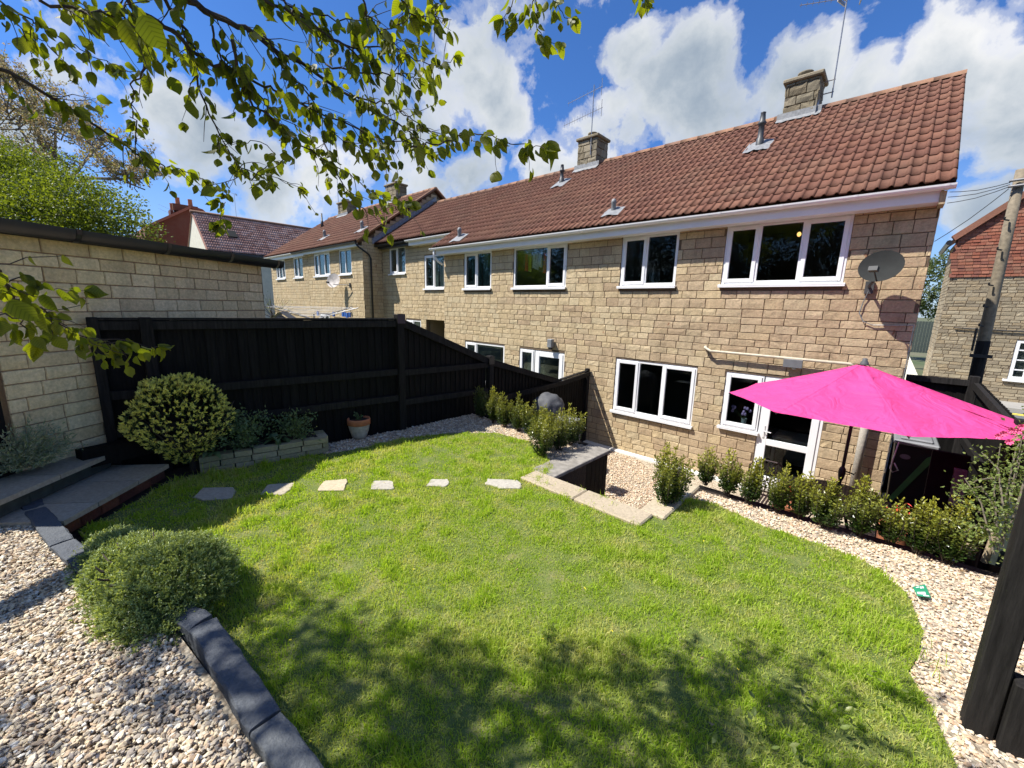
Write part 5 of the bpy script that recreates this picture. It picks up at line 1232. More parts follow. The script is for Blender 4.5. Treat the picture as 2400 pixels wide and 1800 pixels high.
for (px, py, h_, w_, Y_, lab) in ((2205, 1195, .62, .30, 6.6, 'dark paving slab leaning upright in front of the wheelie bin'), (2238, 1190, .38, .10, 6.5, 'narrow grey offcut slab leaning beside the dark upright one')):
    c = qy(px, py - 20, Y_); o = MB().obox((c[0], Y_, c[2] + h_ / 2 - .05), (w_ / 2, 0, 0), (0, .03, 0), (0, .08, h_ / 2)).build('leaning_slab', 'patio_slab' if w_ > .2 else 'lid_grey'); tag(o, lab, 'paving slab')
c = qy(2094, 1095, 7.2); m = MB(); m.tube([c + np.array([0, 0, .35]), c + np.array([-.02, 0, .1]), c + np.array([-.03, 0, -.02]), c + np.array([.0, 0, -.07]), c + np.array([.05, 0, -.03]), c + np.array([.0, 0, .06])], .008, 6); o = m.build('hose_loop', 'upvc', smooth=True); tag(o, 'short loop of white hose hanging at the house corner', 'hose')

# ---- umbrella, table
UC = np.array([-.155, 5.95]); UZ = -1.007; UR = 1.285; TOPZ = -.535; QZ = -2.90
slab('raised_patio', [(-1.2, 4.43), (.98, 4.43), (.98, 6.85), (-1.2, 6.85)], QZ, PZ, 'patio_slab')
root = empty('garden_umbrella', (UC[0], UC[1], QZ), 'open bright pink garden umbrella on a dark pole standing through the table', 'umbrella')
def upt(k, f, n=8, sag=0.0, ph=math.radians(18)):
    a = ph + 2 * math.pi * k / n; kk = k - math.floor(k); e = math.cos(math.pi / 8) / math.cos((kk - .5) * math.pi / 4); r = UR * f * e * (1 - .012 * math.sin(math.pi * kk) * f)
    z = TOPZ + (UZ - TOPZ) * (f ** .92) - .030 * math.sin(math.pi * kk) * math.sin(math.pi * min(f, 1)) + .0022 * math.sin(k * 9.1 + f * 5) * f + .0012 * math.sin(k * 23.0 - f * 9) * f
    return np.array([UC[0] + r * math.cos(a) + .02 * f, UC[1] + r * math.sin(a), z])
m = MB(); nu, nf = 96, 12; V = [tuple(upt(k * 8 / nu, max(f / nf, .03))) for f in range(nf + 1) for k in range(nu)]
m.add(V, [(f * nu + k, (f + 1) * nu + k, (f + 1) * nu + (k + 1) % nu, f * nu + (k + 1) % nu) for f in range(nf) for k in range(nu)]); cn = m.build('canopy', 'pink_canopy', root, True)
for k in range(8): MB().tube([upt(k, .04) - np.array([0, 0, .012]), upt(k, .5) - np.array([0, 0, .014]), upt(k, 1.005) - np.array([0, 0, .010])], .007, 5).build('rib', 'pole_dark', root)
for k in range(8):
    m = MB(); a_s = [upt(k, f) for f in np.linspace(.04, 1, 14)]; b_s = [upt(k + .02, f) for f in np.linspace(.04, 1, 14)]; c_s = [upt(k - .02, f) for f in np.linspace(.04, 1, 14)]; V = []
    for q in range(14): V += [c_s[q] + np.array([0, 0, .001]), a_s[q] + np.array([0, 0, .006]), b_s[q] + np.array([0, 0, .001])]
    m.add(V, [(3 * q + j, 3 * q + 3 + j, 3 * q + 4 + j, 3 * q + 1 + j) for q in range(13) for j in range(2)]); m.build('seam', 'pink_canopy', cn, True)
for k in range(8): MB().tube([upt(k, .52) - np.array([0, 0, .02]), (UC[0] + .03 * math.cos(k), UC[1] + .03 * math.sin(k), -1.14)], .006, 5).build('strut', 'pole_dark', root)
PX = np.array([.028, 0.0])
MB().tube([(UC[0] - .02, UC[1], QZ + .05), (UC[0], UC[1], -1.8), (UC[0] + .012, UC[1], TOPZ + .02)], .0165, 12).build('pole', 'pole_dark', root, True)
MB().lathe((UC[0] + .015, UC[1], TOPZ - .01), [(.04, 0), (.036, .025), (.024, .04), (.022, .068), (.008, .072)], 14).build('finial', 'cover_grey', root, True)
m = MB(); m.lathe((UC[0], UC[1], -1.83), [(.017, -.10), (.028, -.06), (.036, 0), (.032, .05), (.016, .08)], 12); m.tube([(UC[0] + .024, UC[1], -1.80), (UC[0] + .11, UC[1] - .02, -1.81), (UC[0] + .12, UC[1] - .02, -1.785)], .008, 6); m.build('crank', 'pole_dark', root, True)
MB().lathe((UC[0] - .02, UC[1], QZ), [(.24, 0), (.24, .05), (.20, .07), (.05, .10), (.04, .3), (.02, .31)], 20).build('base', 'pole_dark', root, True)
# vent flaps stitched near the right hand edge
for k0, f0 in ((7.02, .74), (7.42, .66), (7.25, .83)):
    a, b_ = upt(k0, f0), upt(k0 + .05, f0 + .2); m = MB(); d_ = np.array([0, 0, .012]); m.add([a + d_ * .6, upt(k0 + .09, f0 + .05) + d_ * 2.2, b_ + d_ * 1.2, upt(k0 - .02, f0 + .12) + d_ * .8], [(0, 1, 2, 3)]); m.build('vent_flap', 'pink_canopy', cn)
TZ = -2.14; TR = .54
root = empty('patio_table', (UC[0], UC[1], QZ), 'round dark cast metal patio table with pierced top under the umbrella', 'table')
m = MB(); n = 40
for r0, r1 in ((TR - .03, TR), (TR - .16, TR - .148), (.035, .07)):
    V = [(UC[0] + r * math.cos(2 * math.pi * i / n), UC[1] + r * math.sin(2 * math.pi * i / n), z) for z in (TZ - .012, TZ) for r in (r0, r1) for i in range(n)]
    m.add(V, [q for i in range(n) for j in [(i + 1) % n] for q in ((i, j, n + j, n + i), (2 * n + i, 3 * n + i, 3 * n + j, 2 * n + j), (n + i, n + j, 3 * n + j, 3 * n + i), (i, 2 * n + i, 2 * n + j, j))])
for d_ in ((1, 0), (0, 1)):
    for i in range(-14, 15):
        o_ = i * .0375
        if abs(o_) > TR - .03: continue
        L = math.sqrt((TR - .02) ** 2 - o_ ** 2); c = (UC[0] + (o_ if d_[1] else 0), UC[1] + (o_ if d_[0] else 0), TZ - .005 - (.002 if d_[1] else 0)); m.obox(c, (d_[0] * L if d_[0] else .009, 0, 0), (0, d_[1] * L if d_[1] else .009, 0), (0, 0, .004))
m.build('tabletop', 'table_metal', root)
for k in range(4): a = k * math.pi / 2 + .6; MB().tube([(UC[0] + .12 * math.cos(a), UC[1] + .12 * math.sin(a), TZ - .02), (UC[0] + .3 * math.cos(a), UC[1] + .3 * math.sin(a), TZ - .35), (UC[0] + .40 * math.cos(a), UC[1] + .40 * math.sin(a), QZ)], .016, 8).build('leg', 'table_metal', root, True)
# a pierced metal chair by the hedge
PZ_, PZ = PZ, QZ; c = np.array([-.93, 6.0]); root = empty('patio_chair', (c[0], c[1], PZ), 'dark cast metal patio chair with arched pierced back left of the table', 'chair')
m = MB()
for i in range(-5, 6): m.obox((c[0] + i * .04, c[1], PZ + .43), (.012, 0, 0), (0, .21, 0), (0, 0, .006))
for s_ in (-1, 1): m.obox((c[0], c[1] + s_ * .21, PZ + .43), (.23, 0, 0), (0, .012, 0), (0, 0, .010))
m.build('seat', 'table_metal', root); m = MB()
for i in range(-4, 5): x = i * .045; m.tube([(c[0] + x, c[1] + .20, PZ + .45), (c[0] + x * 1.1, c[1] + .27, PZ + .88 - abs(i) * .008)], .006, 5)
m.tube([(c[0] - .22, c[1] + .2, PZ + .43), (c[0] - .22, c[1] + .26, PZ + .8), (c[0] - .1, c[1] + .28, PZ + .90), (c[0] + .1, c[1] + .28, PZ + .90), (c[0] + .22, c[1] + .26, PZ + .8), (c[0] + .22, c[1] + .2, PZ + .43)], .012, 6); m.build('backrest', 'table_metal', root)
for sx in (-1, 1):
    for sy in (-1, 1): MB().tube([(c[0] + sx * .21, c[1] + sy * .19, PZ + .43), (c[0] + sx * .23, c[1] + sy * .22, PZ)], .012, 6).build('leg', 'table_metal', root)
PZ = PZ_
# ---- covered barbecue and its side shelf
bx_, by_, bt = -4.62, 6.1, -1.63
root = empty('covered_barbecue', (bx_, by_, PZ), 'kettle barbecue under a crumpled dark grey cover behind the left hedge', 'barbecue')
V, Fc = ico(3); rs = np.random.RandomState(4); import mathutils
cv = []
for v in V:
    w_ = 1 + .10 * mathutils.noise.noise(Vector(v) * 2.2) + .05 * mathutils.noise.noise(Vector(v) * 6) + .05 * abs(mathutils.noise.noise(Vector(v * 3.1 + 4)))
    z = v[2]; r_ = .30 * w_ * (1 if z > 0 else 1 - .12 * z); cv.append((bx_ + v[0] * r_, by_ + v[1] * r_, bt - .28 + (v[2] * .28 * w_ if z > -.3 else v[2] * .75)))
MB().add(cv, [tuple(f) for f in Fc]).build('cover', 'cover_grey', root, True)
for k in range(3): a = k * 2.1; MB().tube([(bx_ + .2 * math.cos(a), by_ + .2 * math.sin(a), bt - .6), (bx_ + .32 * math.cos(a), by_ + .32 * math.sin(a), PZ)], .016, 6).build('leg', 'steel', root)
c = qy(1333, 985, 5.6); root = empty('side_table', (c[0], 5.6, PZ), 'small grey folding side table beside the covered barbecue', 'table'); MB().bbox(c[0] - .17, c[0] + .17, 5.45, 5.75, c[2], c[2] + .03, .005).build('top', 'lid_grey', root)
for sx in (-1, 1):
    for sy in (-1, 1): MB().tube([(c[0] + sx * .15, 5.6 + sy * .13, c[2]), (c[0] + sx * .15, 5.6 + sy * .13, PZ)], .012, 6).build('leg', 'lid_grey', root)

# ---- near right: black timber frame, board, stump, plant label
root = empty('timber_frame', (.52, 2.56, GZ), 'black timber post with base rail in the near right corner on gravel', 'fence post')
MB().bbox(.510, .605, 2.53, 2.62, GZ - .03, .25, .006).build('post', 'black_post', root)
MB().bbox(.61, 1.6, 2.50, 2.60, GZ - .02, -1.50, .006).build('base_rail', 'black_post', root)
MB().bbox(.68, .72, 2.52, 2.56, -1.50, -.9, .004).build('batten', 'grey_wood', root); MB().bbox(.61, 1.6, 2.50, 2.56, -.95, -.86, .004).build('rail', 'black_post', root)
c = qz(2345, 1312, GZ); o = MB().obox((c[0] + .10, c[1] + .02, GZ + .20), (.16, 0, 0), (0, .012, 0), (0, 0, .26)).build('green_board', 'dark_green_board'); tag(o, 'dark grey green board standing behind the near black post', 'board')
c = qz(2309, 1312, GZ); o = MB().tube([(c[0], c[1], GZ - .02), (c[0] + .005, c[1], GZ + .1), (c[0] + .012, c[1], GZ + .22)], [.022, .020, .021], 10).build('stump_stake', 'stump_wood', smooth=False); tag(o, 'short pale sawn stake standing at the gravel edge by the rose', 'stake')
c = qz(2245, 1288, GZ); V, Fc = ico(2); V = V * np.array([.10, .07, .05]) * (1 + RS.normal(0, .04, (len(V), 1))) + np.array([c[0], c[1], GZ + .03]); o = MB().add(V, [tuple(f) for f in Fc]).build('rock', 'brown_block', smooth=True); tag(o, 'brown pink lump of rock at the hedge foot by the stake', 'rock')
q = [qz(2139, 1376, GZ + .03), qz(2168, 1370, GZ + .03), qz(2182, 1401, GZ + .02), qz(2150, 1397, GZ + .02)]
root = empty('plant_label', (float(q[0][0]), float(q[0][1]), GZ), 'green plastic plant label with white print lying where lawn meets gravel', 'plant label')
m = MB(); V = [tuple(p) for p in q] + [(p[0], p[1], p[2] + .002) for p in q]; m.add(V, [(3, 2, 1, 0), (4, 5, 6, 7), (0, 1, 5, 4), (1, 2, 6, 5), (2, 3, 7, 6), (3, 0, 4, 7)]); m.build('card', 'plastic_green', root)
def on_card(u, v): a = q[0] * (1 - u) + q[1] * u; b_ = q[3] * (1 - u) + q[2] * u; return a * (1 - v) + b_ * v + np.array([0, 0, .0035])
for us, vs in (((.10, .72), (.60, .82)), ((.2, .45), (.10, .18)), ((.5, .62), (.12, .3)), ((.66, .78), (.12, .3)), ((.45, .9), (.88, .95))):
    m = MB(); m.poly([on_card(us[0], vs[0]), on_card(us[0], vs[1]), on_card(us[1], vs[1]), on_card(us[1], vs[0])]); m.build('print', 'print_white', root)

# ================================================================== PLANTS
def foliage(root, name, P, D, size, mat, width=.6, tip=None, curl=1.0, rs=RS, attr='tip'):
    V, Fc = leaves(np.asarray(P), np.asarray(D), size, width, rs, curl); me = raw_mesh(name, V - np.array(wl(root)), Fc, mat, False)
    if tip is not None: set_attr(me, attr, np.repeat(tip, 4))
    return link(name, me, root, kind='stuff')
def euonymus(x, y, h, spread, label, group, seed, n=13, mat='euonymus_leaf', z0=GZ, tipk=1.0):
    rs = np.random.RandomState(seed); root = empty('euonymus_shrub', (x, y, z0), label, 'shrub', group); P = []; D = []; T = []; S = []; m = MB()
    for k in range(n):
        a = rs.uniform(0, 6.28); r0 = spread * .25 * rs.rand(); r1 = spread * math.sqrt(rs.rand()); hh = h * (rs.uniform(.55, .8) if r1 > .45 * spread else rs.uniform(.8, 1.0)); 
        if k == 0: hh = h; r1 *= .3
        b0 = np.array([x + r0 * math.cos(a), y + r0 * math.sin(a), z0]); b1 = np.array([x + r1 * math.cos(a), y + r1 * math.sin(a), z0 + hh]); bm = (b0 + b1) / 2 + np.array([r1 * .25 * math.cos(a), r1 * .25 * math.sin(a), 0])
        m.tube([b0, bm, b1], [.004, .003, .0015], 4, False); nn = int(hh / .0085)
        for i in range(nn):
            t = (i + rs.rand()) / nn; t = .12 + .88 * t; c = (1 - t) ** 2 * b0 + 2 * t * (1 - t) * bm + t * t * b1
            for q in range(3):
                p = rs.uniform(0, 6.28); wd = .042 * (1.15 - t * .75); dd = np.array([math.cos(p), math.sin(p), rs.uniform(.1, .9) + (1.2 if t > .93 else 0)]); P.append(c + dd * rs.uniform(0, wd)); D.append(dd); S.append(rs.uniform(.020, .034) * (1.1 - .3 * t)); T.append(np.clip((t - .35) * 1.8, 0, 1) * rs.uniform(.4, 1) * tipk * (hh / h) ** 1.5)
    m.build('stem', 'bark_dark', root); foliage(root, 'foliage', P, D, np.array(S), mat, .62, np.array(T), rs=rs); return root
LHB = [((-4.72, 4.42), .52, .16, 'dark euonymus shrub in the fence shadow, first of the left hedge', .25), ((-4.36, 4.36), .58, .11, 'tall thin pale tipped euonymus, second of the left hedge', .9), ((-4.10, 4.33), .52, .12, 'reddish stemmed euonymus shrub, third along the left hedge', .8),
       ((-3.82, 4.33), .56, .14, 'euonymus shrub with a bare spike, fourth along the left hedge', .7), ((-3.53, 4.28), .50, .15, 'euonymus shrub in front of the barbecue, fifth of the left hedge', .8), ((-3.27, 4.20), .52, .15, 'euonymus shrub right below the barbecue cover, sixth of the left hedge', .8),
       ((-3.05, 4.02), .50, .16, 'bushy euonymus shrub where the left hedge bends towards the lawn', .8), ((-2.93, 3.78), .52, .17, 'big front euonymus shrub nearest the lawn corner of the left hedge', .9), ((-2.90, 4.12), .54, .16, 'euonymus shrub behind the front one, near the timber coping', .9), ((-2.92, 4.40), .56, .15, 'last euonymus of the left hedge, at the far end of the coping', 1.0)]
for i, ((x, y), h, s_, lab, tk) in enumerate(LHB): euonymus(x, y, h * .98, s_ * 1.12, lab, 'euonymus shrubs of the left hedge', 100 + i, 19, tipk=tk)
RHB = [((1555, 1185), (1560, 1058), .24, 26, 'largest dark green euonymus at the left end of the right hedge'), ((1650, 1140), (1648, 1058), .13, 11, 'slender euonymus shrub second in the right hedge'), ((1700, 1162), (1690, 1066), .14, 11, 'airy euonymus shrub below the window beside the back door'), ((1752, 1184), (1762, 1086), .14, 12, 'euonymus with yellow top in front of the back door'),
       ((1818, 1202), (1812, 1094), .14, 11, 'two spiked euonymus in front of the door glass'), ((1872, 1217), (1872, 1118), .14, 12, 'euonymus shrub left of the patio table, beside red flowers'), ((1932, 1244), (1926, 1132), .15, 13, 'euonymus shrub left of the umbrella pole'), ((2012, 1260), (2024, 1132), .16, 14, 'pointed yellow green euonymus right of the umbrella pole'),
       ((2085, 1278), (2080, 1180), .15, 13, 'rounded euonymus shrub below the house corner'), ((2152, 1304), (2146, 1172), .16, 15, 'tall bright yellow topped euonymus before the leaning slabs'), ((2222, 1326), (2240, 1186), .18, 17, 'last big euonymus at the right end of the hedge')]
for i, (b_, t_, s_, n, lab) in enumerate(RHB):
    p = qz(*b_, GZ); q_ = qy(*t_, p[1]); euonymus(p[0], p[1] + .05, (q_[2] - GZ) * 1.08, s_ * .86, lab, 'euonymus shrubs of the right hedge', 200 + i, int(n * 1.45), tipk=1.0)
def dome(name, c, R, label, cat, n, size, mat, seed, lump=.12, tiplo=0.0, width=.45, up=.3, fill=True, low=0.0):
    """rounded shrub: leaves on a lumpy surface with darker ones inside"""
    rs = np.random.RandomState(seed); root = empty(name, (c[0], c[1], c[2] - R[2] * .1), label, cat); v = rs.normal(size=(n, 3)); v /= np.linalg.norm(v, axis=1)[:, None]; v[:, 2] = np.where(v[:, 2] < -low, -v[:, 2], v[:, 2])
    lum = np.array([mathutils.noise.noise(Vector(q) * 2.2 + Vector((seed, 0, 0))) + .8 * mathutils.noise.noise(Vector(q) * 5.5 + Vector((0, seed, 0))) + .5 * mathutils.noise.noise(Vector(q) * 12) for q in v])
    rr = (1 + lump * lum) * (1 - .28 * rs.rand(n) ** 2.2); P = v * rr[:, None] * np.array(R) + np.array(c); D = v + rs.normal(0, .55, (n, 3)) + np.array([0, 0, up]); tp = np.clip((rr - .86) * 4 + lum * .6, 0, 1) * rs.uniform(.3, 1, n)
    foliage(root, 'foliage', P, D, rs.uniform(.75, 1.25, n) * size, mat, width, tp, rs=rs)
    m = MB()
    for k in range(9): a = k * .7; m.tube([(c[0], c[1], c[2] - R[2] * .15), (c[0] + R[0] * .35 * math.cos(a), c[1] + R[1] * .35 * math.sin(a), c[2] + R[2] * .3), (c[0] + R[0] * .8 * math.cos(a), c[1] + R[1] * .8 * math.sin(a), c[2] + R[2] * .55)], [.012, .008, .003], 5, False)
    m.build('stem', 'bark_dark', root); return root
# foreground hebe sprawling over the stone edging: three mounds of one plant
rs = np.random.RandomState(77); hc = qz(342, 1362, BZ + .0); hc = np.array([hc[0], hc[1], BZ + .01])
root = empty('hebe_shrub', tuple(hc), 'broad low green hebe shrub sprawling over the stone edging, foreground left', 'shrub')
P = []; D = []; T = []; S = []
for (dx, dy, dz, rx, ry, rz, n) in ((.14, .14, .03, .42, .29, .23, 1900), (-.16, -.03, .0, .46, .25, .19, 1500), (.30, -.02, .0, .32, .22, .17, 900), (-.44, -.10, -.02, .42, .22, .14, 1100), (.02, .02, -.02, .64, .32, .14, 1100)):
    v = rs.normal(size=(n, 3)); v /= np.linalg.norm(v, axis=1)[:, None]; v[:, 2] = np.abs(v[:, 2]) - .12
    lum = np.array([mathutils.noise.noise(Vector(q) * 2.6 + Vector((dx * 9, 0, 0))) + .8 * mathutils.noise.noise(Vector(q) * 7) + .6 * mathutils.noise.noise(Vector(q) * 15) for q in v]); rr = (1 + .15 * lum) * (1 - .25 * rs.rand(n) ** 2)
    C_ = v * rr[:, None] * np.array([rx, ry, rz]) + hc + np.array([dx, dy, dz]); up_ = v * np.array([1, 1, .7]) + np.array([0, 0, .7]) + rs.normal(0, .3, v.shape); up_ /= np.linalg.norm(up_, axis=1)[:, None]
    for k in range(15):
        t = k / 14; P.append(C_ + up_ * (t - .85) * .06 + rs.normal(0, .004, v.shape)); D.append(up_ * (.25 + t * .9) + rs.normal(0, .6, v.shape)); T.append(np.clip((t - .45) * 1.6, 0, 1) * rs.uniform(.3, 1, n)); S.append(rs.uniform(.014, .022, n))
foliage(root, 'foliage', np.concatenate(P), np.concatenate(D), np.concatenate(S), 'hebe_leaf', .42, np.concatenate(T), rs=rs)
m = MB()
for k in range(14): a = k * .45; m.tube([hc, hc + np.array([.25 * math.cos(a), .18 * math.sin(a), .12]), hc + np.array([.34 * math.cos(a), .2 * math.sin(a), .15])], [.010, .007, .003], 5, False)
m.build('stem', 'bark_dark', root)
# golden tipped dome shrub by the fence
bc = qz(432, 1100, GZ); bc = np.array([bc[0] + .10, bc[1] + .08, GZ]); rs = np.random.RandomState(31)
root = empty('golden_shrub', tuple(bc), 'domed dark evergreen shrub covered in pale yellow tips, before the black fence', 'shrub')
P = []; D = []; T = []; S = []; cc = bc + np.array([-.05, -.05, .52]); Rr = np.array([.47, .45, .50])
nt = 1500; v = rs.normal(size=(nt, 3)); v /= np.linalg.norm(v, axis=1)[:, None]; v[:, 2] = np.where(v[:, 2] < -.8, -v[:, 2], v[:, 2])
for q in v:
    lm = mathutils.noise.noise(Vector(q) * 3); r_ = (1 + .14 * lm) * (1 - .22 * rs.rand() ** 2); tap = 1 if q[2] > -.1 else 1 + (q[2] + .1) * .9; c = cc + q * Rr * r_ * np.array([tap, tap, 1]); up_ = q * np.array([1, 1, .6]) + np.array([0, 0, .9]) + rs.normal(0, .25, 3); up_ /= np.linalg.norm(up_)
    for k in range(16):
        t = k / 16; d_ = up_ * (.5 + t) + rs.normal(0, .6, 3); P.append(c + up_ * (t - .8) * .055); D.append(d_); T.append(1.0 * (t > .5) * rs.uniform(.6, 1)); S.append(rs.uniform(.018, .028) * (1.35 if t > .5 else 1))
foliage(root, 'foliage', P, D, np.array(S), 'yew_leaf', .38, np.array(T), rs=rs)
m = MB(); m.tube([bc, bc + np.array([.01, 0, .12]), bc + np.array([0, 0, .3])], [.05, .045, .03], 8)
for k in range(16): a = k * .8; m.tube([bc + np.array([0, 0, .12]), bc + np.array([.2 * math.cos(a), .2 * math.sin(a), .35]), bc + np.array([.42 * math.cos(a), .42 * math.sin(a), .5 + .1 * (k % 3)])], [.016, .010, .004], 5, False)
m.build('trunk', 'bark_dark', root)
# lavender-like bush at the left edge
bc = qd(45, 1090, 3.45); root = empty('lavender_bush', tuple(bc), 'silvery grey green lavender bush at the left edge by the garage', 'shrub'); rs = np.random.RandomState(8); P = []; D = []; T = []
for k in range(420):
    a = rs.uniform(0, 6.28); e = rs.uniform(.15, 1.3); d_ = np.array([math.cos(a) * math.cos(e), math.sin(a) * math.cos(e), math.sin(e)]); L = rs.uniform(.25, .44)
    for i in range(15): t = .25 + .75 * i / 15; P.append(bc + d_ * L * t + rs.normal(0, .006, 3) + np.array([0, 0, -.05 * (1 - t)])); D.append(d_ + rs.normal(0, .6, 3)); T.append(t)
foliage(root, 'foliage', P, D, rs.uniform(.026, .044, len(P)), 'silver_leaf', .26, np.array(T), rs=rs)
# planter plants
def rosette(name, c, n, L, mat, label, seed, width=.28, grp=None):
    rs = np.random.RandomState(seed); root = empty(name, tuple(c), label, 'plant', grp)
    for k in range(n):
        a = rs.uniform(0, 6.28); e = rs.uniform(.3, 1.1); l = L * rs.uniform(.7, 1.15); V = []; m_ = 7
        for i in range(m_ + 1):
            t = i / m_; r_ = l * t * math.cos(e) * (1 - .1 * t); z = l * (t * math.sin(e) - .55 * t * t); w_ = l * width * math.sin(math.pi * min(1, t * .93 + .06)) ** .8 * .5; p = np.array([r_ * math.cos(a), r_ * math.sin(a), z]); sd_ = np.array([-math.sin(a), math.cos(a), 0]) * w_; V += [p - sd_ + [0, 0, w_ * .4], p, p + sd_ + [0, 0, w_ * .4]]
        m = MB().add([np.array(v) + np.array(c) for v in V], [(3 * i + j, 3 * i + j + 1, 3 * i + j + 4, 3 * i + j + 3) for i in range(m_) for j in range(2)]); m.build('leaf', mat, root, True)
    return root
pz0 = GZ + .19
rosette('strap_leaf_plant', (-5.10, 1.15, pz0), 16, .26, 'dark_leaf', 'strap leaved plant arching over the front of the stone planter', 3, .13)
rosette('broad_leaf_plant', (-5.10, 1.50, pz0), 18, .22, 'dark_leaf', 'broad leaved plant in the middle of the stone planter', 4, .36)
rosette('broad_leaf_plant', (-5.14, .88, pz0), 14, .20, 'dark_leaf', 'broad leaved plant at the left end of the stone planter', 6, .32)
def bushy(name, c, R, n, size, mat, label, seed, cat='plant', width=.55, stems=10, tip=None):
    rs = np.random.RandomState(seed); root = empty(name, tuple(c), label, cat); P = []; D = []; m = MB()
    for k in range(stems):
        v = rs.normal(size=3); v[2] = abs(v[2]) + .6; v /= np.linalg.norm(v); e = np.array(c) + v * R; b_ = np.array(c) + rs.normal(0, .02, 3) * [1, 1, 0]; m.tube([b_, (b_ + e) / 2 + rs.normal(0, .01, 3), e], [.004, .003, .0015], 4, False)
        for i in range(n // stems): t = rs.rand() ** .7; P.append(b_ + (e - b_) * t + rs.normal(0, .022 * (R[0] / .2), 3)); D.append(v + rs.normal(0, .8, 3))
    m.build('stem', 'bark_dark', root); foliage(root, 'foliage', P, D, rs.uniform(.7, 1.3, len(P)) * size, mat, width, None if tip is None else np.full(len(P), tip), rs=rs); return root
bushy('leafy_plant', (-5.14, 1.25, pz0), (.32, .32, .42), 1500, .036, 'dark_leaf', 'tall leafy plant rising at the back of the stone planter', 12, stems=18)
bushy('leafy_plant', (-5.08, 1.72, pz0), (.30, .26, .32), 1100, .032, 'dark_leaf', 'lower leafy plant at the right end of the stone planter', 13, stems=16)
# clay pot
pc = qz(847, 1027, GZ); pc = np.array([pc[0] - .05, pc[1], GZ]); root = empty('clay_pot', tuple(pc), 'weathered terracotta pot with lime bloom on gravel by the fence', 'plant pot')
MB().lathe(tuple(pc), [(.005, 0), (.085, 0), (.10, .03), (.128, .12), (.138, .19)], 28).build('pot', 'lime_bloom', root, True)
MB().lathe(tuple(pc), [(.1375, .188), (.147, .192), (.150, .262), (.147, .272), (.132, .272), (.128, .245)], 28).build('rim', 'terracotta', root, True)
MB().lathe(tuple(pc), [(.001, .245), (.06, .25), (.129, .243)], 20).build('earth', 'soil', root, True)
bushy('pot_plant', tuple(pc + np.array([0, 0, .25])), (.07, .07, .13), 130, .026, 'dark_leaf', 'small scrubby plant growing in the weathered clay pot', 14, stems=5)
# grassy tuft and weeds bottom right
rs = np.random.RandomState(15)
for i, (px, py, n, lab) in enumerate([(2060, 1500, 260, 'tuft of long dark grass at the right edge of the lawn'), (1250, 1225, 90, 'small ragged grass tuft in the middle of the lawn'), (720, 1770, 120, 'coarse grass tuft against the stone edging at the bottom')][:1]):
    c = qz(px, py, GZ); root = empty('grass_tuft', tuple(c), lab, 'grass tuft'); m = MB()
    for k in range(n):
        a = rs.uniform(0, 6.28); o_ = c + np.array([rs.normal(0, .10), rs.normal(0, .10), 0]); l = rs.uniform(.06, .13); e = rs.uniform(.2, 1.1); d_ = np.array([math.cos(a), math.sin(a)]); s_ = np.array([-d_[1], d_[0], 0]) * .0018
        p1 = o_ + np.array([*(d_ * l * .35 * e), l * .65]); p2 = o_ + np.array([*(d_ * l * e), l * (.95 - .45 * e)]); m.add([o_ - s_, o_ + s_, p1 + s_, p1 - s_, p2], [(0, 1, 2, 3), (3, 2, 4)])
    o = m.build('blades', 'grass_blade', root, kind='stuff')
for i, (px, py, lab) in enumerate([(1880, 1660, 'leafy weed with upright oval leaves in the shaded lawn corner'), (1990, 1720, 'sprawling weed nearest the gravel at the bottom right'), (1800, 1740, 'weed with dark stems at the bottom right of the lawn'), (1640, 1750, 'small three leaved weed in the shaded grass'), (2060, 1640, 'weed leaves rising where shaded lawn meets gravel')]):
    c = qz(px, py, GZ); root = empty('weed', tuple(c), lab, 'weed', 'weeds in the shaded lawn corner')
    for k in range(14 if i != 3 else 4):
        b_ = c + np.array([rs.normal(0, .07), rs.normal(0, .07), 0]); h_ = rs.uniform(.04, .12); tpt = b_ + np.array([rs.normal(0, .02), rs.normal(0, .02), h_]); m = MB()
        dd = np.array([rs.normal(0, .5), rs.normal(0, .5), rs.uniform(.1, .9)]); dd /= np.linalg.norm(dd); s_ = np.cross(dd, [0, 0, 1]); s_ /= np.linalg.norm(s_) + 1e-6; l = rs.uniform(.028, .048); w_ = l * .22
        m.add([tpt, tpt + dd * l * .3 + s_ * w_, tpt + dd * l * .7 + s_ * w_ * .85, tpt + dd * l, tpt + dd * l * .7 - s_ * w_ * .85, tpt + dd * l * .3 - s_ * w_, tpt + dd * l * .5 + np.array([0, 0, -.003])], [(0, 1, 6), (1, 2, 6), (2, 3, 6), (3, 4, 6), (4, 5, 6), (5, 0, 6)])
        o = m.build('leaf', 'rose_leaf', root)
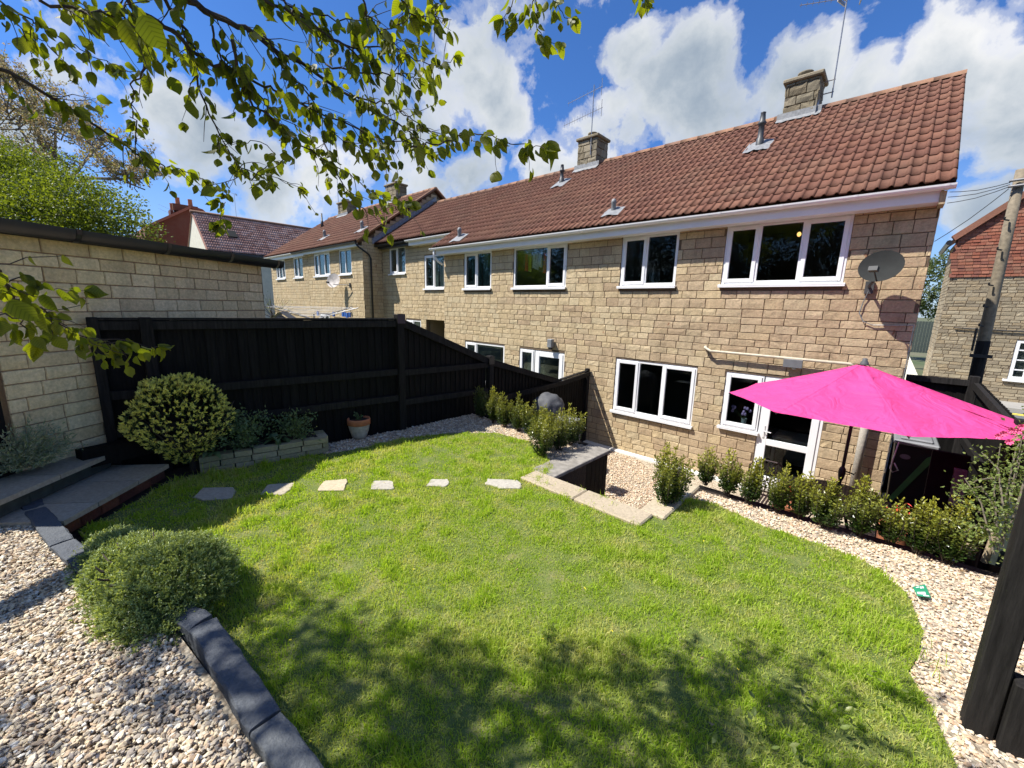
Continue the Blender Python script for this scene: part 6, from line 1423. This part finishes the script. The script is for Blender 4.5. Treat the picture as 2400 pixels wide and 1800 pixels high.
# climbing rose at the right
rs = np.random.RandomState(19); root = empty('climbing_rose', (1.0, 4.1, GZ), 'pale leaved climbing rose with pink flowers at the right edge', 'shrub'); P = []; D = []; m = MB()
canes = [((2330, 1300), (2300, 1180), (2260, 1120)), ((2340, 1290), (2330, 1150), (2345, 1040)), ((2350, 1280), (2370, 1150), (2395, 1030)), ((2345, 1270), (2385, 1100), (2420, 960)), ((2330, 1250), (2290, 1230), (2255, 1250)), ((2340, 1200), (2300, 1140), (2245, 1150)), ((2360, 1250), (2400, 1150), (2440, 1080)), ((2350, 1200), (2380, 1060), (2410, 990)), ((2350, 1180), (2340, 1100), (2300, 1060)), ((2380, 1200), (2420, 1060), (2450, 950)), ((2340, 1240), (2320, 1200), (2290, 1200)), ((2330, 1120), (2290, 1125), (2250, 1152))]
for ci, cn_ in enumerate(canes):
    yy = 3.75 + .10 * (ci % 4); A_ = [qy(*q, yy + .05 * j) for j, q in enumerate(cn_)]
    m.tube(A_, [.006, .004, .002], 5, False)
    for k in range(170 if ci < 10 else 40):
        t = rs.rand(); c = (1 - t) ** 2 * A_[0] + 2 * t * (1 - t) * A_[1] + t * t * A_[2]; P.append(c + rs.normal(0, .035, 3)); D.append(rs.normal(0, 1, 3) + np.array([-.3, -.3, .1]))
m.build('cane', 'bark_grey', root); foliage(root, 'foliage', P, D, rs.uniform(.016, .030, len(P)), 'rose_leaf', .62, rs=rs)
for (px, py) in ((2372, 1008), (2352, 1016), (2365, 1035), (2384, 1010), (2340, 1022), (2395, 1000)):
    c = qy(px, py, 3.75); m = MB()
    for k in range(8): a = k * .785; m.add([c, c + np.array([.016 * math.cos(a), -.006, .016 * math.sin(a)]), c + np.array([.020 * math.cos(a + .4), -.014, .020 * math.sin(a + .4)]), c + np.array([.016 * math.cos(a + .8), -.006, .016 * math.sin(a + .8)])], [(0, 1, 2, 3)])
    m.build('flower', 'flower_pink', root)
# small flower clumps on the patio seen through the hedge
for (px, py, yy, lab) in ((1852, 1158, 4.9, 'cluster of red flowers in a pot behind the hedge left of the table'), (2112, 1212, 4.9, 'red flowers in a pot behind the hedge below the house corner')):
    c = qy(px, py, yy); root = empty('flower_pot', (c[0], yy, QZ), lab, 'plant pot'); MB().lathe((c[0], yy, QZ), [(.09, 0), (.14, max(.2, c[2] - QZ - .12)), (.15, max(.2, c[2] - QZ - .10)), (.01, max(.2, c[2] - QZ - .11))], 16).build('pot', 'terracotta', root, True)
    P = c + rs.normal(0, .05, (90, 3)); foliage(root, 'foliage', P - np.array([0, 0, .03]), rs.normal(0, 1, (90, 3)), rs.uniform(.03, .05, 90), 'dark_leaf', .5, rs=rs); P = c + rs.normal(0, .035, (40, 3)) + np.array([0, 0, .03]); m = MB()
    for q in P: m.add([q, q + rs.normal(0, .018, 3), q + rs.normal(0, .018, 3)], [(0, 1, 2)])
    m.build('flower', 'cloth_red', root)
# litter: fallen leaves and twigs on gravel and lawn
rs = np.random.RandomState(91); Pn = np.concatenate([sample(near_bank, 70, rs), sample(LAWN, 70, rs), sample(G3, 35, rs)]); zt = np.concatenate([np.full(70, BZ + .018), np.full(70, GZ + .022), np.full(35, GZ + .006)])
D_ = rs.normal(0, 1, (175, 3)) * np.array([1, 1, .25]); V, Fc = leaves(np.column_stack([Pn, zt]), D_, rs.uniform(.014, .034, 175), .5, rs, 2.0); o = link('fallen_leaves', raw_mesh('fallen_leaves', V, Fc, 'litter'), kind='stuff')
P = np.column_stack([sample(LAWN, 26, rs), np.full(26, GZ + .028)]); V, Fc = leaves(np.repeat(P, 7, 0), rs.normal(0, 1, (182, 3)) * np.array([1, 1, .2]), np.full(182, .0085), .5, rs); o = link('lawn_flowers', raw_mesh('lawn_flowers', V, Fc, 'cloth_yellow'), kind='stuff')
# vase of mauve flowers on the sill inside
c = qy(1745, 972, 8.42); root = empty('flower_vase', (c[0], 8.42, -2.10), 'glass vase of mauve flowers inside the window beside the back door', 'vase'); MB().lathe((c[0], 8.42, -2.12), [(.035, 0), (.04, .02), (.045, .13), (.05, .15)], 14).build('vase', 'vase_glass', root, True)
m = MB()
for k in range(12):
    a = rs.uniform(0, 6.28); e = np.array([c[0] + .15 * math.cos(a) - .06, 8.40 + .05 * math.sin(a), -1.83 + rs.uniform(-.06, .06)]); m.tube([(c[0], 8.42, -2.0), e], .003, 4); V, Fc = ico(1); MB().add(V * np.array([.026, .026, .034]) + e, [tuple(f) for f in Fc]).build('flower', 'flower_mauve', root, True)
m.build('stem', 'dark_leaf', root)
MB().bbox(-2.12, -1.45, 8.34, 8.55, -2.15, -2.125, .004).build('window_board', 'upvc', HA)
# lamp glow and garments inside upper windows
p = qy(1873, 549, 9.9); root = empty('ceiling_lamp', tuple(p), 'small orange glowing lamp inside the wide upper window', 'lamp'); V, Fc = ico(2); MB().add(V * np.array([.035, .035, .045]) + p, [tuple(f) for f in Fc]).build('bulb', 'lamp_glow', root, True); MB().tube([p + [0, 0, .04], p + [0, 0, .5]], .006, 5).build('flex', 'wire_black', root)
for i, (x, L_, mat, lab) in enumerate([(-7.12, .30, 'cloth_yellow', 'yellow garment hanging inside the neighbour\'s upper window'), (-6.98, .22, 'cloth_white', 'first white garment hanging right of the yellow one'), (-6.88, .26, 'cloth_white', 'second white garment in the row behind the upper window'), (-6.78, .20, 'cloth_white', 'third white garment beside the red one'), (-6.62, .36, 'cloth_red', 'red garment at the right end of the hanging row'), (-7.24, .28, 'cloth_red', 'dark red garment at the left end of the hanging row')]):
    m = MB(); V = []; z1 = 1.33; L_ += .14
    for k in range(7):
        xx = x - .05 + .1 * k / 6; V += [(xx, 8.36 + .02 * math.sin(k * 2.3), z1 - L_ + .02 * math.sin(k)), (xx * .8 + x * .2, 8.36 + .01 * math.sin(k), z1)]
    m.add(V, [(2 * k, 2 * k + 2, 2 * k + 3, 2 * k + 1) for k in range(6)]); o = m.build('garment', mat); tag(o, lab, 'garment', 'clothes hanging behind the upper window')
o = MB().tube([(-7.5, 8.36, 1.35), (-6.4, 8.36, 1.35)], .01, 6).build('clothes_rail', 'steel'); tag(o, 'rail with clothes hanging inside the neighbour\'s upper window', 'clothes rail')
# things just over the fence on the left
c0 = qd(655, 731, 8.5); root = empty('garden_shed', (c0[0], c0[1], -2.4), 'small shed roof just showing over the long black fence', 'shed'); u = np.array([-.88, .47, 0]); v_ = np.array([.47, .88, 0]) * .55
m = MB(); r0 = c0; m.poly([r0, r0 + u * .8, r0 + u * .8 + v_ * .8 - [0, 0, .35], r0 + v_ * .8 - [0, 0, .35]]); m.poly([r0, r0 - v_ * .8 - [0, 0, .35], r0 + u * .8 - v_ * .8 - [0, 0, .35], r0 + u * .8]); m.build('roof', 'flue_grey', root)
m = MB(); m.poly([r0 - [0, 0, .04] + u * .04, r0 + u * .04 - v_ * .75 - [0, 0, .36], r0 + u * .04 - v_ * .75 - [0, 0, 1.9], r0 + u * .04 + v_ * .75 - [0, 0, 1.9], r0 + u * .04 + v_ * .75 - [0, 0, .36]]); m.build('wall', 'grey_wood', root)
c1 = qd(735, 727, 11); root = empty('clothes_airer', (c1[0], c1[1], -2.4), 'rotary clothes airer with pegged blue things behind the black fence', 'clothes airer')
m = MB(); m.tube([(c1[0], c1[1], -2.4), (c1[0], c1[1], c1[2] - .1)], .022, 6)
for k in range(4): a = k * 1.57 + .4; m.tube([(c1[0], c1[1], c1[2] - .25), (c1[0] + 1.5 * math.cos(a), c1[1] + 1.5 * math.sin(a), c1[2] + .10)], .014, 5)
m.build('frame', 'steel', root); m = MB()
for rr in (.5, .8, 1.1, 1.4):
    for k in range(4): a, b_ = k * 1.57 + .4, (k + 1) * 1.57 + .4; z = c1[2] - .25 + .35 * rr / 1.5; m.tube([(c1[0] + rr * math.cos(a), c1[1] + rr * math.sin(a), z), (c1[0] + rr * math.cos(b_), c1[1] + rr * math.sin(b_), z)], .005, 4)
m.build('line', 'cloth_white', root)
for k in range(7): a = .5 + k * .25; q_ = c1 + np.array([.9 * math.cos(a) * (1 if k % 2 else -1), .9 * math.sin(a), -.08]); MB().box(q_[0] - .05, q_[0] + .05, q_[1] - .02, q_[1] + .02, q_[2] - .10, q_[2] + .03).build('peg', 'blue_plastic', root)
bushy('twiggy_climber', tuple(qd(640, 745, 9)), (.9, .5, .55), 160, .03, 'rose_leaf', 'bare twiggy climber behind the fence beside the shed', 51, 'shrub', .5, 30)

# ================================================================== TREES
def cloud_points(blobs, n, rs, shell=.45):
    w_ = np.array([b[3] * b[4] * b[5] for b in blobs]); k = rs.choice(len(blobs), n, p=w_ / w_.sum()); B = np.array(blobs)[k]; v = rs.normal(size=(n, 3)); v /= np.linalg.norm(v, axis=1)[:, None]; r_ = (shell + (1 - shell) * rs.rand(n)) ** .6
    lum = 1 + .22 * np.sin(v[:, 0] * 7 + k) * np.cos(v[:, 2] * 6 + k * 2); return B[:, :3] + v * (r_ * lum)[:, None] * B[:, 3:6], v
def leafy_tree(name, base, blobs, n, size, mat, label, cat, seed, bark='bark_grey', tr=.18, width=.6, group=None, shell=.45):
    rs = np.random.RandomState(seed); root = empty(name, base, label, cat, group); P, v = cloud_points(blobs, n, rs, shell); foliage(root, 'crown', P, v + rs.normal(0, .9, P.shape), rs.uniform(.6, 1.4, n) * size, mat, width, rs=rs)
    m = MB(); top = np.mean([b[:3] for b in blobs], 0); base = np.array(base, float); mid = (base * .55 + top * .45); m.tube([base, (base + mid) / 2 + rs.normal(0, .1, 3), mid], [tr, tr * .8, tr * .65], 9)
    for b_ in blobs: e = np.array(b_[:3]); m.tube([mid, (mid + e) / 2 + rs.normal(0, .2, 3), e, e + rs.normal(0, .3, 3) * b_[3]], [tr * .55, tr * .35, tr * .16, tr * .04], 6, False)
    m.build('trunk', bark, root); return root
def B_(px, py, d, r): c = qd(px, py, d); return (c[0], c[1], c[2], r * 1.0, r * 1.0, r * .85)
leafy_tree('garden_tree', tuple(qd(60, 620, 9.5)), [B_(-60, 440, 9.5, 1.3), B_(60, 430, 10, 1.15), B_(160, 470, 9.8, 1.0), B_(250, 505, 9.8, .85), B_(90, 520, 9, 1.2), B_(320, 550, 9.8, .6), B_(-20, 380, 10.5, .8), B_(200, 545, 9.3, .8)], 42000, .062, 'hedge_leaf', 'dense bright green bushy tree behind the garage roof', 'tree', 61, shell=.25)
# sparse blossoming tree
def twig_tree(name, base, label, seed, blobs, nleaf, size, mat, tr=.22):
    rs = np.random.RandomState(seed); root = empty(name, tuple(base), label, 'tree'); m = MB(); P = []; D = []; base = np.array(base)
    top = base + np.array([0, 0, 3.0]); m.tube([base, top], [tr, tr * .7], 8)
    for b_ in blobs:
        c = np.array(b_[:3]); r_ = b_[3]; m.tube([top, (top + c) / 2 + rs.normal(0, .2, 3), c], [tr * .5, tr * .3, tr * .14], 6, False)
        for k in range(16):
            v = rs.normal(size=3); v[2] = v[2] * .7 + .9; v /= np.linalg.norm(v); e = c + v * r_ * rs.uniform(.7, 1.25); mid = (c + e) / 2 + rs.normal(0, .12, 3) * r_; m.tube([c + rs.normal(0, .15, 3) * r_, mid, e], [.025, .015, .005], 4, False)
            for j in range(9):
                t = rs.uniform(.2, 1); s_ = c + (e - c) * t; tv = v + rs.normal(0, .7, 3); tv /= np.linalg.norm(tv); te = s_ + tv * r_ * .3; m.tube([s_, te], [.008, .003], 3, False)
                for q in range(nleaf): u_2 = rs.rand(); P.append(s_ + (te - s_) * u_2 + rs.normal(0, .05, 3)); D.append(rs.normal(0, 1, 3))
    m.build('trunk', 'bark_grey', root); foliage(root, 'crown', P, D, rs.uniform(.6, 1.3, len(P)) * size, mat, .6, rs=rs); return root
twig_tree('blossom_tree', tuple(qd(150, 640, 16)), 'tall thinly leaved tree with pinkish brown blossom against the sky', 62, [B_(-60, 330, 16, 2.0), B_(40, 290, 16, 2.1), B_(130, 300, 17, 1.9), B_(220, 350, 16.5, 1.7), B_(120, 400, 16, 1.7), B_(300, 420, 16, 1.4), B_(-40, 420, 16, 1.7), B_(30, 200, 17, 1.1)], 16, .10, 'blossom_leaf')
leafy_tree('distant_tree', (1.4, 47, -2), [(1.9, 48, 2.4, 2.6, 1.6, 2.4), (-.6, 48, 1.6, 2.2, 1.5, 1.8)], 9000, .22, 'far_leaf', 'distant green tree seen between the house corner and the stone house', 'tree', 63)
# woodland behind the photographer, seen only as reflections in the windows
for i, (x, y, zt, r_) in enumerate([(-15, -9, 3.6, 3.2), (-9.5, -10.5, 4.2, 3.4), (-4, -10, 4.0, 3.2), (1.5, -9.5, 4.2, 3.2), (7, -10, 4.0, 3.4), (-21, -9, 4.2, 3.5), (-28, -9.5, 4.6, 3.8), (-35, -8, 4.6, 3.8)]):
    leafy_tree('woodland_tree', (x, y, -1.8), [(x, y, zt, r_, r_ * .8, 3.0), (x + 1.2, y + .6, zt - 2.6, r_ * .8, r_ * .7, 2.2), (x - 1.4, y + .3, zt - 3.4, r_ * .8, r_ * .7, 2.0)], 20000, .15, 'wood_leaf', 'dark leafy tree standing behind the photographer, mirrored in the windows', 'tree', 70 + i, group='trees behind the photographer', tr=.25)

# ---- the hazel whose branches hang over the garden
HZ_BASE = (-1.9, -2.7, BZ)
hz = empty('hazel_tree', HZ_BASE, 'overhanging hazel with dark boughs and toothed green leaves against the sky', 'tree')
LV = np.array([(0, 0, 0), (.20, .07, .05), (.36, .22, .09), (.44, .42, .10), (.41, .60, .08), (.30, .78, .05), (.14, .90, .02), (0, 1.06, -.06), (-.14, .90, .02), (-.30, .78, .05), (-.41, .60, .08), (-.44, .42, .10), (-.36, .22, .09), (-.20, .07, .05), (0, .3, -.02), (0, .65, -.03)], float)
LF = [(0, 1, 14), (1, 2, 14), (2, 3, 14), (3, 4, 15), (3, 15, 14), (4, 5, 15), (5, 6, 15), (6, 7, 15), (7, 8, 15), (8, 9, 15), (9, 10, 15), (10, 11, 15), (11, 14, 15), (11, 12, 14), (12, 13, 14), (13, 0, 14)]
LEAFV = []
for s in range(5):
    r2 = np.random.RandomState(500 + s); v = LV.copy(); v[:, 0] *= r2.uniform(.78, 1.02); v[1:14, :2] += r2.normal(0, .022, (13, 2)); v[:, 2] += -.22 * v[:, 1] ** 2 * r2.uniform(.4, 1.3) + abs(v[:, 0]) * r2.uniform(-.1, .35); LEAFV.append(v)
LEAF_ME = [raw_mesh('leaf', v, LF, 'hazel_leaf', True) for v in LEAFV]
rs = np.random.RandomState(88)
BR = []   # (points px, depth start, depth end, radius start, radius end, leaf density, side twigs)
def br(pts, d0, d1, r0, r1, dens=1.0, tw=1.0): k_ = 1.0 if pts[0][1] > 500 else .68; BR.append((pts, d0 * k_, d1 * k_, r0 * (.68 if k_ < 1 else 1), r1 * .65, dens, tw))
br([(420, -60), (448, 0), (513, 43), (593, 76), (662, 127), (723, 159), (800, 213), (880, 262), (960, 310), (1008, 360)], 1.6, 2.5, .017, .003, .9)
br([(270, -60), (300, 0), (325, 29), (390, 61), (434, 105), (470, 134), (542, 166), (615, 199), (669, 224), (800, 286), (880, 322), (960, 338), (1000, 340)], 1.5, 2.4, .013, .002, .9)
br([(-60, 130), (0, 163), (90, 210), (163, 253), (235, 300), (307, 351), (362, 380), (390, 390), (430, 400), (470, 416)], 1.7, 2.6, .010, .002, 1.0)
br([(-40, -20), (0, 4), (72, 50), (119, 78), (174, 108), (217, 134), (262, 150)], 1.8, 2.3, .005, .002, .9, .5)
br([(60, -20), (116, 7), (217, 25), (271, 31), (300, 33), (340, 50)], 1.3, 1.5, .006, .003, 1.0, .8)
br([(-40, 20), (10, 40), (60, 70), (110, 105), (165, 160)], 1.9, 2.2, .004, .0015, 1.0, .5)
br([(360, 76), (340, 110), (340, 137), (322, 181), (307, 224), (307, 260), (318, 289), (325, 336), (340, 352)], 1.8, 2.1, .0055, .0015, .35, .6)
br([(383, -10), (416, 43), (448, 101), (456, 145), (467, 203), (506, 289), (553, 380), (586, 400), (633, 412), (705, 441)], 1.7, 2.5, .008, .0015, .75, .9)
br([(542, 90), (561, 174), (586, 235), (637, 282), (709, 340), (800, 398), (860, 440), (930, 478)], 1.8, 2.6, .008, .002, 1.0, 1.1)
br([(560, -20), (640, 10), (687, 29), (760, 76), (830, 120), (870, 145)], 1.6, 2.0, .008, .003, .9, 1.0)
br([(640, -30), (700, 30), (780, 90), (840, 115), (900, 112), (960, 130), (1020, 154), (1060, 135)], 1.8, 2.3, .006, .002, .9, .9)
br([(760, 150), (830, 165), (870, 172), (920, 175), (965, 182), (1003, 193)], 2.0, 2.1, .005, .002, .7, .9)
br([(800, 217), (868, 240), (910, 243), (950, 270), (990, 295), (1040, 325)], 2.2, 2.4, .005, .002, .8, 1.0)
br([(960, 345), (1000, 340), (1060, 328), (1082, 318), (1112, 313), (1152, 317), (1207, 336), (1251, 346), (1280, 345)], 2.0, 1.75, .0045, .0015, .8, .15)
br([(840, -30), (855, 20), (878, 60), (905, 75), (960, 40)], 1.7, 1.9, .005, .002, .9, .8)
br([(930, -30), (950, 10), (975, 35), (1010, 40), (1035, 10)], 1.8, 2.0, .005, .002, .9, 1.0)
br([(1200, -30), (1203, 3), (1188, 38), (1180, 50)], 1.9, 2.0, .003, .0015, 1.1, .3)
br([(1260, -30), (1248, 14), (1217, 41), (1200, 60)], 1.9, 2.0, .003, .0015, 1.2, .3)
br([(1250, -30), (1258, 25), (1262, 60), (1271, 90), (1272, 112)], 1.9, 2.1, .003, .0015, 1.0, .2)
br([(1290, -30), (1300, 0), (1312, 22), (1336, 48)], 1.9, 2.0, .003, .0015, 1.1, .2)
br([(1500, -30), (1508, -5), (1515, 8)], 1.9, 2.0, .002, .0015, 1.2, .2)
br([(620, 80), (660, 150), (720, 220), (770, 300), (840, 345), (900, 372)], 1.9, 2.4, .005, .0015, 1.0, 1.0)
br([(500, 60), (520, 140), (590, 200), (640, 260), (700, 300), (735, 350)], 1.8, 2.4, .005, .0015, .9, .9)
br([(700, 20), (770, 40), (850, 50), (930, 90), (990, 110)], 1.8, 2.2, .004, .0015, 1.0, 1.0)
br([(130, -20), (180, 20), (240, 30), (300, 70), (380, 90)], 1.4, 1.9, .004, .0015, 1.0, .8)
br([(590, 420), (640, 360), (600, 330), (560, 340), (520, 330)], 2.3, 2.2, .003, .0015, .5, .3)
br([(760, 330), (800, 430), (830, 470), (870, 500), (905, 482), (960, 475)], 2.2, 2.4, .004, .0015, .9, .5)
br([(670, 370), (640, 400), (620, 430), (560, 400)], 2.2, 2.3, .003, .0015, .8, .4)
br([(470, 416), (500, 430), (530, 455), (510, 470)], 2.5, 2.5, .002, .0015, 1.1, .2)
br([(525, 470), (520, 510), (518, 528)], 2.4, 2.4, .002, .0012, 1.0, .1)
br([(-80, 610), (0, 640), (20, 690), (45, 708), (95, 722), (130, 750), (181, 785), (253, 802), (325, 815), (372, 812)], .95, 1.5, .0045, .0012, 1.25, .4)
br([(-60, 680), (10, 660), (72, 658), (140, 676), (185, 678)], 1.0, 1.2, .003, .001, 1.2, .3)
br([(150, 770), (190, 800), (217, 815), (260, 840)], 1.3, 1.45, .0025, .001, 1.2, .2)
br([(-60, 720), (30, 745), (60, 770), (75, 790)], 1.0, 1.15, .003, .001, 1.1, .2)
def catm(P_, n):
    P_ = [2 * P_[0] - P_[1]] + list(P_) + [2 * P_[-1] - P_[-2]]; out = []
    for i in range(1, len(P_) - 2):
        for k in range(n):
            t = k / n; out.append(.5 * ((2 * P_[i]) + (P_[i + 1] - P_[i - 1]) * t + (2 * P_[i - 1] - 5 * P_[i] + 4 * P_[i + 1] - P_[i + 2]) * t * t + (3 * P_[i] - P_[i - 1] - 3 * P_[i + 1] + P_[i + 2]) * t ** 3))
    out.append(P_[-2]); return out
LP = []; LD_ = []; LS = []
def leaf_at(p, d_, s):
    LP.append(p); LD_.append(d_); LS.append(s)
starts = []
for bi, (pts, d0, d1, r0, r1, dens, tw) in enumerate(BR):
    n = len(pts); P3 = [qd(x, y, d0 + (d1 - d0) * i / (n - 1)) for i, (x, y) in enumerate(pts)]; C = catm(P3, 4); C = [c + rs.normal(0, .004, 3) for c in C]; N = len(C)
    MB().tube(C, [r0 + (r1 - r0) * (i / (N - 1)) ** .8 for i in range(N)], 7).build('branch', 'bark_dark', hz, True); starts.append((C[0], C[0] - C[2], r0, pts[0]))
    Ls = np.cumsum([0] + [np.linalg.norm(C[i + 1] - C[i]) for i in range(N - 1)]); tot = Ls[-1]; s = .03
    side = 1
    while s < tot:
        i = min(np.searchsorted(Ls, s), N - 1); c = C[i]; tg = C[min(i + 1, N - 1)] - C[max(i - 1, 0)]; tg /= np.linalg.norm(tg) + 1e-9; frac = s / tot
        thin = frac > .25 or r0 < .006
        if thin and rs.rand() < dens:
            for _ in range(rs.choice([1, 2, 2, 3])):
                out_ = rs.normal(0, 1, 3); out_ -= tg * (out_ @ tg); out_ /= np.linalg.norm(out_); dd = out_ * .45 + np.array([0, 0, -.95]) + tg * .35 + rs.normal(0, .22, 3); leaf_at(c + out_ * .012 + rs.normal(0, .006, 3), dd, rs.choice([.020, .026, .032, .039, .048], p=[.18, .3, .28, .16, .08]))
        if rs.rand() < tw * .50 and tot > .18:
            q_ = rs.normal(0, 1, 3); q_ -= tg * (q_ @ tg); q_ /= np.linalg.norm(q_); dr = q_ * .8 + tg * .7 + np.array([0, 0, -.35]); dr /= np.linalg.norm(dr); L = rs.uniform(.05, .17); T_ = [c]
            for k in range(4): dr = dr + rs.normal(0, .22, 3) + np.array([0, 0, -.08]); dr /= np.linalg.norm(dr); T_.append(T_[-1] + dr * L / 4)
            MB().tube(T_, [.0018, .0015, .0012, .001, .0007], 4, False).build('twig', 'bark_dark', hz)
            for k in range(1, 5):
                if rs.rand() < .42 + .4 * (k == 4):
                    for _ in range(rs.choice([1, 1, 2])): leaf_at(T_[k] + rs.normal(0, .006, 3), dr * .5 + np.array([0, 0, -.9]) + rs.normal(0, .35, 3), rs.choice([.020, .026, .032, .039, .048], p=[.18, .3, .28, .16, .08]))
        s += rs.uniform(.013, .027)
    dd = C[-1] - C[-3]; dd /= np.linalg.norm(dd)
    for _ in range(3): leaf_at(C[-1], dd + np.array([0, 0, -.6]) + rs.normal(0, .4, 3), rs.uniform(.028, .05))
# a few big leaves the photograph shows near the lens
for (px, py, d_, s_, dx, dz) in ((290, 45, 1.3, .075, .1, -1), (335, 35, 1.3, .085, .3, -1), (1005, 190, 1.9, .088, .45, -.8), (580, 150, 1.9, .075, 0, -1), (680, 215, 2.0, .075, .2, -1), (640, 175, 2.0, .08, .1, -1), (445, 235, 1.9, .07, 0, -1), (940, 190, 2.0, .07, 0, -1), (840, 350, 2.1, .07, -.1, -1), (870, 345, 2.1, .06, .2, -1), (980, 340, 1.9, .075, .1, -1), (1065, 300, 1.9, .055, .1, -1), (1225, 345, 1.8, .058, .0, -1), (1275, 335, 1.75, .066, .25, -1), (1175, 325, 1.8, .05, .3, -1), (210, 245, 2.0, .07, .5, -.7), (100, 735, 1.05, .05, 0, -1), (20, 705, .95, .06, .5, -.6), (60, 760, 1.1, .045, .2, -1)):
    c = qd(px, py, d_ * (.68 if py < 500 else 1)); leaf_at(c, CR * dx + np.array([0, 0, dz]) + rs.normal(0, .1, 3), s_ * (.8 if py < 500 else 1))
LP = np.array(LP); LD_ = np.array(LD_); LS = np.array(LS); N = len(LP); M = frame_from(LD_, rs)
# leaves hang so that their blades face roughly across the view, as hazel does in the light
dep = LP @ CF; order = np.argsort(dep / LS); idx = rs.randint(0, 5, N); lw = np.array(wl(hz)); rest_v = []; rest_f = []; n0 = 0; cnt = 0
for i in order:
    px = 1200 + F_PX * (LP[i] @ CR) / dep[i]; py = 900 - F_PX * (LP[i] @ CU) / dep[i]; inview = -40 < px < 2440 and -30 < py < 1830
    if cnt < 300 and inview:
        o = bpy.data.objects.new('leaf', LEAF_ME[idx[i]]); COL.objects.link(o); o.parent = hz; mm = Matrix(M[i].tolist()).to_4x4(); o.matrix_local = Matrix.Translation(Vector(LP[i] - lw)) @ mm @ Matrix.Scale(LS[i], 4); cnt += 1
    else:
        rest_v.append(LEAFV[idx[i]] * LS[i] @ M[i].T + LP[i] - lw); rest_f += [tuple(np.array(f) + n0) for f in LF]; n0 += 16
link('far_leaves', raw_mesh('far_leaves', np.concatenate(rest_v), rest_f, 'hazel_leaf', True), hz, kind='stuff')
print('hazel leaves', N)
# boughs joining the visible branches to the trunk behind the camera, and the crown overhead
tb = np.array(HZ_BASE); fork = tb + np.array([-.15, .1, 2.2]); hub = tb + np.array([-.9, .6, 4.3])
MB().tube([tb - np.array([0, 0, .1]), tb + np.array([-.05, 0, 1.1]), fork], [.13, .105, .09], 12).build('trunk', 'bark_dark', hz, True)
MB().tube([fork, (fork + hub) / 2 + np.array([.1, 0, 0]), hub], [.075, .06, .045], 10).build('trunk', 'bark_dark', hz, True)
for (c, d_, r0, q_) in starts:
    if (q_[1] > 0 and q_[0] > 0) or r0 < .0075: continue
    s0 = fork if q_[1] > 300 else hub * .6 + fork * .4; MB().tube(catm([s0, s0 * .55 + c * .45 + np.array([0, 0, .25]), c + d_ * 1.5 + np.array([0, 0, .02]), c], 3), [.014] * 4 + [.010] * 3 + [max(r0 * .8, .005)] * 3, 6).build('branch', 'bark_dark', hz, True)
P, v = cloud_points([(-4.7, -2.0, 3.0, .75, .5, .4), (-4.0, -1.75, 3.1, .7, .5, .4), (-3.4, -1.45, 3.0, .7, .45, .4), (-3.0, -.95, 3.1, .5, .45, .35), (-2.5, -.75, 3.2, .45, .4, .3), (-4.3, -2.7, 2.4, .6, .35, .5), (-2.9, -2.6, 3.2, 1.0, .5, .6), (-1.9, -.6, 3.3, .4, .35, .3)], 6000, rs, .2)
foliage(hz, 'crown', P, rs.normal(0, .6, P.shape) + np.array([0, 0, -1.0]), rs.uniform(.05, .09, len(P)), 'hazel_leaf', .8, rs=rs)
